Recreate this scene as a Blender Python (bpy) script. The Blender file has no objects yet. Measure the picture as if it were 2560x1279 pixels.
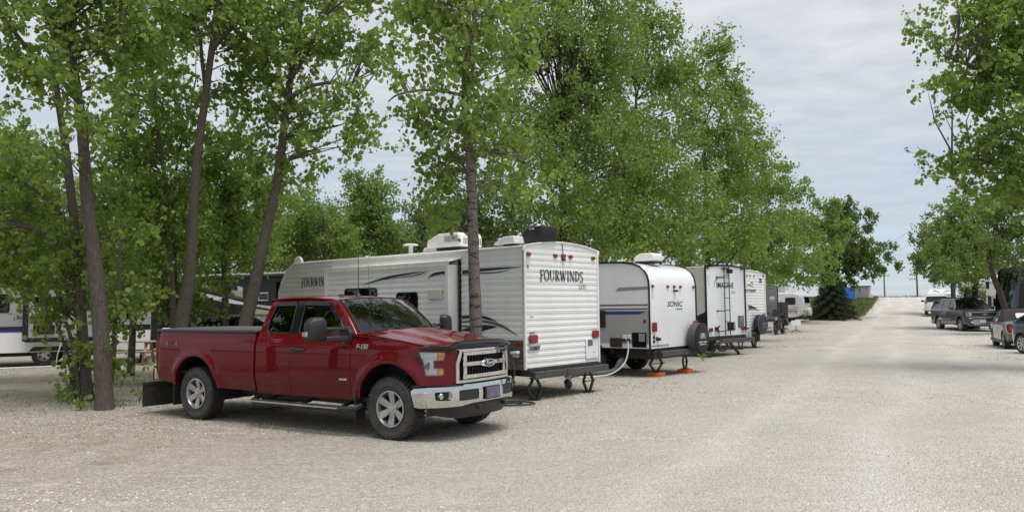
import bpy, bmesh, math, random
import numpy as np
from mathutils import Vector, Matrix, Euler
from mathutils.geometry import delaunay_2d_cdt
R = math.radians
PI = math.pi
scene = bpy.context.scene
col = scene.collection

# ---------------------------------------------------------------- camera
CH, CF, CP, CR = 1.759, 1967.0, R(3.659), R(0.683)      # height, focal (px of 2560), pitch, roll
camd = bpy.data.cameras.new('camera'); cam = bpy.data.objects.new('camera', camd); col.objects.link(cam)
camd.sensor_width = 36.0; camd.lens = 36.0 * CF / 2560.0; camd.clip_start = 0.1; camd.clip_end = 6000
_f = Vector((0, math.cos(CP), math.sin(CP))); _u = Vector((0, -math.sin(CP), math.cos(CP))); _r = Vector((1, 0, 0))
_R = _r * math.cos(CR) - _u * math.sin(CR); _U = _r * math.sin(CR) + _u * math.cos(CR)
cam.matrix_world = Matrix(((_R.x, _U.x, -_f.x, 0), (_R.y, _U.y, -_f.y, 0), (_R.z, _U.z, -_f.z, CH), (0, 0, 0, 1)))
scene.camera = cam

# ---------------------------------------------------------------- sky, sun, exposure
SUN_EL, SUN_AZ = R(72), R(140)
world = bpy.data.worlds.new('World'); scene.world = world; world.use_nodes = True
nt = world.node_tree; nt.nodes.clear()
def N(tree, kind, **kw):
    n = tree.nodes.new(kind)
    for k, v in kw.items():
        if k == 'inp':
            for i, val in v.items(): n.inputs[i].default_value = val
        else: setattr(n, k, v)
    return n
def L(tree, a, b): tree.links.new(a, b)
out = N(nt, 'ShaderNodeOutputWorld'); bg = N(nt, 'ShaderNodeBackground', inp={1: 0.098})
sky = N(nt, 'ShaderNodeTexSky', sky_type='NISHITA', sun_disc=False, sun_elevation=SUN_EL, sun_rotation=SUN_AZ, air_density=1.0, dust_density=0.35, ozone_density=2.5)
tc = N(nt, 'ShaderNodeTexCoord'); sep = N(nt, 'ShaderNodeSeparateXYZ'); L(nt, tc.outputs['Generated'], sep.inputs[0])
zc = N(nt, 'ShaderNodeMath', operation='MAXIMUM', inp={1: 0.0}); L(nt, sep.outputs[2], zc.inputs[0])
za = N(nt, 'ShaderNodeMath', operation='ADD', inp={1: 0.10}); L(nt, zc.outputs[0], za.inputs[0])
dx = N(nt, 'ShaderNodeMath', operation='DIVIDE'); dy = N(nt, 'ShaderNodeMath', operation='DIVIDE')
L(nt, sep.outputs[0], dx.inputs[0]); L(nt, za.outputs[0], dx.inputs[1]); L(nt, sep.outputs[1], dy.inputs[0]); L(nt, za.outputs[0], dy.inputs[1])
cmb = N(nt, 'ShaderNodeCombineXYZ'); L(nt, dx.outputs[0], cmb.inputs[0]); L(nt, dy.outputs[0], cmb.inputs[1])
mp = N(nt, 'ShaderNodeMapping', inp={2: (0, 0, R(24)), 3: (1.0, 1.35, 1)}); L(nt, cmb.outputs[0], mp.inputs[0])
n1 = N(nt, 'ShaderNodeTexNoise', inp={'Scale': 1.1, 'Detail': 7.0, 'Roughness': 0.62, 'Distortion': 0.35}); L(nt, mp.outputs[0], n1.inputs['Vector'])
n2 = N(nt, 'ShaderNodeTexNoise', inp={'Scale': 4.2, 'Detail': 4.0, 'Roughness': 0.52, 'Distortion': 0.2}); L(nt, mp.outputs[0], n2.inputs['Vector'])
# the deck is thick overhead and thins towards the horizon
thick = N(nt, 'ShaderNodeMapRange', inp={1: 0.0, 2: 0.30, 3: 0.80, 4: 1.1}); L(nt, zc.outputs[0], thick.inputs[0])
m1 = N(nt, 'ShaderNodeMapRange', inp={1: 0.34, 2: 0.66, 3: -0.2, 4: 0.14}); L(nt, n1.outputs[0], m1.inputs[0])
ad = N(nt, 'ShaderNodeMath', operation='ADD', use_clamp=True); L(nt, thick.outputs[0], ad.inputs[0]); L(nt, m1.outputs[0], ad.inputs[1])
cr = N(nt, 'ShaderNodeMix', data_type='RGBA'); cr.inputs[6].default_value = (4.05, 4.25, 4.65, 1); cr.inputs[7].default_value = (4.85, 4.98, 5.25, 1)
m2 = N(nt, 'ShaderNodeMapRange', inp={1: 0.36, 2: 0.64, 3: 0.0, 4: 1.0}); L(nt, n2.outputs[0], m2.inputs[0]); L(nt, m2.outputs[0], cr.inputs[0])
lowm = N(nt, 'ShaderNodeMapRange', inp={1: 0.0, 2: 0.30, 3: 1.0, 4: 0.0}); L(nt, zc.outputs[0], lowm.inputs[0])
lo_ = N(nt, 'ShaderNodeMix', data_type='RGBA'); lo_.inputs[7].default_value = (3.4, 3.95, 4.6, 1); L(nt, lowm.outputs[0], lo_.inputs[0]); L(nt, cr.outputs[2], lo_.inputs[6]); cr = lo_
mx = N(nt, 'ShaderNodeMix', data_type='RGBA'); L(nt, ad.outputs[0], mx.inputs[0]); L(nt, sky.outputs[0], mx.inputs[6]); L(nt, cr.outputs[2], mx.inputs[7])
L(nt, mx.outputs[2], bg.inputs[0]); L(nt, bg.outputs[0], out.inputs[0])
sund = bpy.data.lights.new('sun', 'SUN'); sund.energy = 2.1; sund.angle = R(32); sund.color = (1.0, 0.965, 0.92)
sun = bpy.data.objects.new('sun', sund); col.objects.link(sun); sun.location = (0, 0, 40)
_sd = Vector((math.sin(SUN_AZ) * math.cos(SUN_EL), math.cos(SUN_AZ) * math.cos(SUN_EL), math.sin(SUN_EL)))
sun.rotation_euler = (-_sd).to_track_quat('-Z', 'Y').to_euler()
vs = scene.view_settings; vs.view_transform = 'Standard'; vs.look = 'None'; vs.exposure = 0.66; vs.gamma = 1.0
cy = scene.cycles
cy.max_bounces = 8; cy.diffuse_bounces = 4; cy.glossy_bounces = 3; cy.transmission_bounces = 4; cy.transparent_max_bounces = 8
cy.caustics_reflective = False; cy.caustics_refractive = False; cy.sample_clamp_indirect = 4.0
cy.use_denoising = True

# ---------------------------------------------------------------- helpers
def tag(o, label=None, cat=None, group=None, kind=None):
    if label: o['label'] = label
    if cat: o['category'] = cat
    if group: o['group'] = group
    if kind: o['kind'] = kind
    return o
def root(name, loc, rz, label, cat, group=None):
    o = bpy.data.objects.new(name, None); col.objects.link(o); o.location = loc; o.rotation_euler = (0, 0, rz)
    o.empty_display_size = 0.2
    return tag(o, label, cat, group)
def gz(x, y):
    """ground height: level gravel, then a ramp up to the road crest"""
    ys = (-50, 0, 46, 60, 68, 84, 104, 125, 200, 400, 3000); zs = (0, 0, 0, .18, .45, 1.35, 2.30, 2.46, 2.2, 1.6, -6)
    return float(np.interp(y, ys, zs))
def ray(px, py):
    return _f + _R * ((px - 1280) / CF) + _U * ((639.5 - py) / CF)
def at(px, py, Y):
    d = ray(px, py); return Vector((0, 0, CH)) + d * (Y / d.y)
def gnd(px, Y):
    p = at(px, 700, Y); return Vector((p.x, Y, gz(p.x, Y)))

class MB:
    def __init__(s): s.v = []; s.f = []; s.m = []
    def add(s, vs, fs, mi=0):
        b = len(s.v); s.v += [tuple(p) for p in vs]; s.f += [tuple(i + b for i in f) for f in fs]; s.m += [mi] * len(fs); return s
    def box(s, c, d, mi=0, rz=0, ry=0, rx=0, tx=1.0, ty=1.0):
        """c centre, d full sizes; tx/ty scale of the top face"""
        E_ = Euler((rx, ry, rz)).to_matrix(); vs = []
        for z in (-.5, .5):
            for (x, y) in ((-.5, -.5), (.5, -.5), (.5, .5), (-.5, .5)):
                k = (tx, ty) if z > 0 else (1, 1)
                vs.append(Vector(c) + E_ @ Vector((x * d[0] * k[0], y * d[1] * k[1], z * d[2])))
        return s.add(vs, [(3, 2, 1, 0), (4, 5, 6, 7), (0, 1, 5, 4), (1, 2, 6, 5), (2, 3, 7, 6), (3, 0, 4, 7)], mi)
    def bar(s, a, b, w, h, mi=0, up=(0, 0, 1)):
        a = Vector(a); b = Vector(b); d = (b - a).normalized(); u = Vector(up); sd = d.cross(u)
        if sd.length < 1e-4: sd = d.cross(Vector((1, 0, 0)))
        sd.normalize(); u = sd.cross(d).normalized(); vs = []
        for p in (a, b):
            for (i, j) in ((-.5, -.5), (.5, -.5), (.5, .5), (-.5, .5)): vs.append(p + sd * w * i + u * h * j)
        return s.add(vs, [(0, 1, 2, 3), (7, 6, 5, 4), (4, 5, 1, 0), (5, 6, 2, 1), (6, 7, 3, 2), (7, 4, 0, 3)], mi)
    def tube(s, pts, r, n=8, mi=0, caps=True, rough=0, seed=1):
        pts = [Vector(p) for p in pts]; k = len(pts); rr = r if hasattr(r, '__len__') else [r] * k
        rnd = random.Random(seed); vs = []; up = Vector((0.3, 0.2, 1)).normalized(); prev = None
        for i, p in enumerate(pts):
            d = (pts[min(i + 1, k - 1)] - pts[max(i - 1, 0)])
            d = d.normalized() if d.length > 1e-9 else Vector((0, 0, 1))
            if prev is None:
                a = d.cross(up)
                if a.length < .1: a = d.cross(Vector((1, 0, 0)))
            else: a = prev - d * prev.dot(d)
            a.normalize(); prev = a; b = d.cross(a)
            for j in range(n):
                t = 2 * PI * j / n; q = rr[i] * (1 + (rnd.uniform(-rough, rough) if rough else 0))
                vs.append(p + (a * math.cos(t) + b * math.sin(t)) * q)
        fs = [(i * n + j, i * n + (j + 1) % n, (i + 1) * n + (j + 1) % n, (i + 1) * n + j) for i in range(k - 1) for j in range(n)]
        if caps: fs += [tuple(reversed(range(n))), tuple((k - 1) * n + j for j in range(n))]
        return s.add(vs, fs, mi)
    def prism(s, poly, ax, a0, a1, mi=0):
        """poly in the other two axes (x:(y,z) y:(x,z) z:(x,y))"""
        def P(p, a): return {'x': (a, p[0], p[1]), 'y': (p[0], a, p[1]), 'z': (p[0], p[1], a)}[ax]
        n = len(poly); vs = [P(p, a0) for p in poly] + [P(p, a1) for p in poly]
        fs = [tuple(range(n)), tuple(reversed(range(n, 2 * n)))] + [(i, i + n, (i + 1) % n + n, (i + 1) % n) for i in range(n)]
        return s.add(vs, fs, mi)
    def lathe(s, prof, c, ax='y', n=32, mi=0, close=False):
        """prof (radius, offset along axis)"""
        vs = []; k = len(prof)
        for (r, h) in prof:
            for j in range(n):
                t = 2 * PI * j / n; a, b = r * math.cos(t), r * math.sin(t)
                o = {'x': (h, a, b), 'y': (a, h, b), 'z': (a, b, h)}[ax]
                vs.append((c[0] + o[0], c[1] + o[1], c[2] + o[2]))
        fs = [(i * n + j, i * n + (j + 1) % n, (i + 1) * n + (j + 1) % n, (i + 1) * n + j) for i in range(k - 1) for j in range(n)]
        if close: fs += [((k - 1) * n + j, (k - 1) * n + (j + 1) % n, (j + 1) % n, j) for j in range(n)]
        else:
            fs += [tuple(reversed(range(n))), tuple((k - 1) * n + j for j in range(n))]
        return s.add(vs, fs, mi)
    def grid(s, fn, us, vs_, mi=0):
        nu, nv = len(us), len(vs_); vs = [fn(u, v) for u in us for v in vs_]
        return s.add(vs, [(i * nv + j, (i + 1) * nv + j, (i + 1) * nv + j + 1, i * nv + j + 1) for i in range(nu - 1) for j in range(nv - 1)], mi)
    def panel(s, outline, fmap, holes=(), sp=0.06, flange=0.018, inward=None, mi=0, fmi=None):
        """sheet cut to a 2D outline (with holes), bent by fmap(u,v)->xyz, its edges folded inward"""
        def samp(poly):
            o = []
            for i, p in enumerate(poly):
                q = poly[(i + 1) % len(poly)]; d = math.hypot(q[0] - p[0], q[1] - p[1]); k = max(1, int(round(d / sp)))
                for j in range(k): o.append((p[0] + (q[0] - p[0]) * j / k, p[1] + (q[1] - p[1]) * j / k))
            return o
        loops = [samp(outline)] + [samp(h) for h in holes]
        def inside(p, poly):
            c_ = False; j = len(poly) - 1
            for i in range(len(poly)):
                a, b = poly[i], poly[j]
                if (a[1] > p[1]) != (b[1] > p[1]) and p[0] < (b[0] - a[0]) * (p[1] - a[1]) / (b[1] - a[1]) + a[0]: c_ = not c_
                j = i
            return c_
        def ok(p): return inside(p, loops[0]) and not any(inside(p, h) for h in loops[1:])
        pts = []; eds = []
        for lp in loops:
            b = len(pts); pts += lp; eds += [(b + i, b + (i + 1) % len(lp)) for i in range(len(lp))]
        arr = np.array(pts); us = arr[:, 0]; vv = arr[:, 1]; row = 0; v = vv.min() + sp * .5
        while v < vv.max():
            u = us.min() + sp * (.5 if row % 2 else 1.0)
            while u < us.max():
                if ok((u, v)) and np.min((arr[:, 0] - u) ** 2 + (arr[:, 1] - v) ** 2) > (sp * .55) ** 2: pts.append((u, v))
                u += sp
            v += sp * .87; row += 1
        r = delaunay_2d_cdt([Vector(p) for p in pts], eds, [], 0, 1e-6)
        V2 = [tuple(p) for p in r[0]]; tris = []
        for f in r[2]:
            cx = sum(V2[i][0] for i in f) / len(f); cz = sum(V2[i][1] for i in f) / len(f)
            if ok((cx, cz)): tris.append(tuple(f))
        P3 = [Vector(fmap(*p)) for p in V2]
        base = len(s.v); s.add(P3, tris, mi)
        if flange:
            cnt = {}
            for f in tris:
                for i in range(3):
                    e = (f[i], f[(i + 1) % 3]); cnt[tuple(sorted(e))] = cnt.get(tuple(sorted(e)), []) + [e]
            be = [l[0] for l in cnt.values() if len(l) == 1]
            iw = inward if inward is not None else (lambda p: Vector((0, 1, 0)))
            mpx = {}
            for e in be:
                for i in e:
                    if i not in mpx:
                        d = iw(P3[i]); mpx[i] = len(s.v); s.v.append(tuple(P3[i] + d * flange))
            for (a, b) in be:
                s.f.append((base + b, base + a, mpx[a], mpx[b])); s.m.append(mi if fmi is None else fmi)
        return s
    def mirror(s):
        o = MB(); o.v = [(x, -y, z) for (x, y, z) in s.v]; o.f = [tuple(reversed(f)) for f in s.f]; o.m = list(s.m); return o
    def xf(s, M):
        s.v = [tuple(M @ Vector(p)) for p in s.v]; return s
    def mesh(s, name, mats, smooth=35, fix=True):
        me = bpy.data.meshes.new(name); me.from_pydata(s.v, [], s.f)
        for m in (mats if isinstance(mats, (list, tuple)) else [mats]): me.materials.append(m)
        me.polygons.foreach_set('material_index', s.m)
        if fix:
            bm = bmesh.new(); bm.from_mesh(me); bmesh.ops.recalc_face_normals(bm, faces=bm.faces); bm.to_mesh(me); bm.free()
        if smooth:
            me.polygons.foreach_set('use_smooth', [True] * len(me.polygons)); me.set_sharp_from_angle(angle=R(smooth))
        me.update(); return me
    def build(s, name, mats, parent=None, smooth=35, bevel=0, seg=2, fix=True):
        o = bpy.data.objects.new(name, s.mesh(name, mats, smooth, fix)); col.objects.link(o)
        if parent is not None: o.parent = parent
        if bevel:
            b = o.modifiers.new('edge', 'BEVEL'); b.width = bevel; b.segments = seg; b.limit_method = 'ANGLE'; b.angle_limit = R(40); b.harden_normals = False
        return o
def both(name, mb, mats, parent, **k):
    """a part and its mirror image on the other side"""
    a = mb.build(name, mats, parent, **k); b = mb.mirror().build(name, mats, parent, **k); return a, b
def rr(x0, x1, z0, z1, r=.04, n=4):
    """rounded rectangle outline"""
    o = []
    for (cx, cz, a0) in ((x1 - r, z1 - r, 0), (x0 + r, z1 - r, 90), (x0 + r, z0 + r, 180), (x1 - r, z0 + r, 270)):
        for i in range(n + 1):
            a = R(a0 + 90 * i / n); o.append((cx + r * math.cos(a), cz + r * math.sin(a)))
    return o
def rpoly(poly, r=.04, n=4):
    """polygon with rounded corners"""
    o = []; k = len(poly)
    for i in range(k):
        p, a, b = Vector(poly[i]), Vector(poly[i - 1]), Vector(poly[(i + 1) % k])
        da, db = (a - p), (b - p); q = min(r, da.length * .45, db.length * .45); da = p + da.normalized() * q; db = p + db.normalized() * q
        for j in range(n + 1):
            t = j / n; o.append(tuple(da * (1 - t) ** 2 + p * 2 * t * (1 - t) + db * t * t))
    return o
def text(body, name, mat, parent, M, size, sx=1.0, shear=0, extrude=0.002, bold=0.0, space=1.0, align='CENTER'):
    """lettering as real mesh; M places the XY plane of the text"""
    cu = bpy.data.curves.new(name, 'FONT'); cu.body = body; cu.size = size; cu.align_x = align; cu.align_y = 'CENTER'; cu.shear = shear
    cu.extrude = extrude; cu.offset = bold; cu.space_character = space; cu.resolution_u = 3
    t = bpy.data.objects.new(name, cu); dg = bpy.context.evaluated_depsgraph_get()
    col.objects.link(t); dg.update(); me = bpy.data.meshes.new_from_object(t.evaluated_get(dg)); col.objects.unlink(t)
    bpy.data.objects.remove(t); bpy.data.curves.remove(cu)
    me.transform(M @ Matrix.Diagonal((sx, 1, 1, 1))); me.materials.clear(); me.materials.append(mat); me.name = name
    o = bpy.data.objects.new(name, me); col.objects.link(o)
    if parent is not None: o.parent = parent
    return o
def plane_M(org, xdir, ydir):
    x = Vector(xdir).normalized(); y = Vector(ydir).normalized(); z = x.cross(y)
    return Matrix(((x.x, y.x, z.x, org[0]), (x.y, y.y, z.y, org[1]), (x.z, y.z, z.z, org[2]), (0, 0, 0, 1)))
def copy_tree(o, parent=None):
    c_ = o.copy(); col.objects.link(c_); c_.parent = parent
    for ch in list(o.children): copy_tree(ch, c_)
    return c_

# ---------------------------------------------------------------- materials
def mat(name, c, rough=.5, metal=0, coat=0, spec=.5, var=0, vscale=8, bump=0, bscale=60, c2=None, trans=0, sheen=0, coords='Object', stretch=(1, 1, 1), detail=4, crough=.03):
    m = bpy.data.materials.new(name); m.use_nodes = True; t = m.node_tree; p = t.nodes['Principled BSDF']
    p.inputs['Base Color'].default_value = (*c, 1); p.inputs['Roughness'].default_value = rough; p.inputs['Metallic'].default_value = metal
    p.inputs['Coat Weight'].default_value = coat; p.inputs['Coat Roughness'].default_value = crough; p.inputs['Specular IOR Level'].default_value = spec
    if trans: p.inputs['Transmission Weight'].default_value = trans
    if var or bump or c2:
        co = N(t, 'ShaderNodeTexCoord'); mpn = N(t, 'ShaderNodeMapping', inp={3: stretch}); L(t, co.outputs[coords], mpn.inputs[0])
    if var or c2:
        n = N(t, 'ShaderNodeTexNoise', inp={'Scale': vscale, 'Detail': detail, 'Roughness': .6}); L(t, mpn.outputs[0], n.inputs['Vector'])
        k = N(t, 'ShaderNodeMapRange', inp={1: .35, 2: .65}); L(t, n.outputs[0], k.inputs[0])
        x = N(t, 'ShaderNodeMix', data_type='RGBA'); d = c2 or tuple(max(0, q * (1 - var)) for q in c)
        x.inputs[6].default_value = (*c, 1); x.inputs[7].default_value = (*d, 1); L(t, k.outputs[0], x.inputs[0]); L(t, x.outputs[2], p.inputs['Base Color'])
    if bump:
        n = N(t, 'ShaderNodeTexNoise', inp={'Scale': bscale, 'Detail': 5, 'Roughness': .6}); L(t, mpn.outputs[0], n.inputs['Vector'])
        b = N(t, 'ShaderNodeBump', inp={'Strength': bump, 'Distance': .02}); L(t, n.outputs[0], b.inputs['Height']); L(t, b.outputs[0], p.inputs['Normal'])
    return m
def glass(name, tint=(.35, .4, .4), refl=1.0, rough=0.0):
    """thin tinted pane: fresnel mirror over see-through tint"""
    m = bpy.data.materials.new(name); m.use_nodes = True; t = m.node_tree; t.nodes.clear()
    o = N(t, 'ShaderNodeOutputMaterial'); tr = N(t, 'ShaderNodeBsdfTransparent', inp={0: (*tint, 1)}); g = N(t, 'ShaderNodeBsdfGlossy', inp={0: (.95, .97, 1, 1), 1: rough})
    lw = N(t, 'ShaderNodeLayerWeight', inp={0: .5}); pw = N(t, 'ShaderNodeMath', operation='POWER', inp={1: 4.0}); L(t, lw.outputs['Facing'], pw.inputs[0]); mu = N(t, 'ShaderNodeMath', operation='MULTIPLY_ADD', use_clamp=True, inp={1: .93 * refl, 2: .065 * refl}); L(t, pw.outputs[0], mu.inputs[0])
    x = N(t, 'ShaderNodeMixShader'); L(t, mu.outputs[0], x.inputs[0]); L(t, tr.outputs[0], x.inputs[1]); L(t, g.outputs[0], x.inputs[2]); L(t, x.outputs[0], o.inputs[0])
    return m
M = {}
M['red'] = mat('ruby red paint', (.122, .0024, .0058), .38, .0, coat=.7, spec=.03, vscale=1.5, c2=(.104, .0021, .0052), crough=.01)
M['chrome'] = mat('chrome', (.70, .70, .70), .05, 1, c2=(.58, .57, .55), vscale=14)
M['blackplastic'] = mat('black plastic', (.018, .018, .020), .48, bump=.06, bscale=300)
M['glossblack'] = mat('gloss black', (.008, .008, .010), .16, coat=.15, spec=.3)
M['rubber'] = mat('tyre rubber', (.028, .027, .026), .72, c2=(.05, .047, .043), vscale=9, bump=.1, bscale=150)
M['alloy'] = mat('wheel alloy', (.50, .49, .48), .32, .75, c2=(.40, .39, .38), vscale=12)
M['darkmetal'] = mat('dark chassis metal', (.022, .022, .023), .6, .2, c2=(.045, .04, .035), vscale=6)
M['blacksteel'] = mat('black painted steel', (.016, .017, .018), .42, .2, c2=(.035, .033, .03), vscale=10)
M['greysteel'] = mat('dark grey painted steel', (.055, .055, .056), .45, .2, c2=(.08, .078, .074), vscale=7)
M['glass'] = glass('clear tinted pane', (.30, .34, .33), 1.15); M['sideglass'] = glass('side window pane', (.12, .135, .135), .9)
M['privacy'] = glass('privacy glass', (.022, .024, .026), .9)
M['amber'] = mat('amber lens', (.75, .22, .02), .15, coat=.5)
M['redlens'] = mat('red lens', (.26, .008, .008), .2, coat=.4, var=.3, vscale=60)
M['lens'] = glass('headlamp lens', (.93, .95, .96), .9)
M['white'] = mat('white fibreglass', (.78, .79, .81), .22, coat=.35, c2=(.74, .745, .755), vscale=.8, stretch=(3, 3, .5))
M['offwhite'] = mat('off white siding', (.79, .80, .80), .36, coat=.15, c2=(.745, .745, .735), vscale=.9, stretch=(3, 3, .5))
M['whitetrim'] = mat('white trim', (.82, .82, .81), .35, c2=(.72, .71, .68), vscale=5)
M['cream'] = mat('cream plastic', (.62, .58, .47), .5)
M['beige'] = mat('beige fibreglass', (.50, .45, .37), .3, coat=.3)
M['greyside'] = mat('grey fibreglass', (.36, .36, .36), .28, coat=.3, c2=(.33, .33, .33), vscale=2)
M['navy'] = mat('navy decal', (.012, .015, .035), .28)
M['ovalblue'] = mat('badge blue', (.005, .010, .05), .35, spec=.2)
M['blue'] = mat('blue decal', (.015, .035, .22), .3)
M['taupe'] = mat('taupe decal', (.13, .115, .10), .35)
M['taupeside'] = mat('taupe siding', (.085, .078, .070), .4, c2=(.12, .11, .10), vscale=3)
M['greydecal'] = mat('grey decal', (.25, .25, .26), .35)
M['ink'] = mat('black lettering', (.012, .012, .014), .35)
M['greyink'] = mat('grey lettering', (.12, .12, .13), .4)
M['whiteink'] = mat('white lettering', (.72, .72, .72), .5)
M['redink'] = mat('red lettering', (.19, .015, .015), .4)
M['orange'] = mat('orange plastic', (.72, .13, .02), .5, var=.2)
M['hosewhite'] = mat('white hose', (.72, .70, .64), .5)
M['hosegrey'] = mat('grey sewer hose', (.10, .11, .12), .55)
M['wood'] = mat('weathered pine', (.36, .28, .19), .8, c2=(.24, .19, .13), vscale=6, stretch=(1, 8, 8), bump=.2, bscale=40)
M['greywood'] = mat('grey weathered wood', (.10, .085, .07), .9, c2=(.17, .15, .13), vscale=9, stretch=(6, 6, .8), bump=.3, bscale=40)
M['tarp'] = mat('grey vinyl cover', (.085, .09, .09), .5, c2=(.11, .11, .11), vscale=5, bump=.05, bscale=30)
M['interior'] = mat('dark interior', (.035, .034, .033), .8)
M['seat'] = mat('grey seat cloth', (.07, .07, .07), .9)
M['plate'] = mat('licence plate white', (.62, .66, .72), .4)
M['plateprint'] = mat('printed plate', (.16, .075, .07), .35, c2=(.10, .14, .30), vscale=9)
M['silver'] = mat('silver trim', (.55, .55, .55), .3, .9)
M['gascan'] = mat('red plastic', (.5, .02, .015), .4)
M['bluepaint'] = mat('dark blue paint', (.014, .045, .085), .25, .3, coat=1)
M['slate'] = mat('slate blue paint', (.030, .046, .060), .25, .35, coat=1, c2=(.042, .056, .066), vscale=2)
M['minigrey'] = mat('warm grey paint', (.13, .13, .125), .32, .3, coat=.6)
M['softtop'] = mat('black canvas roof', (.018, .018, .018), .9, bump=.2, bscale=200)
M['carred'] = mat('bright red paint', (.42, .012, .012), .3, .1, coat=1)
M['tarpblue'] = mat('blue tarpaulin', (.02, .14, .55), .5, bump=.3, bscale=6)
M['shed'] = mat('weathered shed boards', (.40, .36, .31), .85, c2=(.32, .29, .26), vscale=3, stretch=(8, 8, .5))
M['pole'] = mat('utility pole wood', (.10, .085, .07), .9, c2=(.15, .13, .11), vscale=5)
# ================================================================ ground
def ground_material():
    m = bpy.data.materials.new('limestone gravel'); m.use_nodes = True; t = m.node_tree; p = t.nodes['Principled BSDF']; p.inputs['Roughness'].default_value = .92; p.inputs['Specular IOR Level'].default_value = .15
    co = N(t, 'ShaderNodeTexCoord')
    def noise(sc, det=4, rough=.6, stretch=None, rot=0, dist=0):
        v = co.outputs['Object']
        if stretch:
            q = N(t, 'ShaderNodeMapping', inp={2: (0, 0, rot), 3: stretch}); L(t, v, q.inputs[0]); v = q.outputs[0]
        n = N(t, 'ShaderNodeTexNoise', inp={'Scale': sc, 'Detail': det, 'Roughness': rough, 'Distortion': dist}); L(t, v, n.inputs['Vector']); return n.outputs[0]
    def rng(s, a, b, c=0, d=1):
        r = N(t, 'ShaderNodeMapRange', inp={1: a, 2: b, 3: c, 4: d}); L(t, s, r.inputs[0]); return r.outputs[0]
    def mixc(f, a, b):
        x = N(t, 'ShaderNodeMix', data_type='RGBA'); L(t, f, x.inputs[0])
        for i, c in ((6, a), (7, b)):
            if isinstance(c, tuple): x.inputs[i].default_value = (*c, 1)
            else: L(t, c, x.inputs[i])
        return x.outputs[2]
    def math_(op, a, b):
        x = N(t, 'ShaderNodeMath', operation=op)
        for i, c in ((0, a), (1, b)):
            if isinstance(c, (int, float)): x.inputs[i].default_value = c
            else: L(t, c, x.inputs[i])
        return x.outputs[0]
    vor = N(t, 'ShaderNodeTexVoronoi', inp={'Scale': 46.0, 'Randomness': 1.0}); L(t, co.outputs['Object'], vor.inputs['Vector'])
    vor2 = N(t, 'ShaderNodeTexVoronoi', inp={'Scale': 17.0, 'Randomness': 1.0}); L(t, co.outputs['Object'], vor2.inputs['Vector'])
    sp = N(t, 'ShaderNodeSeparateXYZ'); L(t, co.outputs['Object'], sp.inputs[0])
    lane = math_('SUBTRACT', math_('MULTIPLY', sp.outputs[0], .895), math_('MULTIPLY', math_('ADD', sp.outputs[1], -12.0), .446))   # metres right of the trailer line
    base = mixc(rng(noise(.35, 5), .35, .65), (.50, .455, .385), (.61, .565, .49))
    tracks = mixc(rng(noise(.9, 6, .7, (1.2, .22, 1), R(27), .6), .50, .74, 0, .7), base, (.68, .645, .58))       # pale tyre-polished streaks along the lane
    wob = math_('ADD', lane, math_('MULTIPLY', noise(.10, 2), 3.0))
    ruts = math_('MULTIPLY', rng(math_('PINGPONG', wob, .95), .50, .90), rng(noise(.5, 5, .7), .30, .62))
    tracks = mixc(math_('MULTIPLY', ruts, rng(wob, 2.5, 4.5)), tracks, (.72, .695, .645))
    damp = mixc(rng(noise(.22, 7, .75), .50, .70, 0, .85), tracks, (.40, .365, .312))
    sep = N(t, 'ShaderNodeSeparateColor'); L(t, vor.outputs['Color'], sep.inputs[0])
    stone = mixc(rng(sep.outputs[0], 0, 1, 0, .75), damp, mixc(sep.outputs[1], (.28, .24, .195), (.76, .72, .65)))
    grain = mixc(rng(noise(14, 6, .8), .38, .66, 0, .75), stone, (.29, .255, .21)); specks = mixc(rng(noise(24, 4, .75), .60, .70, 0, .8), grain, (.15, .13, .10))                            # leaf crumbs and dark chips
    litter = mixc(rng(noise(5.0, 6, .75), .60, .72, 0, .55), specks, (.24, .20, .15))
    # leaf litter and dry stalks gather off the lane, under the tree rows
    rim = math_('ADD', lane, math_('MULTIPLY', noise(.5, 3), 3.0))
    offl = rng(rim, .5, -3.0); offr = rng(rim, 10.5, 12.5)
    off = math_('MAXIMUM', offl, offr)
    fin = mixc(math_('MULTIPLY', off, rng(noise(2.2, 6, .7), .40, .62, 0, .75)), litter, (.36, .295, .215))
    fin = mixc(math_('MULTIPLY', off, rng(noise(1.1, 5, .7), .60, .74, 0, .6)), fin, (.15, .155, .07))
    fin = mixc(rng(noise(1.6, 7, .78, (.55, 1.5, 1), R(8)), .52, .66, 0, .38), fin, (.31, .28, .24)); fin = mixc(rng(noise(2.3, 7, .78, (.5, 1.6, 1), R(-6)), .54, .66, 0, .45), fin, (.74, .715, .665))
    fin = mixc(math_('MULTIPLY', rng(lane, -1.5, 4.0), rng(noise(.45, 6, .75), .30, .66, .25, .72)), fin, (.665, .643, .598)); fin = mixc(math_('MULTIPLY', math_('MULTIPLY', ruts, rng(wob, 2.5, 4.5)), .30), fin, (.76, .745, .71)); fin = mixc(rng(noise(17, 3, .8), .64, .70, 0, .55), fin, (.20, .18, .15)); fin = mixc(math_('MULTIPLY', rng(math_('PINGPONG', wob, .95), .45, .10), math_('MULTIPLY', rng(wob, 2.5, 4.5), rng(noise(.7, 5, .75), .45, .75, 0, .22))), fin, (.36, .33, .285))
    L(t, fin, p.inputs['Base Color'])
    h = math_('ADD', math_('MULTIPLY', vor.outputs['Distance'], -.9), math_('ADD', math_('MULTIPLY', vor2.outputs['Distance'], -.5), math_('MULTIPLY', noise(9, 6, .7), 1.4)))
    b = N(t, 'ShaderNodeBump', inp={'Strength': 1.0, 'Distance': .035}); L(t, h, b.inputs['Height']); L(t, b.outputs[0], p.inputs['Normal'])
    return m
M['gravel'] = ground_material()
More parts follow.
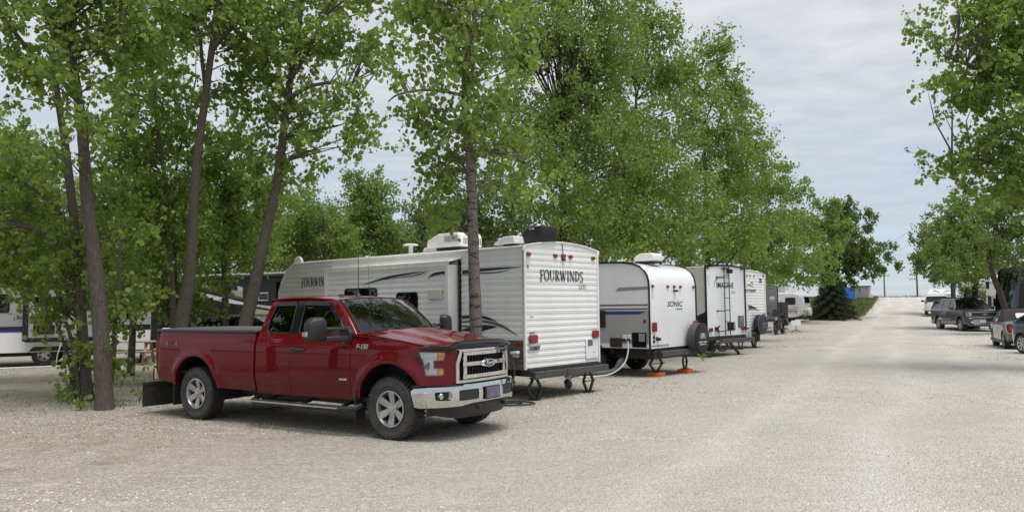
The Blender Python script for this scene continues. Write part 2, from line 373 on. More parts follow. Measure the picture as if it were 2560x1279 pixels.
M['field'] = mat('grass field', (.055, .085, .022), .95, c2=(.10, .105, .04), vscale=.35, bump=.4, bscale=3)
M['bank'] = mat('grassy soil', (.045, .075, .016), .95, c2=(.085, .10, .03), vscale=.8, bump=.4, bscale=6)
rs = np.random.RandomState(3)
def sheet(name, xs, ys, dz, m, bumpy=0):
    g = MB(); g.grid(lambda x, y: (x, y, gz(x, y) + dz + bumpy * (math.sin(x * .9 + y * .33) * math.sin(y * .7 - x * .21)) ), xs, ys); return tag(g.build(name, m, smooth=60), kind='structure')
sheet('field', (-3000, -1500, -600, -250, -120, 0, 80, 200, 500, 1500, 3000), (-200, -60, 0, 46, 60, 68, 84, 104, 125, 200, 400, 1000, 3000), -.06, M['field'])
# gravel lot with the lane running up the ramp; left edge follows the verge
def lot_left(y): return float(np.interp(y, (-30, 60, 65.5, 66.5, 70, 84, 104, 130), (-90, -90, -80, 28.8, 31.2, 38.4, 48.2, 60)))
def lot_right(y): return float(np.interp(y, (-30, 60, 70, 90, 104, 130), (110, 110, 60, 62, 66, 78)))
ys = sorted(set(list(np.linspace(-30, 60, 61)) + list(np.linspace(60, 130, 57)) + [65.5, 66.5]))
g = MB(); g.grid(lambda y, s: (lot_left(y) + (lot_right(y) - lot_left(y)) * s, y, gz(0, y) + .012 * math.sin(y * .8 + s * 37) * math.sin(s * 61 + y * .3)), ys, np.linspace(0, 1, 90))
tag(g.build('ground', M['gravel'], smooth=60), kind='structure')
# grassy bank beside the ramp
g = MB(); g.grid(lambda y, s: ((-70 + (lot_left(max(y, 66.6)) - .4 + .5 * math.sin(y * 1.9) + 70) * s), y, gz(0, y) + (.05 + .30 * (1 - s) + .06 * math.sin(s * 40 + y)) * min(1, (1 - s) * 30) - (.09 if s > .999 else 0)), np.linspace(66.2, 125, 34), np.linspace(0, 1, 40))
tag(g.build('grass_bank', M['bank'], smooth=60), kind='structure')
# ================================================================ wheels (shared by the vehicles)
def make_wheel(parent, c, r=.4, w=.25, rim=.23, side=-1, spokes=6, style='alloy', tread=0, letters=None, label=None, spoke_w=.10, steer=0):
    """wheel whose outer face looks towards side*Y; part wheel > tyre, rim, hub"""
    e = bpy.data.objects.new('wheel', None); col.objects.link(e); e.parent = parent; e.location = c; e.rotation_euler = (0, 0, steer); e.empty_display_size = .1
    o = side
    t = MB(); hw = w / 2
    prof = [(rim, -hw * .72), (rim + .02, -hw * .92), (r * .80 + rim * .2, -hw), (r * .955, -hw * .90), (r, -hw * .68), (r, hw * .68), (r * .955, hw * .90), (r * .80 + rim * .2, hw), (rim + .02, hw * .92), (rim, hw * .72)]
    t.lathe(prof, (0, 0, 0), 'y', 44, close=True)
    if tread:
        for k in range(tread):
            for j, yy in enumerate((-.74, -.36, 0, .36, .74)):
                a = 2 * PI * (k + (.5 if j % 2 else 0)) / tread; q = r + (.004 if abs(yy) < .7 else -.003)
                t.box((math.cos(a) * q, yy * hw, math.sin(a) * q), (.016, w * .155, 2 * PI * r / tread * .66), rx=0, ry=-a)
    t.build('tyre', M['rubber'], e, smooth=30)
    b = MB()
    b.lathe([(rim + .004, o * hw * .86), (rim + .006, o * hw * .95), (rim - .012, o * hw * .97), (rim - .022, o * hw * .80), (rim - .028, o * hw * .2), (rim - .03, -o * hw * .8)], (0, 0, 0), 'y', 40, close=False)
    b.f = b.f[:-2]; b.m = b.m[:-2]                       # open barrel
    mtl = M['alloy']
    if style == 'cover': mtl = M['silver']
    for k in range(spokes):
        a = 2 * PI * k / spokes + .5; ca, sa = math.cos(a), math.sin(a)
        def P(rad, off, yy): return (ca * rad - sa * off, o * yy, sa * rad + ca * off)
        w0, w1 = spoke_w * .30 * (r / .4), spoke_w * .43 * (r / .4); y0, y1 = hw * .50, hw * .84
        vs = [P(.03, -w0, y0), P(.03, w0, y0), P(rim - .014, w1, y1), P(rim - .014, -w1, y1), P(.03, 0, y0 + .012), P(rim - .014, 0, y1 + .004),
              P(.03, -w0, y0 - .03), P(.03, w0, y0 - .03), P(rim - .014, w1, y1 - .035), P(rim - .014, -w1, y1 - .035)]
        b.add(vs, [(0, 3, 5, 4), (4, 5, 2, 1), (0, 6, 9, 3), (1, 2, 8, 7)])
    b.build('rim', mtl, e, smooth=35)
    k = MB(); k.lathe([(.075, o * hw * .55), (.078, o * hw * .66), (.045, o * hw * .70), (.042, o * hw * .84), (.02, o * hw * .86)], (0, 0, 0), 'y', 24)
    for i in range(6):
        a = 2 * PI * i / 6 + .1; p = (math.cos(a) * .063, 0, math.sin(a) * .063); k.lathe([(.012, o * hw * .55), (.011, o * hw * .80), (.004, o * hw * .81)], p, 'y', 6)
    k.build('hub', M['silver'], e)
    d = MB(); d.lathe([(rim - .04, -o * .02), (rim - .04, o * .012)], (0, 0, 0), 'y', 28); d.build('brake_disc', M['darkmetal'], e)
    if letters:
        for word, a0, up in letters:
            n = len(word); rad = rim + (r - rim) * .53; st = .175
            for i, ch in enumerate(word):
                a = a0 - (i - (n - 1) / 2) * st * (1 if up else -1)
                # seen from outside on the -Y side: +x to the right, z up
                ox, oz = math.cos(a), math.sin(a); yd = Vector((ox, 0, oz)) * (1 if up else -1); xd = Vector((oz, 0, -ox)) * (1 if up else -1)
                text(ch, 'tyre_lettering', M['tyreink'], e, plane_M((ox * rad, o * (hw + .001), oz * rad), xd, yd), .062, extrude=.001)
    return e
M['tyreink'] = mat('dusty white tyre lettering', (.16, .155, .15), .8)

# ================================================================ red pickup
TR = root('pickup_truck', (-1.131, 11.407, 0), R(90 - 122.846), 'dark red extended-cab pickup truck with chrome grille and bumper on the gravel', 'pickup truck')
PCs = np.array([(-7, .985), (.15, .985), (.33, .968), (.48, .935), (.60, .885), (.70, .815), (.77, .74), (.81, .66), (.84, .55), (.86, .40), (.875, .2), (.88, 0)])
def curve_lut(P, u0):
    # smooth the corner points a little, then arc length
    Q = P.copy().astype(float)
    t = np.linspace(0, len(Q) - 1, 2400); i = np.minimum(t.astype(int), len(Q) - 2); f = (t - i)
    p0 = Q[np.maximum(i - 1, 0)]; p1 = Q[i]; p2 = Q[i + 1]; p3 = Q[np.minimum(i + 2, len(Q) - 1)]; f = f[:, None]
    lin = p1 * (1 - f) + p2 * f
    cat = .5 * ((2 * p1) + (-p0 + p2) * f + (2 * p0 - 5 * p1 + 4 * p2 - p3) * f ** 2 + (-p0 + 3 * p1 - 3 * p2 + p3) * f ** 3)
    C = np.where((i[:, None] < 2), lin, cat)
    s = np.r_[0, np.cumsum(np.linalg.norm(np.diff(C, axis=0), axis=1))] + u0
    return C, s
_C, _S = curve_lut(PCs, -7.0); UC = float(_S[-1])
ZS = (.28, .46, .60, .715, .74, .92, 1.12, 1.235, 1.27, 1.32, 1.385); OS = (-.075, -.052, -.030, -.003, .002, .004, .0, -.006, -.022, -.040, -.060)
def off_z(z): return float(np.interp(z, ZS, OS))
def TF(u, z, o=0.0):
    """pickup skin, right side: u runs along the plan outline (u = x on the flank), z up, o outward"""
    mir = u > UC
    if mir: u = 2 * UC - u
    x = float(np.interp(u, _S, _C[:, 0])); y = float(np.interp(u, _S, _C[:, 1]))
    x2 = float(np.interp(u + .02, _S, _C[:, 0])); y2 = float(np.interp(u + .02, _S, _C[:, 1])); x1 = float(np.interp(u - .02, _S, _C[:, 0])); y1 = float(np.interp(u - .02, _S, _C[:, 1]))
    tx, ty = x2 - x1, y2 - y1; l = math.hypot(tx, ty); nx, ny = -ty / l, tx / l          # outward
    if z <= 1.385: h = off_z(z)
    else: h = -.060 - (z - 1.385) * .30 - max(0, z - 1.80) ** 2 * 3.0
    k = 0
    for xc in (0, -4.158):
        d = math.hypot(u - xc, (z - .43) * .98)
        if z > .42: k += .030 * math.exp(-((d - .605) / .065) ** 2)
    if u > .5: h *= max(.35, 1 - (u - .5) * 1.2)
    h += k + o
    x += nx * h; y += ny * h
    return (x, y if mir else -y, z)
TFO = lambda o: (lambda u, z: TF(u, z, o))
IN = lambda p: Vector((0, 1, 0)) if p.y < 0 else Vector((0, -1, 0))
def inw(p):                                              # inward, turning with the corner
    k = min(1, max(0, (p.x - .3) / .5)); return Vector((-k, (1 - k) * (1 if p.y < 0 else -1), 0)).normalized()
def arch(xc, a0, a1, n=16, rx=.555, rz=.575): return [(xc + rx * math.cos(R(a0 + (a1 - a0) * i / n)), .445 + rz * math.sin(R(a0 + (a1 - a0) * i / n)) ) for i in range(n + 1)]
HL = [(.44, 1.178), (.86, 1.168), (.83, 1.06), (.70, 1.06), (.70, .965), (.83, .965), (.83, .865), (.56, .865), (.52, 1.03)]
# front fender
fo = [(-.70, .50)] + arch(0, 172, 31)[0:] + [(.56, .738), (.975, .738), (.975, 1.02), (1.04, 1.195), (.60, 1.228), (.2, 1.300), (-.3, 1.365), (-.70, 1.400)]
g = MB().panel(fo, TF, [HL], sp=.045, flange=.035, inward=inw)
fen = both('fender', g, M['red'], TR, smooth=50)
# doors: skin with a window opening each
WF = rpoly([(-.86, 1.412), (-1.00, 1.585), (-1.27, 1.838), (-1.80, 1.862), (-1.80, 1.405)], .04)
WR = rpoly([(-1.985, 1.400), (-1.985, 1.858), (-2.40, 1.846), (-2.50, 1.60), (-2.50, 1.415)], .05)
fd = [(-.708, .50), (-.708, 1.33), (-.675, 1.392), (-.90, 1.615), (-1.17, 1.868), (-1.33, 1.905), (-1.925, 1.918), (-1.925, .50)]
rd = [(-1.932, .50), (-1.932, 1.918), (-2.40, 1.908), (-2.53, 1.87), (-2.60, 1.66), (-2.675, 1.385), (-2.685, .50)]
d1 = both('door', MB().panel(fd, TF, [WF], sp=.05, flange=.02, inward=inw), M['red'], TR, smooth=50)
d2 = both('door', MB().panel(rd, TF, [WR], sp=.05, flange=.02, inward=inw), M['red'], TR, smooth=50)
big = lambda w, s: [(p[0] + (s if p[0] > (min(q[0] for q in w) + max(q[0] for q in w)) / 2 else -s), p[1] + (s if p[1] > 1.63 else -s)) for p in w]
both('side_window', MB().panel(big(WF, .01), TFO(-.014), sp=.08, flange=0), M['sideglass'], TR)
both('side_window', MB().panel(big(WR, .01), TFO(-.014), sp=.08, flange=0), M['privacy'], TR)
both('window_pillar', MB().panel([(-1.79, 1.405), (-1.79, 1.864), (-2.00, 1.862), (-2.00, 1.400)], TFO(.004), sp=.08, flange=.01, inward=inw), M['glossblack'], TR)
for w, s in ((WF, 0), (WR, 1)):                            # rubber seal round each window, and smoked rain visor above
    pts = [TF(p[0], p[1], .001) for p in w]; both('window_seal', MB().tube(pts + [pts[0]], .009, 5, caps=False), M['blackplastic'], TR)
vis = MB().panel([(-1.00, 1.595), (-1.265, 1.850), (-1.80, 1.874), (-1.80, 1.815), (-1.295, 1.795), (-1.06, 1.58)], TFO(.022), sp=.06, flange=.02, inward=inw); both('rain_visor', vis, M['glossblack'], TR)
vis = MB().panel([(-1.985, 1.87), (-2.41, 1.858), (-2.445, 1.80), (-1.985, 1.808)], TFO(.022), sp=.06, flange=.02, inward=inw); both('rain_visor', vis, M['glossblack'], TR)
# door handles, keyhole
for x0 in (-1.66,):
    h = MB().tube([TF(x0 + .02, 1.165, .0), TF(x0 - .01, 1.168, .038), TF(x0 - .12, 1.178, .045), TF(x0 - .21, 1.183, .038), TF(x0 - .235, 1.183, 0)], [.018, .021, .023, .021, .018], 8)
    both('door_handle', h, M['blackplastic'], TR)
    both('handle_recess', MB().panel(rr(x0 - .23, x0 + .01, 1.13, 1.215, .04), TFO(.002), sp=.05, flange=0), M['glossblack'], TR)
# cargo bed
bo = [(-2.725, .52)] + [(-3.55, .53)] + arch(-4.158, 8, 172) + [(-4.75, .56), (-5.27, .60), (-5.275, .98), (-5.265, 1.398), (-2.725, 1.395)]
def TB(u, z, o=0):
    p = TF(u, min(z, 1.30) if False else z, o); s = -1 if p[1] < 0 else 1
    k = max(0, (-5.08 - u) / .2); y = p[1] + s * (-.05 * k * k)
    if z > 1.27: y += s * (off_z(1.27) - off_z(z)) * .55
    return (p[0], y, z)
both('bed_side', MB().panel(bo, TB, sp=.05, flange=.05, inward=inw), M['red'], TR, smooth=50)
g = MB(); g.box((-5.275, 0, 1.0), (.04, 1.84, .78)); g.box((-5.30, 0, 1.32), (.05, 1.80, .08)); g.build('tailgate', M['red'], TR, bevel=.02)
both('bed_rail', MB().bar((-2.72, -.925, 1.408), (-5.27, -.905, 1.412), .075, .03), M['blackplastic'], TR, bevel=.008)
g = MB(); g.grid(lambda u, v: (u, v, 1.445 + .012 * (1 - (v / .93) ** 2) + .004 * math.sin(u * 9) * (1 - (v / .93) ** 4)), np.linspace(-2.70, -5.29, 30), np.linspace(-.935, .935, 14))
g.box((-3.995, 0, 1.428), (2.59, 1.875, .028)); g.build('tonneau_cover', M['tarp'], TR, bevel=.006)
# tail lamps wrap the rear corner
tl = MB().panel(rpoly([(-5.16, 1.255), (-5.272, 1.262), (-5.278, .915), (-5.215, .92), (-5.225, 1.12)], .015), lambda u, z: TB(u, z, .006), sp=.04, flange=.03, inward=inw)
tl.box((-5.285, -.875, 1.09), (.03, .13, .34)); both('tail_lamp', tl, M['redlens'], TR)
# inner bed, floor pan and frame so nothing shows through below
g = MB(); g.box((-4.0, 0, .74), (2.5, 1.78, .04)); g.box((-2.72, 0, 1.05), (.03, 1.75, .62)); g.box((-1.6, 0, .50), (2.2, 1.72, .06)); g.box((-2.675, 0, .95), (.03, 1.84, .9))
for s in (-1, 1):
    g.bar((.75, s * .42, .50), (-1, s * .48, .44), .09, .16); g.bar((-1, s * .48, .44), (-3.6, s * .48, .48), .09, .16); g.bar((-3.6, s * .48, .48), (-4.2, s * .46, .68), .09, .14); g.bar((-4.2, s * .46, .68), (-5.25, s * .46, .60), .09, .14)
g.tube([(-4.158, -.72, .415), (-4.158, .72, .415)], .05, 10); g.tube([(-4.158, -.13, .415), (-4.158, .13, .415)], .15, 12); g.tube([(0, -.7, .40), (0, .7, .40)], .05, 8)
g.tube([(-1, .12, .42), (-4.05, .02, .42)], .05, 8); g.box((.2, 0, .55), (1.0, .7, .35)); g.box((-2.9, .5, .42), (.9, .32, .24)); g.tube([(-2.2, -.34, .40), (-3.2, -.34, .38), (-3.5, -.36, .42)], [.09, .09, .05], 10)
g.box((-3.3, 0, .62), (.1, .9, .08)); g.box((-4.9, 0, .58), (.1, .9, .08)); g.build('chassis', M['darkmetal'], TR)
for xc in (0, -4.158):                                   # wheel-well liners
    def well(u, v, xc=xc): return (xc + .60 * math.cos(u), v, .46 + .60 * math.sin(u))
    both('wheel_well', MB().grid(well, np.linspace(R(-12), R(192), 20), (-.93, -.55)).grid(lambda a, r_, xc=xc: (xc + r_ * math.cos(a), -.55, .46 + r_ * math.sin(a)), np.linspace(R(-12), R(192), 20), (.0, .6)), M['blackplastic'], TR)
# hood
def ze(x): return float(np.interp(x, (-.75, -.3, .2, .60, .86), (1.405, 1.372, 1.305, 1.240, 1.205)))
def hoodw(x): return float(np.interp(x, (-.75, 0, .3, .5, .62, .72, .80, .86), (.915, .915, .900, .865, .815, .745, .66, .52)))
def hood(s, t):
    a = abs(t); xr = -.33 - .30 * a ** 2.2; xf = .845 - .235 * a ** 2.6
    x = xr + (xf - xr) * s; y = t * min(hoodw(x), .915 - .0 * s)
    yy = abs(y); dome = 1 - min(1, max(0, (yy - .50) / .13)); dome = dome * dome * (3 - 2 * dome)
    z = ze(x) + .012 + .055 * (1 - a ** 2) * (1 - .3 * s) + .026 * dome * (1 - .2 * s)
    e = max(0, (s - .90) / .10); z -= .035 * e * e
    return (x, -y, z)
g = MB().grid(hood, np.linspace(0, 1, 26), np.linspace(-1, 1, 41))
g.grid(lambda s, t: tuple(Vector(hood(1, s)) + Vector((0, 0, -.05 * t))), np.linspace(-1, 1, 41), (0, 1))
for sg in (-1, 1): g.grid(lambda s, t, sg=sg: tuple(Vector(hood(s, sg)) + Vector((0, 0, -.03 * t))), np.linspace(0, 1, 26), (0, 1))
g.build('hood', M['red'], TR, smooth=60)
both('fender_top', MB().grid(lambda x, t: (x, -(.955 - .09 * t - max(0, x - .15) ** 2 * .42), ze(x) - .022 + .014 * t), np.linspace(-.70, .56, 22), (0, .4, 1)), M['red'], TR)
# smoked hood deflector
us = np.linspace(.50, 2 * UC - .50, 60)
def dfl(u, k):
    m = min(u, 2 * UC - u); top = float(np.interp(m, (.50, .56, .92, 1.04, 1.2, 1.6), (1.235, 1.262, 1.252, 1.300, 1.308, 1.312))); bot = float(np.interp(m, (.50, .60, 1.0, 1.6), (1.215, 1.192, 1.20, 1.205)))
    o = (0.012, .042, .046, .02, -.03)[k]; z = bot + (top - bot) * (0, .12, .5, .85, 1.0)[k]
    return TF(u, z, o)
g = MB().grid(dfl, us, (0, 1, 2, 3, 4)); g.build('hood_deflector', M['glossblack'], TR, smooth=60)
# headlamps
HLo = HL
hl = MB().panel(HLo, TFO(-.055), sp=.05, flange=0)
def lamp(sidefn):
    e = sidefn(MB().panel(HLo, TFO(-.055), sp=.05, flange=0)).build('headlamp', M['silver'], TR)
    sidefn(MB().panel([(p[0], p[1]) for p in HLo], TFO(-.006), sp=.05, flange=0)).build('lens', M['lens'], e)
    for q in ([(.745, 1.155), (.845, 1.15), (.82, 1.075), (.745, 1.075)], [(.745, .95), (.82, .95), (.82, .885), (.745, .885)]): sidefn(MB().panel(q, TFO(-.02), sp=.05, flange=.03, inward=inw)).build('turn_signal', M['amber'], e)
    b = MB()
    p = Vector(TF(.61, .985, -.035)); b.lathe([(.055, 0), (.045, -.02), (.02, -.05)], p, 'x', 16)
    for (u0, u1, z0, z1) in ((.50, .73, 1.09, 1.155), (.60, .73, .885, .95)):
        b.panel([(u0, z0), (u1, z0), (u1, z1), (u0, z1)], TFO(-.035), sp=.06, flange=.02, inward=inw)
    sidefn(b).build('reflector', M['silver'], e)
    k = MB()
    ring = [TF(p[0], p[1], -.012) for p in HLo]; k.tube(ring + [ring[0]], .006, 5, caps=False); sidefn(k).build('bezel', M['blackplastic'], e)
lamp(lambda m: m); lamp(lambda m: m.mirror())
# grille
g = MB(); m2 = lambda u: 2 * UC - u
go = [(.985, .755), (.985, 1.02), (1.055, 1.198), (m2(1.055), 1.198), (m2(.985), 1.02), (m2(.985), .755)]
gi = [(1.035, .790), (1.035, 1.005), (1.095, 1.168), (m2(1.095), 1.168), (m2(1.035), 1.005), (m2(1.035), .790)]
gr = MB().panel(go, TFO(.022), [gi], sp=.045, flange=.07, inward=lambda p: Vector((-1, 0, 0))).build('grille', M['chrome'], TR, bevel=.006)
MB().panel(go, TFO(-.075), sp=.12, flange=0).build('grille_backing', M['blackplastic'], gr)
for i in range(17):
    u = 1.08 + (m2(1.08) - 1.08) * i / 16; p0 = TF(u, .79, -.03); p1 = TF(u, 1.165, -.03); MB().bar(p0, p1, .014, .03, up=(1, 0, 0)).build('grille_slat', M['blackplastic'], gr)
for i in range(6):
    z = .80 + .065 * i; MB().tube([TF(u, z, -.035) for u in np.linspace(1.04, m2(1.04), 14)], .006, 4).build('grille_slat', M['blackplastic'], gr)
def gbar(z0, z1, o, u0):
    b = MB(); us = np.linspace(u0, m2(u0), 26); pr = ((0, -.05), (0, 0), (.15, .014), (.85, .014), (1, 0), (1, -.05))
    b.grid(lambda u, k: TF(u, z0 + (z1 - z0) * pr[k][0], o + pr[k][1]), us, range(6))
    for u in (u0, m2(u0)): b.add([TF(u, z0 + (z1 - z0) * q[0], o + q[1]) for q in pr], [tuple(range(6))])
    return b.build('grille_bar', M['chrome'], gr, smooth=40)
gbar(1.105, 1.168, .028, 1.10); gbar(.965, 1.035, .040, 1.075); gbar(.800, .868, .028, 1.085)
for u in (1.135, m2(1.135)):
    b = MB(); a0, a1 = (u - .032, u + .032)
    pr = ((-.032, -.05), (-.032, .014), (.032, .014), (.032, -.05)); b.grid(lambda z, k: TF(u + pr[k][0], z, .018 + pr[k][1]), (.80, .9, 1.0, 1.1, 1.16), range(4)); b.build('grille_post', M['chrome'], gr, smooth=30)
bd = MB(); c0 = Vector((.952, 0, .995))
def oval(rx, rz, x0, x1, rim=0):
    n = 36; vs = [(x0, rx * math.cos(2 * PI * i / n), c0.z + rz * math.sin(2 * PI * i / n)) for i in range(n)] + [(x1, (rx - .012) * math.cos(2 * PI * i / n), c0.z + (rz - .012) * math.sin(2 * PI * i / n)) for i in range(n)]
    return MB().add(vs, [(i, (i + 1) % n, n + (i + 1) % n, n + i) for i in range(n)] + [tuple(range(n, 2 * n)), tuple(reversed(range(n)))])
bg_ = oval(.150, .064, .925, .962).build('badge', M['chrome'], gr, smooth=30)
oval(.134, .050, .950, .966).build('badge_face', M['ovalblue'] if 'ovalblue' in M else M['blue'], bg_, smooth=30)
text('Ford', 'badge_lettering', M['whiteink'], bg_, plane_M((.968, 0, .996), (0, 1, 0), (0, 0, 1)), .085, sx=1.15, shear=.35, extrude=.001)
# chrome bumper on its own plan curve
PBs = np.array([(.30, .985), (.40, .975), (.52, .945), (.64, .895), (.75, .825), (.84, .735), (.905, .62), (.945, .48), (.97, .28), (.98, 0)])
_B, _BS = curve_lut(PBs, 0.0); BC = float(_BS[-1])
def tb(y): return float(np.interp(-y, -_B[:, 1], _BS))
def BF(u, z, o=0):
    mir = u > BC
    if mir: u = 2 * BC - u
    x = float(np.interp(u, _BS, _B[:, 0])); y = float(np.interp(u, _BS, _B[:, 1])); h = .012 * (1 - ((z - .59) / .14) ** 2) + o
    q = .02; tx = float(np.interp(u + q, _BS, _B[:, 0]) - np.interp(u - q, _BS, _B[:, 0])); ty = float(np.interp(u + q, _BS, _B[:, 1]) - np.interp(u - q, _BS, _B[:, 1])); l = math.hypot(tx, ty)
    x += -ty / l * h; y += tx / l * h; return (x, y if mir else -y, z)
mb_ = lambda u: 2 * BC - u
bo = [(.08, .665), (.12, .70), (.35, .718), (tb(.58), .725), (tb(.50), .742), (mb_(tb(.50)), .742), (mb_(tb(.58)), .725), (mb_(.35), .718), (mb_(.12), .70), (mb_(.08), .665), (mb_(.13), .462), (mb_(.2), .448), (mb_(tb(.60)), .468), (mb_(tb(.4)), .492), (tb(.4), .492), (tb(.60), .468), (.2, .448), (.13, .462)]
fog = rpoly([(tb(.868), .658), (tb(.72), .664), (tb(.715), .60), (tb(.735), .548), (tb(.862), .552)], .02)
ins = rpoly([(tb(.630), .535), (tb(.630), .672), (tb(.285), .675), (tb(.285), .538)], .02)
fog2 = [(mb_(p[0]), p[1]) for p in fog]; ins2 = [(mb_(p[0]), p[1]) for p in ins]
inb = lambda p: Vector((-1, 0, 0)) if p.x > .75 else Vector((-.6, .8 * (1 if p.y < 0 else -1), 0))
bp = MB().panel(bo, BF, [fog, fog2, ins, ins2], sp=.045, flange=.055, inward=inb).build('front_bumper', M['chrome'], TR, smooth=40)
MB().panel(bo, lambda u, z: BF(u, z, -.05), sp=.1, flange=0).build('bumper_backing', M['blackplastic'], bp)
for (pl, nm) in ((ins, 'bumper_insert'), (ins2, 'bumper_insert')): MB().panel(pl, lambda u, z: BF(u, z, -.012), sp=.06, flange=.02, inward=inb).build(nm, M['blackplastic'], bp)
for s in (1, -1):
    p = Vector(BF(tb(.815), .605, -.03)); k = MB().lathe([(.042, -.03), (.044, .0), (.036, .012), (.02, .016)], (p.x, p.y * s, p.z), 'x', 18); k.build('fog_lamp', M['silver'], bp)
MB().box((1.005, 0, .60), (.014, .345, .175)).build('plate_holder', M['blackplastic'], bp, bevel=.006)
pl = MB().box((1.016, 0, .60), (.006, .30, .145)).build('front_plate', M['plateprint'], bp, bevel=.002)
for s in (-1, 1): MB().bar((.93, s * .30, .43), (1.02, s * .30, .43), .03, .05).build('tow_hook', M['blacksteel'], bp, bevel=.008)
va = MB().panel([(.30, .47), (mb_(.30), .47), (mb_(.34), .345), (mb_(tb(.55)), .285), (tb(.55), .285), (.34, .345)], lambda u, z: BF(u, z, -.055 - (.47 - z) * .22), sp=.06, flange=.05, inward=inb); va.build('air_dam', M['blackplastic'], TR, smooth=50)
MB().panel([(.05, .74), (mb_(.05), .74), (mb_(.05), .70), (.05, .70)], lambda u, z: BF(u, z, -.06), sp=.08, flange=0).build('bumper_gap_filler', M['blackplastic'], TR)
# roof, windscreen, pillars
def roof(s, t):
    a = abs(t); xf = -1.115 - .085 * a ** 2; xr = -2.60 + .02 * a ** 2; x = xf + (xr - xf) * s; hw = .755
    q = (x + 1.95) / .78; z = 1.962 - .052 * max(0, q) ** 2.4 - .022 * max(0, -q) ** 2 - .038 * a ** 3.2
    return (x, t * hw, z)
g = MB().grid(roof, np.linspace(0, 1, 24), np.linspace(-1, 1, 25)); g.build('roof', M['red'], TR, smooth=60)
for s in (-1, 1): MB().tube([tuple(Vector(roof(k, s)) + Vector((0, 0, -.006))) for k in np.linspace(0, 1, 16)], .012, 6).build('roof_gutter', M['red'], TR)
def wsn(s, t):
    a = abs(t); b = Vector((-.405 - .255 * a ** 2, t * .845, 1.398 + .004 * a)); e = Vector((-1.115 - .085 * a ** 2, t * .705, 1.912 - .030 * a ** 2.5)); p = b.lerp(e, s)
    return p + Vector((.018, 0, .026)) * math.sin(PI * s)
MB().grid(wsn, np.linspace(0, 1, 14), np.linspace(-1, 1, 21)).build('windscreen', M['glass'], TR, smooth=80)
for s in (-1, 1):
    ft = [(-.675, 1.392), (-.90, 1.615), (-1.17, 1.868)]
    def pil(k, j, s=s):
        i = min(1, int(k * 2)); f = k * 2 - i; u = ft[i][0] + (ft[i + 1][0] - ft[i][0]) * f; z = ft[i][1] + (ft[i + 1][1] - ft[i][1]) * f
        o = Vector(TF(u, z)); o.y *= -s if o.y < 0 else 1; o.y = s * abs(o.y); w = Vector(wsn(k, s)); p = o.lerp(w, j); return p + Vector((.012, s * .012, .008)) * math.sin(PI * j)
    MB().grid(pil, np.linspace(0, 1, 12), np.linspace(-.02, 1.02, 6)).build('windscreen_pillar', M['red'], TR, smooth=70)
    MB().tube([wsn(k, s * .985) + Vector((.004, 0, .004)) for k in np.linspace(0, 1, 10)], .010, 5).build('windscreen_seal', M['blackplastic'], TR)
MB().tube([wsn(1, k) for k in np.linspace(-1, 1, 14)], .010, 5).build('windscreen_seal', M['blackplastic'], TR)
MB().grid(lambda a, k: (-.30 - .30 * abs(a) ** 2.2 - .115 * k, a * (.915 - .07 * k), 1.405 - .012 * math.sin(PI * k)), np.linspace(-1, 1, 24), (0, .5, 1)).build('cowl', M['blackplastic'], TR)
for (y0, y1) in ((-.62, -.02), (.02, .62)):
    def on(t, s): return Vector(wsn(s, t)) + Vector((.022, 0, .018))
    b = MB().tube([on(y0 / .84, .03), on((y0 + y1) / 2 / .84, .085), on(y1 / .84, .10)], .010, 6); b.tube([(-.42, y1 * .9, 1.41), on((y0 + y1) / 2 / .84, .085) + Vector((.012, 0, .012))], .010, 5); b.build('wiper', M['blackplastic'], TR)
# cabin rear wall glass and the interior
MB().panel(rr(-.62, .62, 1.45, 1.83, .06), lambda y, z: (-2.655 + (z - 1.4) * .12, y, z), sp=.15, flange=0).build('rear_window', M['privacy'], TR)
g = MB().panel([(-.80, 1.38), (.80, 1.38), (.72, 1.90), (-.72, 1.90)], lambda y, z: (-2.665 + (z - 1.4) * .12, y, z), [rr(-.62, .62, 1.45, 1.83, .06)], sp=.12, flange=0); g.build('cab_back', M['red'], TR)
it = MB(); it.box((-.72, 0, 1.30), (.5, 1.62, .16)); it.box((-.86, 0, 1.16), (.22, 1.6, .3)); it.box((-1.6, 0, .62), (2.0, 1.7, .06)); it.box((-.95, .38, 1.37), (.25, .36, .06)); it.build('dashboard', M['interior'], TR, bevel=.04)
sw = MB(); sw.tube([(-1.10 + .07 * math.cos(a), .40 + .19 * math.sin(a), 1.33 + .18 * math.cos(a)) for a in np.linspace(0, 2 * PI, 25)], .014, 6); sw.box((-1.09, .40, 1.33), (.05, .30, .07)); sw.build('steering_wheel', M['interior'], TR)
for y in (-.42, .42):
    s_ = MB(); s_.box((-1.42, y, .98), (.52, .54, .20)); s_.box((-1.74, y, 1.28), (.16, .52, .66), ry=-.22, ty=.85); s_.box((-1.83, y, 1.68), (.11, .28, .20), ry=-.1); s_.build('seat', M['seat'], TR, bevel=.05, seg=3)
MB().box((-2.45, 0, 1.22), (.2, 1.5, .6), ry=-.15).build('rear_seat', M['seat'], TR, bevel=.05)
MB().box((-1.02, 0, 1.83), (.02, .24, .07)).build('rear_view_mirror', M['interior'], TR, bevel=.015)
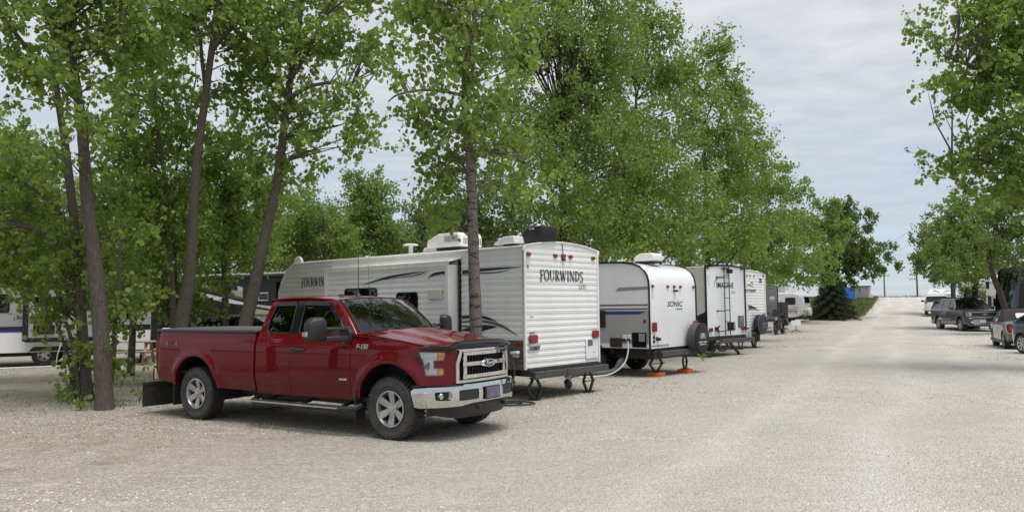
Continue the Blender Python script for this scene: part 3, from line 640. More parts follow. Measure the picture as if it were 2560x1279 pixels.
# tow mirrors
for s in (-1, 1):
    k = MB(); k.add([(-.705, s * .93, 1.285), (-.79, s * .935, 1.285), (-.80, s * .925, 1.43), (-.745, s * .915, 1.515), (-.70, s * .93, 1.42)], [(0, 1, 2, 3, 4)]); k.prism([(-.70, 1.285), (-.82, 1.285), (-.84, 1.42), (-.765, 1.515), (-.69, 1.42)], 'y', s * .90, s * .99)
    k.bar((-.76, s * .97, 1.475), (-.93, s * 1.36, 1.475), .07, .05); k.bar((-.76, s * .97, 1.345), (-.93, s * 1.36, 1.340), .09, .07)
    e = k.build('tow_mirror', M['blackplastic'], TR, bevel=.012)
    hd = MB(); a0 = Vector((-.905, s * 1.27, 0)); a1 = Vector((-1.015, s * 1.545, 0)); dr = (a1 - a0).normalized(); nb = Vector((dr.y * s, -dr.x * s, 0)); nb = nb if nb.x > 0 else -nb
    ol = rpoly([(0, 1.315), (0, 1.60), (.05, 1.645), (.22, 1.64), (.295, 1.565), (.295, 1.34), (.26, 1.312)], .04, 4)
    n = len(ol); lay = [(0, 1.0), (.05, 1.0), (.115, .90), (.14, .72)]; vs = []
    cx, cz = .148, 1.48
    for (dp, sc) in lay: vs += [a0 + dr * (cx + (p[0] - cx) * sc) + nb * dp + Vector((0, 0, cz + (p[1] - cz) * sc)) for p in ol]
    hd.add(vs, [(i * n + j, i * n + (j + 1) % n, (i + 1) * n + (j + 1) % n, (i + 1) * n + j) for i in range(3) for j in range(n)] + [tuple(reversed(range(n))), tuple(range(3 * n, 4 * n))])
    hd.build('mirror_head', M['blackplastic'], e, smooth=45)
    sg = MB(); sg.bar(a0 + dr * .285 + nb * .03 + Vector((0, 0, 1.415)), a0 + dr * .305 + nb * .03 + Vector((0, 0, 1.415)), .16, .065, up=(0, 0, 1)); sg.bar(a0 + dr * .20 + nb * .115 + Vector((0, 0, 1.415)), a0 + dr * .30 + nb * .085 + Vector((0, 0, 1.415)), .03, .060); sg.build('mirror_marker_lamp', M['silver'], e, bevel=.008)
# steps, flaps, bumper, hitch flaps
for s in (-1, 1):
    b = MB().tube([(-.56, s * .90, .42), (-.60, s * 1.00, .385), (-.68, s * 1.035, .375), (-2.62, s * 1.035, .375), (-2.70, s * 1.0, .385), (-2.74, s * .90, .42)], .045, 8)
    for x in (-.9, -1.7, -2.5): b.bar((x, s * .55, .46), (x, s * 1.0, .385), .05, .03)
    e = b.build('running_board', M['blackplastic'], TR)
    MB().bar((-.86, s * 1.078, .385), (-2.66, s * 1.078, .392), .010, .020).build('step_trim', M['chrome'], e)
    MB().box((-.60, s * .90, .44), (.018, .20, .42)).build('mud_flap', M['blackplastic'], TR, bevel=.006)
    MB().box((-4.735, s * .88, .42), (.018, .20, .44)).build('mud_flap', M['blackplastic'], TR, bevel=.006)
    fl = MB().grid(lambda a, z: (-5.60 + .02 * math.sin(a * 9) * (z - .55), s * a, z), np.linspace(.34, .97, 12), np.linspace(.115, .50, 8)); fl.grid(lambda a, z: (-5.615 + .02 * math.sin(a * 9) * (z - .55), s * a, z), np.linspace(.34, .97, 12), np.linspace(.115, .50, 8))
    fl.bar((-5.605, s * .30, .51), (-5.605, s * .98, .51), .04, .04); fl.bar((-5.605, s * .0, .51), (-5.605, s * .34, .51), .04, .04); fl.build('hitch_mud_flap', M['rubber'], TR)
g = MB(); g.bar((-5.25, 0, .53), (-5.66, 0, .51), .06, .06); g.build('tow_hitch', M['blacksteel'], TR)
g = MB().grid(lambda y, k: (-5.46 + .10 * abs(y / .93) ** 4 + (.0, -.02, -.02, 0)[k], y, (.58, .60, .76, .78)[k]), np.linspace(-.93, .93, 22), range(4)); g.grid(lambda y, k: (-5.46 + .10 * abs(y / .93) ** 4 + .20 * k, y, .78), np.linspace(-.93, .93, 22), (0, 1))
for s in (-1, 1): g.grid(lambda a, k, s=s: (-5.36 + .20 * a, s * (.93 + .02 * math.sin(PI * a)), (.60, .78)[k]), np.linspace(0, 1, 6), (0, 1))
g.build('rear_bumper', M['chrome'], TR, smooth=40)
MB().box((-5.40, 0, .795), (.22, 1.7, .03)).build('bumper_step_pad', M['blackplastic'], TR, bevel=.01)
# wheels
for (x, s) in ((0, -1), (-4.158, -1), (0, 1), (-4.158, 1)):
    make_wheel(TR, (x, s * .835, .415), .415, .272, .238, s, 6, tread=46 if s < 0 else 0, letters=[('GOODYEAR', R(80), True), ('WRANGLER', R(-75), False)] if s < 0 else None, spoke_w=.115)
# badges
bdM = lambda u, z, o: plane_M(TF(u, z, o), (1, 0, 0), (0, 0, 1))
for dx, dz, mt, ext in ((.004, -.004, M['ink'], .002), (0, 0, M['silver'], .006)):
    text('F-150', 'fender_badge', mt, TR, bdM(-.485 + dx, 1.232 + dz, .004), .085, sx=1.15, shear=.2, extrude=ext, bold=.003, space=.95)
MB().box(TF(-.84, .775, .003), (.15, .006, .028)).build('engine_badge', M['silver'], TR, bevel=.002)
[text(ch, 'bed_decal', m_, TR, bdM(-4.80 + dx_, 1.205, .004), .12, sx=1.4, extrude=.001, bold=.005) for ch, dx_, m_ in (('4', -.125, M['greyink']), ('X', 0, M['redink']), ('4', .125, M['greyink']))]
# antennas, roof pad, keyless light
p = Vector((-.45, -.86, ze(-.45) + .02)); MB().tube([p, p + Vector((0, 0, .05)), p + Vector((-.02, -.01, .95))], [.014, .006, .0022], 6).build('antenna', M['blacksteel'], TR)
p = Vector((-1.55, .05, 1.955)); MB().tube([p, p + Vector((0, 0, .03)), p + Vector((0, 0, .07)), p + Vector((0, .01, .72))], [.045, .03, .008, .0022], 8).build('roof_antenna', M['blacksteel'], TR)
MB().lathe([(.045, 0), (.045, .012), (.03, .02)], (-1.50, -.36, 1.952), 'z', 16).build('roof_clearance_lamp', M['blackplastic'], TR)
# ================================================================ travel trailers
# trailer frame: x from the rear wall (0) forward, y to the trailer's left, z up
def serif(word, h, parent, name, m, org, xd, nrm, gap=.10, wide=.62):
    """condensed roman capitals drawn as thin raised strokes"""
    X = Vector(xd).normalized(); Z = Vector((0, 0, 1)); Nn = Vector(nrm); b = MB()
    T, t = .165 * h, .075 * h
    G = {'F': (.62, [(.2, -.10, .2, 1, T), (.2, .965, .62, .965, t * 1.2), (.2, .52, .50, .52, t * 1.2), (.06, -.08, .36, -.08, t), (.06, .97, .3, .97, t), (.60, .82, .60, 1, t), (.49, .44, .49, .60, t)]),
         'O': (.80, 'O'), 'U': (.76, [(.16, .30, .16, 1, T), (.62, .30, .62, 1, t), (.04, .97, .30, .97, t), (.50, .97, .74, .97, t), ('A', .39, .30, .23, .29, 180, 360, t * 1.5)]),
         'R': (.74, [(.2, 0, .2, 1, T), (.06, .03, .36, .03, t), (.06, .97, .4, .97, t), ('A', .34, .74, .24, .24, -90, 90, T * .8), (.36, .50, .70, .0, T), (.60, .03, .76, .03, t)]),
         'W': (1.10, [(.14, 1, .36, 0, T), (.36, 0, .56, .9, t), (.52, 1, .74, 0, T), (.74, 0, .98, 1, t), (.03, .97, .28, .97, t), (.86, .97, 1.08, .97, t)]),
         'I': (.40, [(.2, 0, .2, 1, T), (.06, .03, .34, .03, t), (.06, .97, .34, .97, t)]),
         'N': (.82, [(.14, 0, .14, 1, t), (.14, 1, .68, 0, T), (.68, 0, .68, 1, t), (.03, .03, .26, .03, t), (.02, .97, .2, .97, t), (.56, .97, .80, .97, t)]),
         'D': (.80, [(.2, 0, .2, 1, T), (.06, .03, .36, .03, t), (.06, .97, .36, .97, t), ('A', .30, .5, .42, .47, -90, 90, T * .9)]),
         'S': (.58, [('A', .30, .74, .20, .23, 20, 270, T * .8), ('A', .28, .20, .22, .31, -150, 90, T * .8), (.48, .76, .50, .96, t), (.06, -.06, .06, .14, t)]),
         'L': (.62, [(.2, 0, .2, 1, T), (.06, .03, .58, .03, t * 1.2), (.06, .97, .34, .97, t), (.57, .0, .57, .2, t)]),
         'T': (.66, [(.33, 0, .33, 1, T), (.05, .965, .62, .965, t * 1.2), (.2, .03, .46, .03, t), (.06, .84, .06, 1, t), (.61, .84, .61, 1, t)]),
         'E': (.62, [(.2, 0, .2, 1, T), (.06, .97, .58, .97, t * 1.2), (.06, .03, .6, .03, t * 1.2), (.2, .52, .48, .52, t * 1.2), (.57, .82, .57, 1, t), (.59, 0, .59, .2, t)])}
    def put(x0, pts, ws):
        vs = []
        for i, p in enumerate(pts):
            q = pts[min(i + 1, len(pts) - 1)]; r_ = pts[max(i - 1, 0)]; d = Vector((q[0] - r_[0], q[1] - r_[1])).normalized(); n_ = Vector((-d.y, d.x))
            for s in (-.5, .5):
                a = Vector(p) + n_ * (ws[i] / h) * s
                vs.append(Vector(org) + X * (x0 + a.x * h * wide / .62) + Z * (a.y * h) + Nn * .002)
        b.add(vs, [(2 * i, 2 * i + 1, 2 * i + 3, 2 * i + 2) for i in range(len(pts) - 1)])
    cur = 0
    for ch in word:
        w, st = G[ch]
        if st == 'O':
            pts = [(.40 + .32 * math.cos(a), .5 + .5 * math.sin(a)) for a in np.linspace(0, 2 * PI, 25)]; put(cur, pts, [t + (T - t) * abs(math.cos(a)) for a in np.linspace(0, 2 * PI, 25)])
        else:
            for s in st:
                if s[0] == 'A':
                    an = np.radians(np.linspace(s[5], s[6], 14)); put(cur, [(s[1] + s[3] * math.cos(a), s[2] + s[4] * math.sin(a)) for a in an], [s[7] * (.45 + .55 * abs(math.cos(a))) for a in an])
                else: put(cur, [(s[0], s[1]), (s[2], s[3])], [s[4]] * 2)
        cur += (w + gap * .4) * h * wide / .62
    return b.build(name, m, parent, smooth=0, fix=False)
def prof(z, pitch=.114, dep=.008):
    f = (z / pitch) % 1.0
    return dep * float(np.interp(f, (0, .12, .22, .62, .74, 1), (0, 0, 1, 1, 0, 0)))
def siding(T, face, a0, a1, z0, z1, pos, m, out=1, ncol=6, pitch=.114, name='siding_panel', top=None):
    """one corrugated sheet. face 'side' runs along x at y=pos, 'end' along y at x=pos; a0/a1 may depend on z; top(a) trims the upper edge"""
    zz = [z0]; k = math.floor(z0 / pitch)
    while True:
        done = False
        for f in (0, .12, .22, .62, .74):
            z = (k + f) * pitch
            if z0 + .004 < z < z1 - .004: zz.append(z)
            if z > z1: done = True
        k += 1
        if done: break
    zz.append(z1); F0 = a0 if callable(a0) else (lambda z: a0); F1 = a1 if callable(a1) else (lambda z: a1)
    def P(z, s):
        a = F0(z) + (F1(z) - F0(z)) * s; q = z
        if top: q = min(z, top(a))
        o = pos + out * prof(q)
        return (a, o, q) if face == 'side' else (o, a, q)
    g = MB().grid(P, zz, np.linspace(0, 1, ncol))
    return g.build(name, m, T, smooth=20)
def scissor(T, x, y, zt, zb, w=.30, along='y', m=None, n='scissor_jack'):
    b = MB(); zm = (zt + zb) / 2
    def P(d, z): return (x, y + d, z) if along == 'y' else (x + d, y, z)
    for s in (-1, 1):
        b.bar(P(s * .05, zb + .02), P(s * w * .5, zm), .035, .05); b.bar(P(s * w * .5, zm), P(s * .05, zt), .035, .05)
        b.tube([P(s * w * .5, zm), P(s * w * .5, zm)], .02, 6) if False else None
    b.tube([P(-w * .72, zm), P(w * .6, zm)], .011, 6); b.box(P(0, zt + .005), (.14, .14, .03))
    b.prism([(x + .10 * math.cos(a) * 1.1, y + .13 * math.sin(a)) for a in np.linspace(0, 2 * PI, 9)[:-1]], 'z', zb, zb + .02)
    return b.build(n, m or M['blacksteel'], T)
def stab(T, x, y, zt, zb, dy, m=None):
    b = MB(); b.bar((x, y, zt), (x, y + dy, zb + .06), .06, .07); b.bar((x, y + dy, zb + .10), (x, y + dy * 1.08, zb + .012), .05, .05); b.box((x, y + dy * 1.08, zb + .012), (.16, .2, .02)); b.bar((x, y - dy * .5, zt), (x, y + dy * .5, zt), .05, .05)
    return b.build('stabiliser_leg', m or M['blacksteel'], T)
def lens(T, p, d, m='redlens', n='marker_lamp', bev=.012): return MB().box(p, d).build(n, M[m], T, bevel=min(bev, min(d) * .4))
def roundlens(T, p, r, n='marker_lamp'): return MB().lathe([(r, 0), (r * .95, -.012), (r * .6, -.02)], p, 'x', 14).build(n, M['redlens'], T)
def gear(T, L_, W, zb, wx, r=.34, wheels=2, zf=None):
    """frame rails, axles, wheels and drawbar below the floor"""
    b = MB(); zf = zb - .10
    for s in (-1, 1): b.bar((-.02, s * .75, zf), (L_, s * .75, zf), .06, .18)
    for x in np.linspace(.1, L_ - .1, 7): b.bar((x, -W / 2 + .03, zf + .02), (x, W / 2 - .03, zf + .02), .05, .09)
    b.box((L_ / 2, 0, zb - .01), (L_ - .1, W - .06, .03)); b.box((L_ * .3, 0, zf - .08), (1.2, 1.3, .2)); b.build('chassis', M['darkmetal'], T)
    d = MB()
    for s in (-1, 1): d.bar((L_ - .2, s * .75, zf), (L_ + 1.25, s * .05, zf), .06, .12)
    d.box((L_ + 1.3, 0, zf), (.25, .12, .1)); d.tube([(L_ + .95, 0, zf + .35), (L_ + .95, 0, .05)], .035, 8); d.box((L_ + .95, 0, .025), (.2, .2, .05)); d.build('drawbar', M['blacksteel'], T)
    for i in range(wheels):
        for s in (-1, 1): make_wheel(T, (wx + i * .86, s * (W / 2 - .16), r), r, .21, .185, s, 5, spoke_w=.13)
    for s in (-1, 1):
        n = wheels * .86 + .12; MB().prism([(wx - .42, zb - .02), (wx - .30, zb + .12), (wx + n - .62, zb + .12), (wx + n - .50, zb - .02)], 'y', s * (W / 2 + .004), s * (W / 2 + .03)).build('wheel_arch_trim', M['blackplastic'], T)
def decal(T, poly, face, pos, m, out=1, name='decal', th=.002):
    """flat vinyl shape just proud of a wall. side: poly (x,z) at y=pos; end: poly (y,z) at x=pos"""
    b = MB(); b.prism(poly, 'y' if face == 'side' else 'x', pos, pos + out * th); return b.build(name, m, T, smooth=0)
def ribbon(pts, w):
    """tapering band along points -> polygon"""
    up, dn = [], []
    for i, p in enumerate(pts):
        q = pts[min(i + 1, len(pts) - 1)]; r_ = pts[max(i - 1, 0)]; d = Vector((q[0] - r_[0], q[1] - r_[1])).normalized(); ww = w[i] / 2
        up.append((p[0] - d.y * ww, p[1] + d.x * ww)); dn.append((p[0] + d.y * ww, p[1] - d.x * ww))
    return up + dn[::-1]
def smoothpts(P, n=10):
    P = [Vector(p) for p in P]; o = []
    for i in range(len(P) - 1):
        p0, p1, p2, p3 = P[max(i - 1, 0)], P[i], P[i + 1], P[min(i + 2, len(P) - 1)]
        for k in range(n):
            f = k / n; o.append(.5 * ((2 * p1) + (-p0 + p2) * f + (2 * p0 - 5 * p1 + 4 * p2 - p3) * f * f + (-p0 + 3 * p1 - 3 * p2 + p3) * f ** 3))
    return o + [P[-1]]
def aircon(T, x, y, z, m='whitetrim', L_=.78, W=.62, H=.27, flip=1, nm='air_conditioner', slots=True):
    b = MB(); pr = [(-L_ / 2, 0), (-L_ / 2, H * .72), (-L_ / 2 + .05, H), (L_ * .15, H), (L_ / 2 - .03, H * .62), (L_ / 2, H * .25), (L_ / 2, 0)]
    b.prism([(x + flip * p[0], z + .05 + p[1]) for p in pr], 'y', y - W / 2, y + W / 2); e = b.build(nm, M[m], T, bevel=.03, seg=3)
    MB().box((x, y, z + .025), (L_ * .9, W * .9, .06)).build('gasket', M['blackplastic'], e)
    if slots:
        for i in range(11):                               # grille slots on the flank and the end
            MB().box((x - flip * L_ * .42 + flip * i * .036, y + W / 2 + .003, z + .05 + H * .55), (.012, .004, H * .42)).build('grille_slot', M['darkmetal'], e)
        for i in range(12): MB().box((x - flip * (L_ / 2 + .003), y - W * .42 + i * .047, z + .05 + H * .40), (.004, .016, H * .46)).build('grille_slot', M['darkmetal'], e)
    return e
def az(a): return R(90 - a)

# ---------------------------------------------------------------- ribbed white trailer with slide-out
FW = root('travel_trailer', (1.0, 15.6, 0), az(-49.4), 'ribbed white travel trailer with navy swooshes and a slide-out behind the red pickup', 'travel trailer', 'travel trailers parked along the gravel lane')
W = 1.19; ZB, ZT = .60, 2.87
crown = lambda y: ZT + .03 + .11 * (1 - (y / W) ** 2)
for (z0, z1) in ((ZB, 1.05), (1.05, 1.65), (1.65, 2.22), (2.22, 3.02)):
    siding(FW, 'end', -W, W, z0 + .004, z1, 0, M['offwhite'], -1, 24, top=crown)
nose = lambda z: float(np.interp(z, (.5, 1.4, 2.0, 2.4, 2.6, 2.75, 2.86, 2.92), (8.15, 8.15, 8.12, 8.02, 7.88, 7.68, 7.42, 7.2)))
for (z0, z1, mm) in ((ZB - .02, 1.12, 'taupeside'), (1.12, 1.65, 'offwhite'), (1.65, 2.22, 'offwhite'), (2.22, 2.86, 'offwhite')):
    siding(FW, 'side', 0.0, nose, z0 + .004, z1, W, M[mm], 1, 3); siding(FW, 'side', 0.0, nose, z0 + .004, z1, -W, M[mm], -1, 3)
b = MB(); b.grid(lambda z, y: (nose(z), y, z), np.linspace(ZB, 2.88, 16), np.linspace(-W, W, 4)); b.build('front_wall', M['offwhite'], FW)
b = MB(); b.grid(lambda x, y: (x, y, ZT + .02 + .10 * (1 - (y / W) ** 2)), np.linspace(0, 7.42, 12), np.linspace(-W, W, 13)); b.build('roof', M['whitetrim'], FW)
for s in (-1, 1):
    MB().bar((-.006, s * (W + .006), ZB - .02), (-.006, s * (W + .006), ZT + .03), .05, .05).build('corner_trim', M['whitetrim'], FW, bevel=.006)
    MB().tube([(x, s * (W + .014), ZT + .005 + .0 * x) for x in (-.03, 3, 7.40)] + [(nose(2.7), s * (W + .014), 2.70), (nose(2.2), s * (W + .012), 2.2), (nose(1.0), s * (W + .012), .6)], .022, 6).build('roof_rail', M['whitetrim'], FW)
MB().tube([(-.016, y, crown(y) - .005) for y in np.linspace(-W, W, 15)], .016, 6).build('rear_roof_trim', M['whitetrim'], FW)
MB().bar((.0, W + .034, ZT - .02), (.02, W + .02, .60), .012, .008).build('corner_seam', M['ink'], FW)
MB().tube([(-.02, W + .02, ZT + .02), (-.035, W + .04, ZT - .02), (-.02, W + .05, ZT - .06), (.01, W + .035, ZT - .05)], .022, 8).build('gutter_spout', M['whitetrim'], FW)
for s in (1, -1):
    decal(FW, [(0.0, .60), (8.12, .60), (8.12, .575), (0.0, .575)], 'side', s * (W + .008), M['taupe'], s, 'lower_trim')
# slide-out room
SD = W + .27; x0, x1, sz0, sz1 = 1.72, 5.80, .95, 2.62
SL = bpy.data.objects.new('slide_out', None); col.objects.link(SL); SL.parent = FW
for (z0, z1) in ((sz0, 1.50), (1.50, 2.06), (2.06, sz1)): siding(SL, 'side', x0 + .05, x1 - .05, z0 + .004, z1, SD - .012, M['offwhite'], 1, 3)
b = MB()
for (xa, xb) in ((x0, x0 + .09), (x1 - .09, x1)): b.box(((xa + xb) / 2, SD + .006, (sz0 + sz1) / 2), (.09, .035, sz1 - sz0))
b.box(((x0 + x1) / 2, SD + .006, sz1 + .01), (x1 - x0, .034, .11)); b.box(((x0 + x1) / 2, SD + .006, sz0), (x1 - x0, .034, .09)); b.build('slide_trim', M['whitetrim'], SL, bevel=.008)
b = MB(); b.box(((x0 + x1) / 2, W + .10, (sz0 + sz1) / 2), (x1 - x0 - .02, .31, sz1 - sz0 - .03)); b.build('slide_body', M['whitetrim'], SL)
b = MB(); b.box((x0 - .055, W + .022, (sz0 + sz1) / 2 + .03), (.055, .04, sz1 - sz0 + .16)); b.box((x1 + .05, W + .022, (sz0 + sz1) / 2 + .03), (.05, .04, sz1 - sz0 + .16)); b.build('slide_seal', M['glossblack'], SL)
b = MB(); b.box(((x0 + x1) / 2, W + .03, sz1 + .115), (x1 - x0 + .18, .04, .05)); b.build('seal_rail', M['whitetrim'], SL, bevel=.005)
b = MB(); b.grid(lambda x, k: (x, (W + .02) + (SD + .03 - W - .02) * k, sz1 + .10 - .06 * k), (x0 - .02, x1 + .02), (0, 1)); b.build('slide_topper', M['whitetrim'], SL)
for (a, c_, z0, z1) in ((3.92, 5.06, 1.62, 2.20), (2.63, 3.30, 1.58, 2.08)):
    w_ = MB().panel(rr(a, c_, z0, z1, .09), lambda u, v: (u, SD + .012, v), [rr(a + .035, c_ - .035, z0 + .035, z1 - .035, .065)], sp=.2, flange=.015, inward=lambda p: Vector((0, -1, 0))).build('window', M['glossblack'], SL)
    MB().panel(rr(a + .03, c_ - .03, z0 + .03, z1 - .03, .06), lambda u, v: (u, SD + .004, v), sp=.3, flange=0).build('pane', M['privacy'], w_)
    MB().box(((a + c_) / 2, SD + .012, (z0 + z1) / 2), (.02, .012, z1 - z0 - .05)).build('window_bar', M['glossblack'], w_)
b = MB(); b.box((2.10, SD + .03, 2.02), (.38, .05, .20)); b.build('cream_vent', M['cream'], SL, bevel=.015)
serif('FOURWINDS', .205, FW, 'side_lettering', M['ink'], (7.10, W + .017, 2.30), (-1, 0, 0), (0, 1, 0), wide=.51)
# swooshes
def swoosh(face, pos, pts, w, mt, out=1, T=FW): decal(T, [tuple(p) for p in ribbon(smoothpts(pts, 6), list(np.interp(np.linspace(0, 1, (len(pts) - 1) * 6 + 1), np.linspace(0, 1, len(w)), w)))], face, pos, M[mt], out)
swoosh('side', SD + .013, [(4.42, 2.26), (3.9, 2.355), (3.2, 2.44), (2.26, 2.50)], [.005, .03, .05, .035, .0], 'navy'); swoosh('side', SD + .013, [(3.7, 2.36), (3.0, 2.40), (2.55, 2.44), (2.26, 2.50)], [.003, .012, .02, .0], 'navy')
swoosh('side', SD + .013, [(2.33, 2.34), (2.15, 2.42), (1.9, 2.445), (1.82, 2.448)], [.0, .05, .055, .05], 'navy')
swoosh('side', W + .012, [(1.60, 2.45), (1.1, 2.475), (.6, 2.485), (.04, 2.492)], [.07, .06, .045, .0], 'navy'); swoosh('side', W + .012, [(1.60, 2.40), (1.1, 2.412), (.6, 2.418), (.30, 2.465)], [.012, .018, .018, .002], 'navy')
swoosh('side', W + .012, [(1.62, 1.555), (1.2, 1.565), (.9, 1.53), (.69, 1.47)], [.06, .06, .05, .0], 'navy'); swoosh('side', W + .012, [(1.62, 1.46), (1.1, 1.475), (.6, 1.40), (.13, 1.19)], [.03, .05, .06, .0], 'taupe')
swoosh('side', W + .012, [(1.62, 1.30), (1.2, 1.33), (.95, 1.36), (.68, 1.375)], [.02, .14, .10, .0], 'navy'); swoosh('side', W + .012, [(1.62, 1.38), (1.45, 1.37), (1.3, 1.33)], [.03, .04, .0], 'taupe')
# rear wall fittings
serif('FOURWINDS', .205, FW, 'rear_lettering', M['ink'], (-.013, .745, 2.245), (0, -1, 0), (-1, 0, 0), wide=.62)
serif('LITE', .085, FW, 'rear_lettering', M['greyink'], (-.013, -.53, 2.09), (0, -1, 0), (-1, 0, 0), wide=.75)
for y in (1.08, .25, -.25, -1.04): lens(FW, (-.026, y, 2.735), (.04, .105, .07))
lens(FW, (-.03, 0, 2.735), (.05, .11, .085), n='brake_lamp'); MB().box((-.035, 0, 2.665), (.06, .075, .045)).build('rear_camera', M['blackplastic'], FW, bevel=.012)
MB().tube([(-.02, 0, 2.77), (-.018, .01, 2.9), (-.012, .02, 2.99), (.03, .02, 3.01)], .008, 5).build('camera_cable', M['blackplastic'], FW)
text('9', 'site_number', M['ink'], FW, plane_M((-.014, 1.095, 2.49), (0, -1, 0), (0, 0, 1)), .10)
MB().box((-.013, 1.09, 2.61), (.002, .10, .13)).build('sticker', M['plate'], FW)
MB().box((-.013, 1.00, 1.56), (.002, .10, .012)).build('sticker', M['greyink'], FW); MB().box((-.013, .99, 1.26), (.002, .16, .02)).build('sticker', M['greyink'], FW)
lens(FW, (-.035, .985, 1.145), (.055, .235, .155), n='tail_lamp', bev=.02); lens(FW, (-.035, -1.06, 1.17), (.055, .205, .155), n='tail_lamp', bev=.02)
pl = MB().box((-.045, .965, .97), (.008, .30, .165), ry=R(-20)).build('licence_plate', M['plate'], FW, bevel=.002)
pm = Matrix.Translation((-.053, .965, .968)) @ Matrix.Rotation(R(-20), 4, 'Y')
text('RC028DX', 'plate_lettering', M['navy'], pl, pm @ plane_M((0, 0, 0), (0, -1, 0), (0, 0, 1)), .10, sx=.66, extrude=.001, bold=.003)
hb = MB().box((-.022, -.935, .875), (.018, .44, .40)).build('rear_hatch', M['white'], FW, bevel=.006); MB().box((-.034, -.86, 1.00), (.006, .17, .13)).build('hatch_vent', M['greydecal'], hb)
for i in range(5): MB().box((-.038, -.86, .955 + i * .022), (.003, .16, .008)).build('vent_slat', M['darkmetal'], hb)
MB().box((-.033, -.98, .80), (.01, .02, .02)).build('hatch_latch', M['darkmetal'], hb)
lens(FW, (.15, W + .018, 1.06), (.12, .03, .06))
# power inlet and cord
e = MB().box((.20, W + .035, .86), (.14, .05, .11)).build('power_inlet', M['cream'], FW, bevel=.012)
MB().box((.17, W + .09, .90), (.16, .10, .05), ry=.1).build('inlet_cover', M['whitetrim'], e, bevel=.01)
MB().lathe([(.012, 0), (.012, .02)], (.22, W + .02, .76), 'y', 10).build('water_inlet', M['silver'], FW)
# roof furniture
aircon(FW, 2.72, .30, 2.99, 'whitetrim', 1.02, .70, .30, flip=1)
b = MB(); b.lathe([(.05, 0), (.05, .20), (.17, .205), (.18, .22), (.12, .24)], (3.85, .55, 2.95), 'z', 20); b.build('roof_vent', M['whitetrim'], FW)
MB().box((3.15, .45, 3.02), (.46, .40, .10), tx=.85, ty=.85).build('roof_hatch', M['cream'], FW, bevel=.03)
b = MB(); b.prism([(.95, 2.96), (.90, 3.01), (.68, 3.11), (.40, 3.12), (.36, 2.97)], 'y', .42, 1.02); b.build('skylight', M['white'], FW, bevel=.03, seg=3)
b = MB(); b.prism([(.52, 2.99), (.52, 3.05), (.40, 3.20), (.24, 3.30), (-.10 + .02, 3.30), (-.02, 2.99)], 'y', .22, .74); e = b.build('max_vent', M['blackplastic'], FW, bevel=.03, seg=3)
e.name = 'vent_cover'
for i in range(7): MB().box((-.065, .48, 3.03 + i * .036), (.012, .44, .010)).build('vent_slat', M['darkmetal'], e)
text('X-AIR', 'vent_lettering', M['whiteink'], e, plane_M((.17, .745, 3.245), (-1, 0, 0), (0, 0, 1)), .055, sx=.9)
MB().bar((.0, -W - .06, 2.86), (1.4, -W - .06, 2.86), .09, .09).build('awning_roll', M['whitetrim'], FW)
b = MB()                                                  # round pull-out awning end cap at the nose
b.lathe([(.16, -.03), (.17, 0), (.16, .03)], (7.42, W - .12, 2.90), 'y', 20)
for i in range(8): b.box((7.42 + .12 * math.cos(i * PI / 8) * 0, W - .08, 2.90), (.30, .006, .012), ry=i * PI / 8)
b.build('nose_vent', M['whitetrim'], FW)
gear(FW, 7.9, 2 * W, ZB, 3.2)
MB().bar((-.13, 1.12, .475), (-.13, -1.30, .475), .11, .13, up=(0, 0, 1)).build('rear_bumper', M['greysteel'], FW, bevel=.012)
MB().box((-.13, .06, .475), (.13, .16, .15)).build('bumper_bracket', M['greysteel'], FW)
b = MB().box((.02, 0, .53), (.2, 2.36, .12)); b.build('underbelly_edge', M['darkmetal'], FW)
scissor(FW, .02, .90, .40, .0, .40); scissor(FW, .02, -.84, .44, .0, .34)
b = MB()
for (x, y) in ((.5, 1.02), (.6, .92)): b.tube([(x, y, .55), (x - .06, y - .03, .28)], .016, 6)
b.build('step_strut', M['blacksteel'], FW)
c_ = tag(MB().tube(smoothpts([(1.0 - .15 - .90, 15.6 + .13 - 1.02, .86), (.02, 14.62, .55), (-.06, 14.55, .25), (-.22, 14.45, .03), (-.45, 14.3, .02), (-.2, 14.05, .02), (.25, 14.15, .02), (.30, 14.42, .02), (-.1, 14.5, .03), (-.4, 14.2, .03), (.1, 13.95, .03), (.38, 14.2, .035), (0, 14.45, .045), (-.3, 14.2, .05), (.15, 14.05, .05)], 8), .014, 6).build('extension_lead', M['rubber']), 'black extension lead hanging from the ribbed trailer and coiled on the gravel', 'cord')

# ---------------------------------------------------------------- rounded white trailer lettered SONIC
SO = root('travel_trailer', (4.06, 19.9, 0), az(-50), 'white rounded-tail travel trailer with grey lower flank and black-covered spare wheel', 'travel trailer', 'travel trailers parked along the gravel lane')
W = 1.2; ZB = .70
pf = [(0, ZB), (0, 1.5), (0, 2.20), (.008, 2.32), (.045, 2.46), (.12, 2.58), (.25, 2.69), (.45, 2.765), (.75, 2.81), (1.2, 2.825), (5.4, 2.825), (5.75, 2.76), (6.0, 2.60), (6.2, 2.2), (6.35, 1.2), (6.35, ZB)]
b = MB(); b.grid(lambda i, y: (pf[i][0] - .0, y, pf[i][1]), range(0, 11), np.linspace(-W, W, 5)); b.build('rear_and_roof_skin', M['white'], SO, smooth=60)
MB().grid(lambda i, y: (pf[i][0], y, pf[i][1]), range(10, 16), (-W, 0, W)).build('front_wall', M['white'], SO, smooth=60)
up = [p for p in pf if p[1] >= 1.62]; lo = [(0, ZB), (0, 1.62), (6.29, 1.62), (6.35, 1.2), (6.35, ZB)]
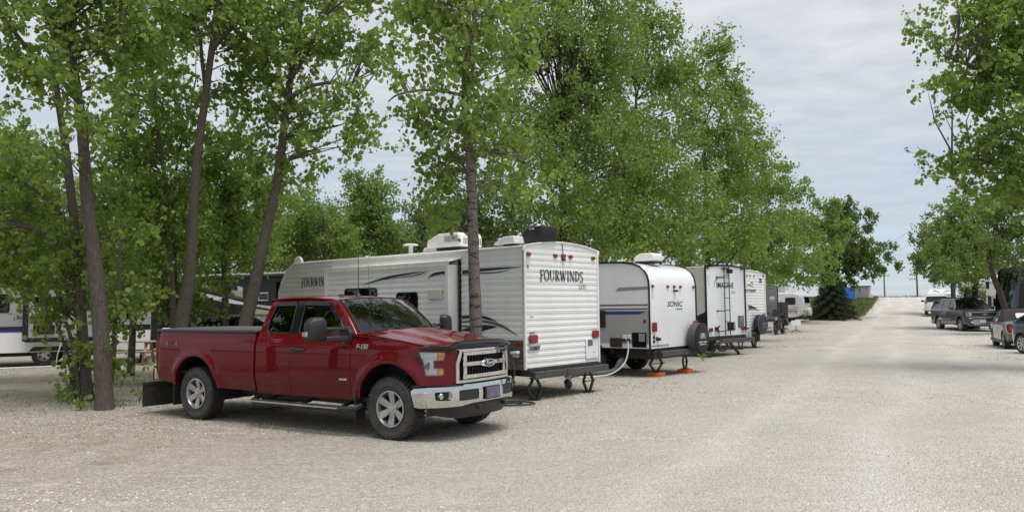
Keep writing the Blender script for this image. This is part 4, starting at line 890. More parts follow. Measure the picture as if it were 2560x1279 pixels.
for s in (1, -1):
    MB().panel([(0, 1.62)] + up + [(6.29, 1.62)], lambda u, v, s=s: (u, s * W, v), sp=.5, flange=0).build('side_wall', M['offcream'] if 'offcream' in M else M['white'], SO)
    MB().panel(lo, lambda u, v, s=s: (u, s * W, v), sp=.5, flange=0).build('side_wall', M['greyside'], SO)
    MB().tube([(p[0] - .006, s * (W + .006), p[1]) for p in smoothpts([(q[0], q[1], 0) for q in pf[:11]], 4)] if False else [(p[0] - .006, s * (W + .006), p[1]) for p in pf], .026, 6).build('edge_trim', M['glossblack'], SO)
    f = 1
    decal(SO, [(.04, 1.735), (6.2, 1.735), (6.2, 1.775), (.04, 1.775)], 'side', s * (W + .003), M['taupe'], s); decal(SO, [(.04, 1.64), (6.2, 1.64), (6.2, 1.68), (.04, 1.68)], 'side', s * (W + .003), M['taupe'], s)
    decal(SO, [(1.25, 1.53), (4.5, 1.53), (4.5, 1.60), (.10, 1.60), (.28, 1.53)], 'side', s * (W + .003), M['blue'], s); decal(SO, [(.03, 2.13), (.95, 2.10), (.85, 2.19), (.03, 2.20)], 'side', s * (W + .003), M['greydecal'], s)
    decal(SO, [(.03, ZB + .005), (6.3, ZB + .005), (6.3, .81), (.03, .81)], 'side', s * (W + .003), M['white'], s, 'skirt')
def hatch(T, x0, x1, z0, z1, y, m='blackplastic', nm='hatch', frame=None, s=1):
    e = MB().box(((x0 + x1) / 2, y + s * .012, (z0 + z1) / 2), (x1 - x0, .022, z1 - z0)).build(nm, M[m], T, bevel=.01); return e
v = hatch(SO, 1.25, 1.95, 1.20, 1.63, W, nm='fridge_vent')
for i in range(4): MB().box((1.6, W + .026, 1.28 + i * .09), (.6, .012, .03)).build('vent_slat', M['darkmetal'], v)
hatch(SO, .78, 1.13, .72, .95, W, 'darkmetal', 'cargo_hatch')
v = hatch(SO, .09, .49, .73, 1.09, W, 'glossblack', 'water_heater_door'); MB().box((.21, W + .028, .97), (.16, .01, .19)).build('door_panel', M['greydecal'], v, bevel=.004)
for x in (.70, .57):
    v = MB().box((x, W + .012, .955), (.10, .02, .15)).build('inlet_plate', M['whitetrim'], SO, bevel=.006); MB().lathe([(.045, 0), (.04, .05)], (x, W + .02, .90), 'y', 12).build('inlet_cap', M['blackplastic'], v)
MB().lathe([(.045, 0), (.04, .02)], (.14, W, 1.36), 'y', 14).build('marker_lamp', M['redlens'], SO)
for y in (1.04, .29, -.04, -.36, -1.08): lens(SO, (-.02, y, 2.24 if False else 2.205), (.04, .09, .075))
MB().box((-.05, -.05, 2.10), (.10, .12, .05)).build('rear_camera', M['blackplastic'], SO, bevel=.015)
text('SONIC', 'rear_lettering', M['ink'], SO, plane_M((-.003, -.06, 1.765), (0, -1, 0), (0, 0, 1)), .185, sx=1.42, shear=.28, extrude=.002, bold=.002); text('by Venture RV', 'rear_lettering', M['greyink'], SO, plane_M((-.003, -.28, 1.645), (0, -1, 0), (0, 0, 1)), .07, sx=.85)
text('WWW.VENTURE-RV.COM', 'rear_lettering', M['greyink'], SO, plane_M((-.003, .72, .755), (0, -1, 0), (0, 0, 1)), .075, sx=.95)
MB().box((-.003, 1.03, 2.05), (.003, .10, .12)).build('sticker', M['plate'], SO); text('3', 'site_number', M['blue'], SO, plane_M((-.003, 1.03, 1.93), (0, -1, 0), (0, 0, 1)), .09)
for y in (1.01, -1.12): lens(SO, (-.03, y, 1.22), (.05, .19, .23), n='tail_lamp', bev=.07)
for (y, z) in ((1.02, .97), (1.02, .87)): MB().lathe([(.045, 0), (.045, -.015)], (-.002, y, z), 'x', 14).build('cable_port', M['blackplastic'], SO)
e = MB().lathe([(.05, 0), (.05, -.03), (.03, -.05)], (-.002, .88, .93), 'x', 14).build('cable_inlet', M['blackplastic'], SO); MB().box((-.05, .83, .92), (.06, .08, .07)).build('inlet_flap', M['blue'], e)
def spare(T, p, r, w, m_face, m_rim, nm='spare_wheel', rz=0):
    e = bpy.data.objects.new(nm, None); col.objects.link(e); e.parent = T; e.location = p; e.rotation_euler = (0, 0, rz)
    MB().lathe([(r * .55, 0), (r * .97, .0), (r, -.03), (r, -w + .02)], (0, 0, 0), 'x', 40).build('cover_band', m_rim, e, smooth=50)
    MB().lathe([(r * .985, -w + .03), (r * .985, -w), (r * .93, -w - .012), (r * .3, -w - .016), (.01, -w - .016)], (0, 0, 0), 'x', 40).build('cover_face', m_face, e, smooth=50); return e
M['cover'] = mat('black vinyl wheel cover', (.014, .015, .016), .5, spec=.25, c2=(.022, .023, .023), vscale=6, bump=.1, bscale=12); M['coverband'] = mat('faded vinyl band', (.085, .076, .07), .6, c2=(.055, .05, .046), vscale=6)
sp = spare(SO, (-.10, -.86, .88), .40, .24, M['cover'], M['coverband'])
xf_ = -.26
text('R', 'cover_lettering', M['whiteink'], sp, plane_M((xf_, -.055, .06), (0, -1, 0), (0, 0, 1)), .19, sx=.75, extrude=.002, bold=.002)
mr = text('R', 'cover_lettering', M['whiteink'], sp, plane_M((xf_, .055, .06), (0, 1, 0), (0, 0, 1)), .19, sx=.75, extrude=.002, bold=.002)
for s in (-1, 1): decal(sp, [tuple(p) for p in ribbon([Vector(q) for q in ((s * .12, -.03), (s * .155, .03), (s * .165, .10), (s * .15, .16))], [.01, .035, .035, .0])], 'end', xf_, M['greydecal'], -1, 'cover_emblem')
rl = random.Random(4)
for row, (z, n, h) in enumerate(((-.09, 17, .045), (-.15, 14, .028))):
    for i in range(n):
        y = .22 - i * .44 / n
        if i in (8, 9) and row == 0: continue
        MB().box((xf_, y * (1 if row == 0 else .8), z - i * 0), (.003, .013, h * rl.uniform(.7, 1.1))).build('cover_lettering', M['whiteink'], sp)
MB().bar((-.10, .86, .56), (-.10, -1.45, .56), .11, .13).build('rear_bumper', M['greysteel'], SO, bevel=.012)
MB().bar((-.10, -.86, .55), (-.10, -.86, .80), .06, .06, up=(1, 0, 0)).build('spare_carrier', M['blacksteel'], SO)
aircon(SO, .55, .25, 2.81, 'whitetrim', .58, .48, .20, flip=1, slots=False)
gear(SO, 6.3, 2 * W, ZB, 1.75, r=.36, wheels=2)
MB().box((.4, 0, .55), (.8, 2.0, .22)).build('belly_tank', M['darkmetal'], SO)
scissor(SO, .18, .62, .52, .10, .62); scissor(SO, .05, -.62, .48, .10, .22)
for (y, x, w_) in ((.62, .18, .36), (-.62, .05, .28)):
    p = Vector((4.06, 19.9, 0)) + Vector((math.sin(R(-50)), math.cos(R(-50)), 0)) * x + Vector((-math.cos(R(-50)), math.sin(R(-50)), 0)) * y
    k = MB(); k.box((0, 0, .05), (.30, w_, .10)); k.box((0, 0, .105), (.10, .10, .01)); o = k.build('levelling_block', M['orange'], None, bevel=.012); o.location = p; o.rotation_euler = (0, 0, az(-50))
    tag(o, ('wide' if y > 0 else 'narrow') + ' orange plastic levelling block under the ' + ('low splayed' if y > 0 else 'tall narrow') + ' jack of the rounded-tail trailer', 'levelling block', 'orange jack blocks')
def wl(T, x, y, z):                                       # local -> world for a trailer root
    a = T.rotation_euler.z; return Vector((T.location.x + x * math.cos(a) - y * math.sin(a), T.location.y + x * math.sin(a) + y * math.cos(a), T.location.z + z))
tag(MB().tube(smoothpts([wl(SO, .57, W + .07, .88), wl(SO, .55, W + .12, .6), wl(SO, .62, W + .25, .3), wl(SO, .9, W + .5, .08), wl(SO, 1.4, W + 1.0, .04)], 8), .016, 8).build('water_hose', M['hosewhite']), 'white water hose drooping from the rounded-tail trailer flank to the ground', 'hose')
hp = smoothpts([wl(SO, .85, W - .15, .42), wl(SO, .85, W + .02, .36), wl(SO, .95, W + .12, .16), wl(SO, 1.25, W + .35, .09), wl(SO, 1.7, W + .9, .08), wl(FW, .55, -.9, .10), wl(FW, .5, -.75, .20)], 10)
tag(MB().tube(hp, [.058 + .006 * (i % 2) for i in range(len(hp))], 10).build('sewer_hose', M['hosegrey']), 'ribbed grey sewer hose lying between the ribbed and rounded-tail trailers', 'hose')
e = MB().lathe([(.07, 0), (.075, .10), (.055, .12)], tuple(wl(FW, .32, -.55, .30)), 'z', 14).build('valve_cap', M['cream']); tag(e, 'tan sewer valve cap under the rear bumper of the ribbed white trailer', 'cap')

# ---------------------------------------------------------------- IMAGINE trailer with ladder
IM = root('travel_trailer', (7.31, 27.0, 0), az(-44), 'flat-backed white travel trailer with a black ladder on its rear wall', 'travel trailer', 'travel trailers parked along the gravel lane')
W = 1.25; ZB = .68; ZT = 3.0; top = lambda y: ZT + .07 * (1 - (y / W) ** 2)
M['cooltint'] = mat('pale grey white fibreglass', (.79, .81, .83), .25, coat=.4, c2=(.75, .77, .79), vscale=1.2); M['creamwall'] = mat('cream fibreglass', (.76, .75, .71), .28, coat=.3, c2=(.70, .69, .65), vscale=2)
MB().panel([(-W, ZB), (W, ZB)] + [(y, top(y)) for y in np.linspace(W, -W, 15)], lambda y, z: (0, y, z), sp=.4, flange=0).build('rear_wall', M['cooltint'], IM)
for s in (1, -1):
    MB().panel([(0, ZB), (0, ZT), (8.2, ZT), (8.6, 2.6), (8.8, 1.5), (8.8, ZB)], lambda u, v, s=s: (u, s * W, v), sp=.8, flange=0).build('side_wall', M['creamwall'], IM)
    MB().bar((-.01, s * (W + .008), ZB - .03), (-.01, s * (W + .008), ZT + .01), .06, .05).build('corner_trim', M['glossblack'], IM, bevel=.008)
    decal(IM, [(.03, .95), (.03, 1.50), (.9, 1.15), (2.2, 1.05), (2.2, .95)], 'side', s * (W + .003), M['ink'], s); decal(IM, [(.03, .70), (.03, .80), (8, .80), (8, .70)], 'side', s * (W + .003), M['ink'], s)
    lens(IM, (.2, s * (W + .012), .90), (.14, .03, .06))
MB().panel([(-W, ZB), (W, ZB), (W, 1.5), (-W, 1.5)], lambda y, z: (8.8, y, z), sp=.8, flange=0).build('front_wall', M['white'], IM); MB().grid(lambda i, y: ((8.8, 8.6, 8.2)[i], y, (1.5, 2.6, 3.0)[i]), (0, 1, 2), (-W, W)).build('front_cap', M['white'], IM)
MB().grid(lambda x, y: (x, y, top(y)), (0, 4, 8.2), np.linspace(-W, W, 9)).build('roof', M['whitetrim'], IM)
MB().tube([(-.012, y, top(y)) for y in np.linspace(-W, W, 11)], .03, 6).build('rear_roof_trim', M['glossblack'], IM)
ld = MB()
for y in (.295, -.02): ld.tube([(.30, y, 3.14), (.12, y, 3.20), (-.08, y, 3.15), (-.13, y, 3.0), (-.13, y, .70)], .017, 8)
ldo = ld.build('ladder', M['blacksteel'], IM)
for z in (2.72, 1.96, 1.54, .86, 2.36, 1.16, 2.98): MB().tube([(-.13, .295, z), (-.13, -.02, z)], .014, 6).build('rung', M['blacksteel'], ldo)
for z in (2.66, 1.52, .84):
    b = MB().tube([(-.0, .57, z), (-.10, .57, z), (-.13, .295, z)], .016, 6); b.lathe([(.035, 0), (.035, -.02)], (-.002, .57, z), 'x', 10); b.build('ladder_bracket', M['blacksteel'], ldo)
for (y, w_) in ((1.10, .12), (.18, .12), (.03, .10), (-.13, .12), (-1.06, .12)): lens(IM, (-.02, y, 2.955), (.03, w_, .055))
MB().box((-.10, -.14, 2.87), (.16, .15, .14)).build('rear_camera', M['blackplastic'], IM, bevel=.02)
text('IMAGINE', 'rear_lettering', M['ink'], IM, plane_M((-.004, .03, 2.385), (0, -1, 0), (0, 0, 1)), .27, sx=1.05, extrude=.002, bold=.003)
text('XLS', 'rear_lettering', M['greydecal'], IM, plane_M((-.004, -.50, 2.15), (0, -1, 0), (0, 0, 1)), .14, sx=1.2)
swoosh('end', -.003, [(.72, 2.32), (.66, 2.52), (.42, 2.64), (.0, 2.66), (-.34, 2.64)], [.01, .05, .06, .03, .0], 'greydecal', -1, IM)
MB().box((-.003, 1.06, 2.62), (.003, .16, .22)).build('sticker', M['plate'], IM); text('4', 'site_number', M['blue'], IM, plane_M((-.004, 1.05, 2.42), (0, -1, 0), (0, 0, 1)), .10)
v = MB().box((-.012, -.29, .99), (.022, .50, .28)).build('shower_box', M['glossblack'], IM, bevel=.01); MB().box((-.026, -.46, 1.0), (.006, .08, .22)).build('box_label', M['greydecal'], v)
v = MB().box((-.012, -.935, 1.135), (.022, .39, .41)).build('water_heater_door', M['taupe'], IM, bevel=.01); MB().box((-.026, -.94, 1.22), (.006, .10, .13)).build('box_label', M['greydecal'], v)
for y in (1.03, -1.05): lens(IM, (-.03, y, .90), (.05, .21, .13), n='tail_lamp', bev=.05)
b = MB(); b.box((-.05, .70, .92), (.10, .10, .14)); b.bar((-.08, .70, .96), (-.10, .60, 1.02), .04, .04); b.tube([(-.09, .66, .86), (-.10, .62, .60), (-.2, .6, .45)], .014, 6); b.build('power_inlet', M['blackplastic'], IM)
cl = MB()
for i in range(9):
    a0 = i * .7; cl.tube([(-.22 + .03 * math.sin(i * 2), .62 + (.26 + .03 * (i % 3)) * math.cos(t) + .05 * math.sin(i), .40 + (.14 + .02 * (i % 2)) * math.sin(t) - .02 * (i % 4)) for t in np.linspace(a0, a0 + 2 * PI, 18)], .014, 5)
cl.build('coiled_cord', M['blackplastic'], IM)
MB().box((.03, 0, .61), (.16, 2.48, .14)).build('underbelly_edge', M['darkmetal'], IM)
MB().bar((-.20, .70, .52), (-.20, -1.42, .52), .12, .13).build('rear_bumper', M['greysteel'], IM, bevel=.012)
gear(IM, 8.7, 2 * W, ZB, 3.6)
stab(IM, -.02, .55, .46, .0, .62); stab(IM, -.02, -.12, .46, .0, -.56)
for (y, z, w_) in ((.95, 0, 0),): pass
jg = root('water_jug', wl(IM, -.20, -1.08, .585), az(-44), 'clear plastic water jug standing on the bumper of the trailer with a ladder', 'jug')
M['jug'] = mat('clear jug plastic', (.75, .82, .85), .12, trans=.7); MB().lathe([(.10, 0), (.105, .05), (.10, .10), (.105, .16), (.09, .22), (.03, .26), (.03, .30)], (0, 0, 0), 'z', 16).build('bottle', M['jug'], jg); MB().lathe([(.035, .295), (.035, .33)], (0, 0, 0), 'z', 12).build('cap', M['ink'], jg)

# ---------------------------------------------------------------- ribbed trailer with bird graphic
JF = root('travel_trailer', (9.44, 31.32, 0), az(-45), 'ribbed pale grey travel trailer with bird graphic and navy-covered spare wheel', 'travel trailer', 'travel trailers parked along the gravel lane')
W = 1.22; ZB = .68; ZT = 2.93; topj = lambda y: ZT + .14 * (1 - (y / W) ** 2)
for (z0, z1) in ((ZB, 1.3), (1.3, 1.95), (1.95, 2.5), (2.5, 3.10)): siding(JF, 'end', -W, W, z0 + .004, z1, 0, M['offwhite'], -1, 16, top=topj)
for s in (1, -1):
    for (z0, z1, mm) in ((ZB, 1.3, 'taupeside'), (1.3, 2.1, 'offwhite'), (2.1, ZT, 'offwhite')): siding(JF, 'side', 0, 7.6, z0 + .004, z1, s * W, M[mm], s, 3)
    MB().bar((-.008, s * (W + .006), ZB), (-.008, s * (W + .006), ZT), .05, .05).build('corner_trim', M['whitetrim'], JF)
MB().grid(lambda x, y: (x, y, topj(y)), (0, 4, 7.6), np.linspace(-W, W, 9)).build('roof', M['whitetrim'], JF); MB().box((7.6, 0, 1.8), (.04, 2.4, 2.3)).build('front_wall', M['offwhite'], JF)
MB().tube([(-.014, y, topj(y)) for y in np.linspace(-W - .06, W + .06, 11)], .02, 6).build('rear_roof_trim', M['whitetrim'], JF); MB().bar((0, -W - .08, 2.82), (4, -W - .08, 2.82), .09, .09).build('awning_roll', M['whitetrim'], JF)
for y in (.98, .22, -.04, -.35, -1.11): roundlens(JF, (-.012, y, 2.86), .045)
text('JAY FLIGHT', 'rear_lettering', M['redink'], JF, plane_M((-.014, -.02, 2.26), (0, -1, 0), (0, 0, 1)), .16, sx=1.12, shear=.15, extrude=.002, bold=.004)
swoosh('end', -.012, [(.30, 2.44), (.1, 2.50), (-.1, 2.46), (-.36, 2.42)], [.0, .05, .05, .0], 'greydecal', -1, JF); swoosh('end', -.012, [(-.05, 2.55), (-.18, 2.60), (-.3, 2.50)], [.02, .07, .0], 'greydecal', -1, JF)
decal(JF, [(-.80, 2.80), (-.98, 2.74), (-.98, 2.66), (-.80, 2.68)], 'end', -.012, M['navy'], -1); decal(JF, [(-.74, 2.64), (-1.0, 2.64), (-1.02, 2.60), (-.74, 2.60)], 'end', -.012, M['navy'], -1)
decal(JF, [(.25, 1.70), (-.05, 1.68), (-.35, 1.61), (-.55, 1.55), (-.1, 1.555), (.2, 1.53), (.10, 1.60)], 'end', -.012, M['navy'], -1); swoosh('end', -.012, [(.34, 1.47), (0, 1.53), (-.35, 1.53), (-.80, 1.47)], [.0, .05, .06, .0], 'greydecal', -1, JF)
MB().box((-.012, -.28, 1.40), (.004, .26, .16)).build('sticker', M['white'], JF); lens(JF, (-.03, -1.06, 1.29), (.05, .19, .13), n='tail_lamp'); lens(JF, (-.03, 1.0, 1.29), (.05, .19, .13), n='tail_lamp'); MB().box((-.02, -1.07, 1.14), (.008, .30, .15)).build('licence_plate', M['plate'], JF)
M['navycover'] = mat('navy vinyl wheel cover', (.010, .014, .026), .4, c2=(.016, .02, .03), vscale=5)
sp = spare(JF, (-.12, -.36, .93), .40, .22, M['navycover'], M['navycover']); MB().tube([(-.215, .397 * math.cos(a), .397 * math.sin(a)) for a in np.linspace(0, 2 * PI, 33)], .008, 5).build('cover_piping', M['greydecal'], sp)
text('JAYCO', 'cover_lettering', M['greydecal'], sp, plane_M((-.24, -.10, .02), (0, -1, 0), (0, 0, 1)), .11, sx=1.1, bold=.002); MB().box((-.24, -.10, -.10), (.003, .24, .025)).build('cover_lettering', M['greydecal'], sp)
MB().bar((-.12, 1.1, .60), (-.12, -1.42, .60), .10, .11).build('rear_bumper', M['greysteel'], JF, bevel=.01); MB().box((.02, 0, .62), (.14, 2.4, .1)).build('underbelly_edge', M['darkmetal'], JF)
gear(JF, 7.5, 2 * W, ZB, 3.0); scissor(JF, .0, -.25, .55, .0, .36); scissor(JF, .35, -.80, .58, .0, .34, m=M['blacksteel']); scissor(JF, .0, .85, .55, .0, .36)
k = MB().box((0, 0, .03), (.4, .4, .06)); o = k.build('jack_pad', M['gascan'], None, bevel=.008); o.location = wl(JF, .35, -.80, -.0); o.location.z = -.045; tag(o, 'flat red jack pad under the trailer with the bird graphic', 'jack pad')

# ---------------------------------------------------------------- grey-backed trailer
AP = root('travel_trailer', (17.32, 53.0, gz(0, 53)), az(-47), 'travel trailer with plain slate grey rear wall beside the motorcycle', 'travel trailer', 'travel trailers parked along the gravel lane')
W = 1.15; ZB = .60; ZT = 2.84; topa = lambda y: ZT + .09 * (1 - (y / W) ** 2)
M['apexgrey'] = mat('slate grey fibreglass', (.085, .092, .098), .3, coat=.3, c2=(.10, .105, .11), vscale=1.5)
MB().panel([(-W, ZB), (W, ZB)] + [(y, topa(y)) for y in np.linspace(W, -W, 11)], lambda y, z: (0, y, z), sp=.5, flange=0).build('rear_wall', M['apexgrey'], AP)
for s in (1, -1):
    MB().panel([(0, ZB), (0, ZT), (6, ZT), (6.4, 2.2), (6.5, ZB)], lambda u, v, s=s: (u, s * W, v), sp=.8, flange=0).build('side_wall', M['white'], AP); MB().bar((-.01, s * (W + .006), ZB), (-.01, s * (W + .006), ZT), .05, .05).build('corner_trim', M['ink'], AP)
    decal(AP, [(.4, 1.5), (1.6, 1.5), (1.6, 2.1), (.4, 2.1)], 'side', s * (W + .004), M['ink'], s, 'side_window')
MB().grid(lambda x, y: (x, y, topa(y) + .005), (0, 3, 6), np.linspace(-W, W, 7)).build('roof', M['whitetrim'], AP); MB().box((6.45, 0, 1.5), (.05, 2.28, 1.8)).build('front_wall', M['white'], AP); MB().box((.5, .2, 2.95), (.5, .6, .14)).build('roof_vent', M['whitetrim'], AP, bevel=.02)
text('APEX', 'rear_lettering', M['whiteink'], AP, plane_M((-.004, -.30, 2.0), (0, -1, 0), (0, 0, 1)), .33, sx=.95, shear=.15, bold=.006); MB().box((-.004, -.28, 1.80), (.003, .85, .05)).build('rear_lettering', M['greydecal'], AP)
MB().box((-.01, -.2, 2.66), (.02, .55, .05)).build('rear_marker_bar', M['ink'], AP)
for y in (1.0, -1.0): lens(AP, (-.02, y, 1.1), (.04, .16, .12), n='tail_lamp')
MB().bar((-.12, 1.1, .5), (-.12, -1.2, .5), .1, .1).build('rear_bumper', M['blacksteel'], AP); gear(AP, 6.4, 2 * W, ZB, 2.6); scissor(AP, 0, .8, .45, 0); scissor(AP, 0, -.8, .45, 0)

# ---------------------------------------------------------------- egg-shaped fibreglass trailer
SC = root('fibreglass_trailer', (23.4, 62.6, gz(0, 62.6)), az(-52), 'small egg-shaped white fibreglass trailer with spare wheel on its tail', 'travel trailer')
b = MB(); Ls, Ws, Hs = 3.3, .98, 2.02
def egg(u, v):                                           # superellipse shell, u along profile angle, v around width
    cu, su = math.cos(u), math.sin(u); cv, sv = math.cos(v), math.sin(v); p = lambda a, n: math.copysign(abs(a) ** n, a)
    k = p(cv, .42); x = Ls / 2 + Ls / 2 * p(cu, .55) * (abs(k) * .16 + .84); z = .30 + Hs / 2 + Hs / 2 * p(su, .50) * (abs(k) ** 1 * .14 + .86) ; y = Ws * p(sv, .40) * (1 - .06 * max(0, p(su, .5)))
    return (x, y, z)
us_ = np.linspace(0, 2 * PI, 49); vs_ = np.linspace(-PI / 2, PI / 2, 33); b.grid(egg, us_, vs_)
for v_ in (-PI / 2, PI / 2): b.add([egg(u, v_) for u in us_[:-1]], [tuple(range(48))])
b.build('shell', M['white'], SC, smooth=70)
for s in (1, -1):
    wv = MB().panel(rr(.62, 1.42, 1.36, 1.92, .10), lambda u, v, s=s: (u, s * (Ws + .012 - .03 * max(0, v - 1.5)), v), [rr(.67, 1.37, 1.41, 1.87, .07)], sp=.3, flange=.03, inward=lambda p, s=s: Vector((0, -s, 0))).build('window', M['ink'], SC); MB().panel(rr(.66, 1.38, 1.40, 1.88, .07), lambda u, v, s=s: (u, s * (Ws + .002 - .03 * max(0, v - 1.5)), v), sp=.4, flange=0).build('pane', M['privacy'], wv); MB().box((1.02, s * (Ws + .005), 1.64), (.03, .02, .48)).build('window_bar', M['ink'], wv)
    for xx in (.84, 1.20): MB().box((xx, s * (Ws - .06), 1.64), (.22, .01, .44)).build('curtain', M['cream'], wv)
    MB().tube([(x, s * (Ws + .004), 1.17) for x in (.35, 1.6, 2.95)], .014, 6).build('belt_moulding', M['greydecal'], SC)
    MB().bar((.45, s * (Ws + .006), 1.02), (1.6, s * (Ws + .006), 1.02), .004, .035).build('pin_stripe', M['redink'], SC)
text('Scamp', 'side_lettering', M['redink'], SC, plane_M((.98, Ws + .012, .87), (-1, 0, 0), (0, 0, 1)), .30, sx=1.35, extrude=.002, bold=.004)
wv = MB().panel(rr(-.62, .62, 1.48, 1.98, .09), lambda y, z: (-.035 + .12 * max(0, z - 1.5) + .08 * abs(y) ** 3, y, z), [rr(-.57, .57, 1.53, 1.93, .06)], sp=.2, flange=.03, inward=lambda p: Vector((1, 0, 0))).build('window', M['ink'], SC); MB().panel(rr(-.58, .58, 1.52, 1.94, .06), lambda y, z: (-.028 + .12 * max(0, z - 1.5) + .08 * abs(y) ** 3, y, z), sp=.2, flange=0).build('pane', M['privacy'], wv)
spare(SC, (-.02, -.15, .80), .33, .20, M['white'], M['white'])
for y in (.78, -.78): lens(SC, (-.0, y, .85), (.06, .16, .12), n='tail_lamp')
for xx in (.55, .8, 1.05, 1.3): MB().lathe([(.05, 0), (.04, .02)], (xx, Ws - .01, .66), 'y', 10).build('service_cap', M['darkmetal'], SC)
MB().box((.2, 0, .28), (.5, 1.3, .08)).build('rear_bumper', M['blacksteel'], SC); MB().box((1.7, 0, .28), (3.0, 1.5, .08)).build('chassis', M['darkmetal'], SC)
for s in (-1, 1): make_wheel(SC, (1.55, s * .82, .30), .30, .18, .17, s, 5); MB().bar((.1, s * .55, .3), (.02, s * .6, .0), .04, .04).build('rear_leg', M['blacksteel'], SC)
MB().box((1.3, .1, 2.40), (.7, .5, .2)).build('air_conditioner', M['whitetrim'], SC, bevel=.04)
# tall white trailer roofs further along the row
def plain_trailer(loc, a, L_, W_, zb, zt, label, side='white', stripe='taupe', group='travel trailers parked along the gravel lane', win=((1.2, 2.2), (3.4, 4.2)), cat='travel trailer', name='travel_trailer', nosecut=.5, ac=True, rearm=None):
    T = root(name, (loc[0], loc[1], gz(*loc)), az(a), label, cat, group); h = W_ / 2; ol = [(0, zb), (0, zt), (L_ - nosecut, zt), (L_ - .1, zt - .6), (L_, 1.3), (L_, zb)]
    for s in (1, -1):
        MB().panel(ol, lambda u, v, s=s: (u, s * h, v), sp=1.0, flange=0).build('side_wall', M[side], T)
        decal(T, [(.02, zb + .3), (L_ - .02, zb + .3), (L_ - .02, zb + .5), (.02, zb + .42)], 'side', s * (h + .004), M[stripe], s)
        for (a0, a1) in win:
            w_ = MB().panel(rr(a0, a1, 1.65, 2.25, .08), lambda u, v, s=s: (u, s * (h + .012), v), sp=.4, flange=.02, inward=lambda p, s=s: Vector((0, -s, 0))).build('window', M['glossblack'], T); MB().panel(rr(a0 + .05, a1 - .05, 1.70, 2.20, .05), lambda u, v, s=s: (u, s * (h + .015), v), sp=.5, flange=0).build('pane', M['privacy'], w_)
        MB().tube([(p[0], s * h, p[1]) for p in ol[:5]], .03, 6).build('edge_trim', M['whitetrim'], T)
    MB().grid(lambda i, y: (ol[i][0], y, ol[i][1]), range(1, 6), (-h, 0, h)).build('roof_and_front', M['white'], T); MB().grid(lambda z, y: (0, y, z), (zb, zt), (-h, h)).build('rear_wall', M[rearm or 'white'], T)
    for y in (h - .2, -h + .2): lens(T, (-.02, y, 1.1), (.04, .16, .14), n='tail_lamp')
    if ac: aircon(T, L_ * .45, 0, zt, slots=False)
    gear(T, L_, W_, zb, L_ * .42); MB().bar((-.1, h - .1, .5), (-.1, -h + .1, .5), .1, .1).build('rear_bumper', M['blacksteel'], T)
    return T
plain_trailer((27.5, 78.0), -50, 6.2, 2.4, .62, 2.55, 'white travel trailer with rooftop unit showing above the egg-shaped trailer', win=((1.0, 1.8), (3.2, 4.4)))
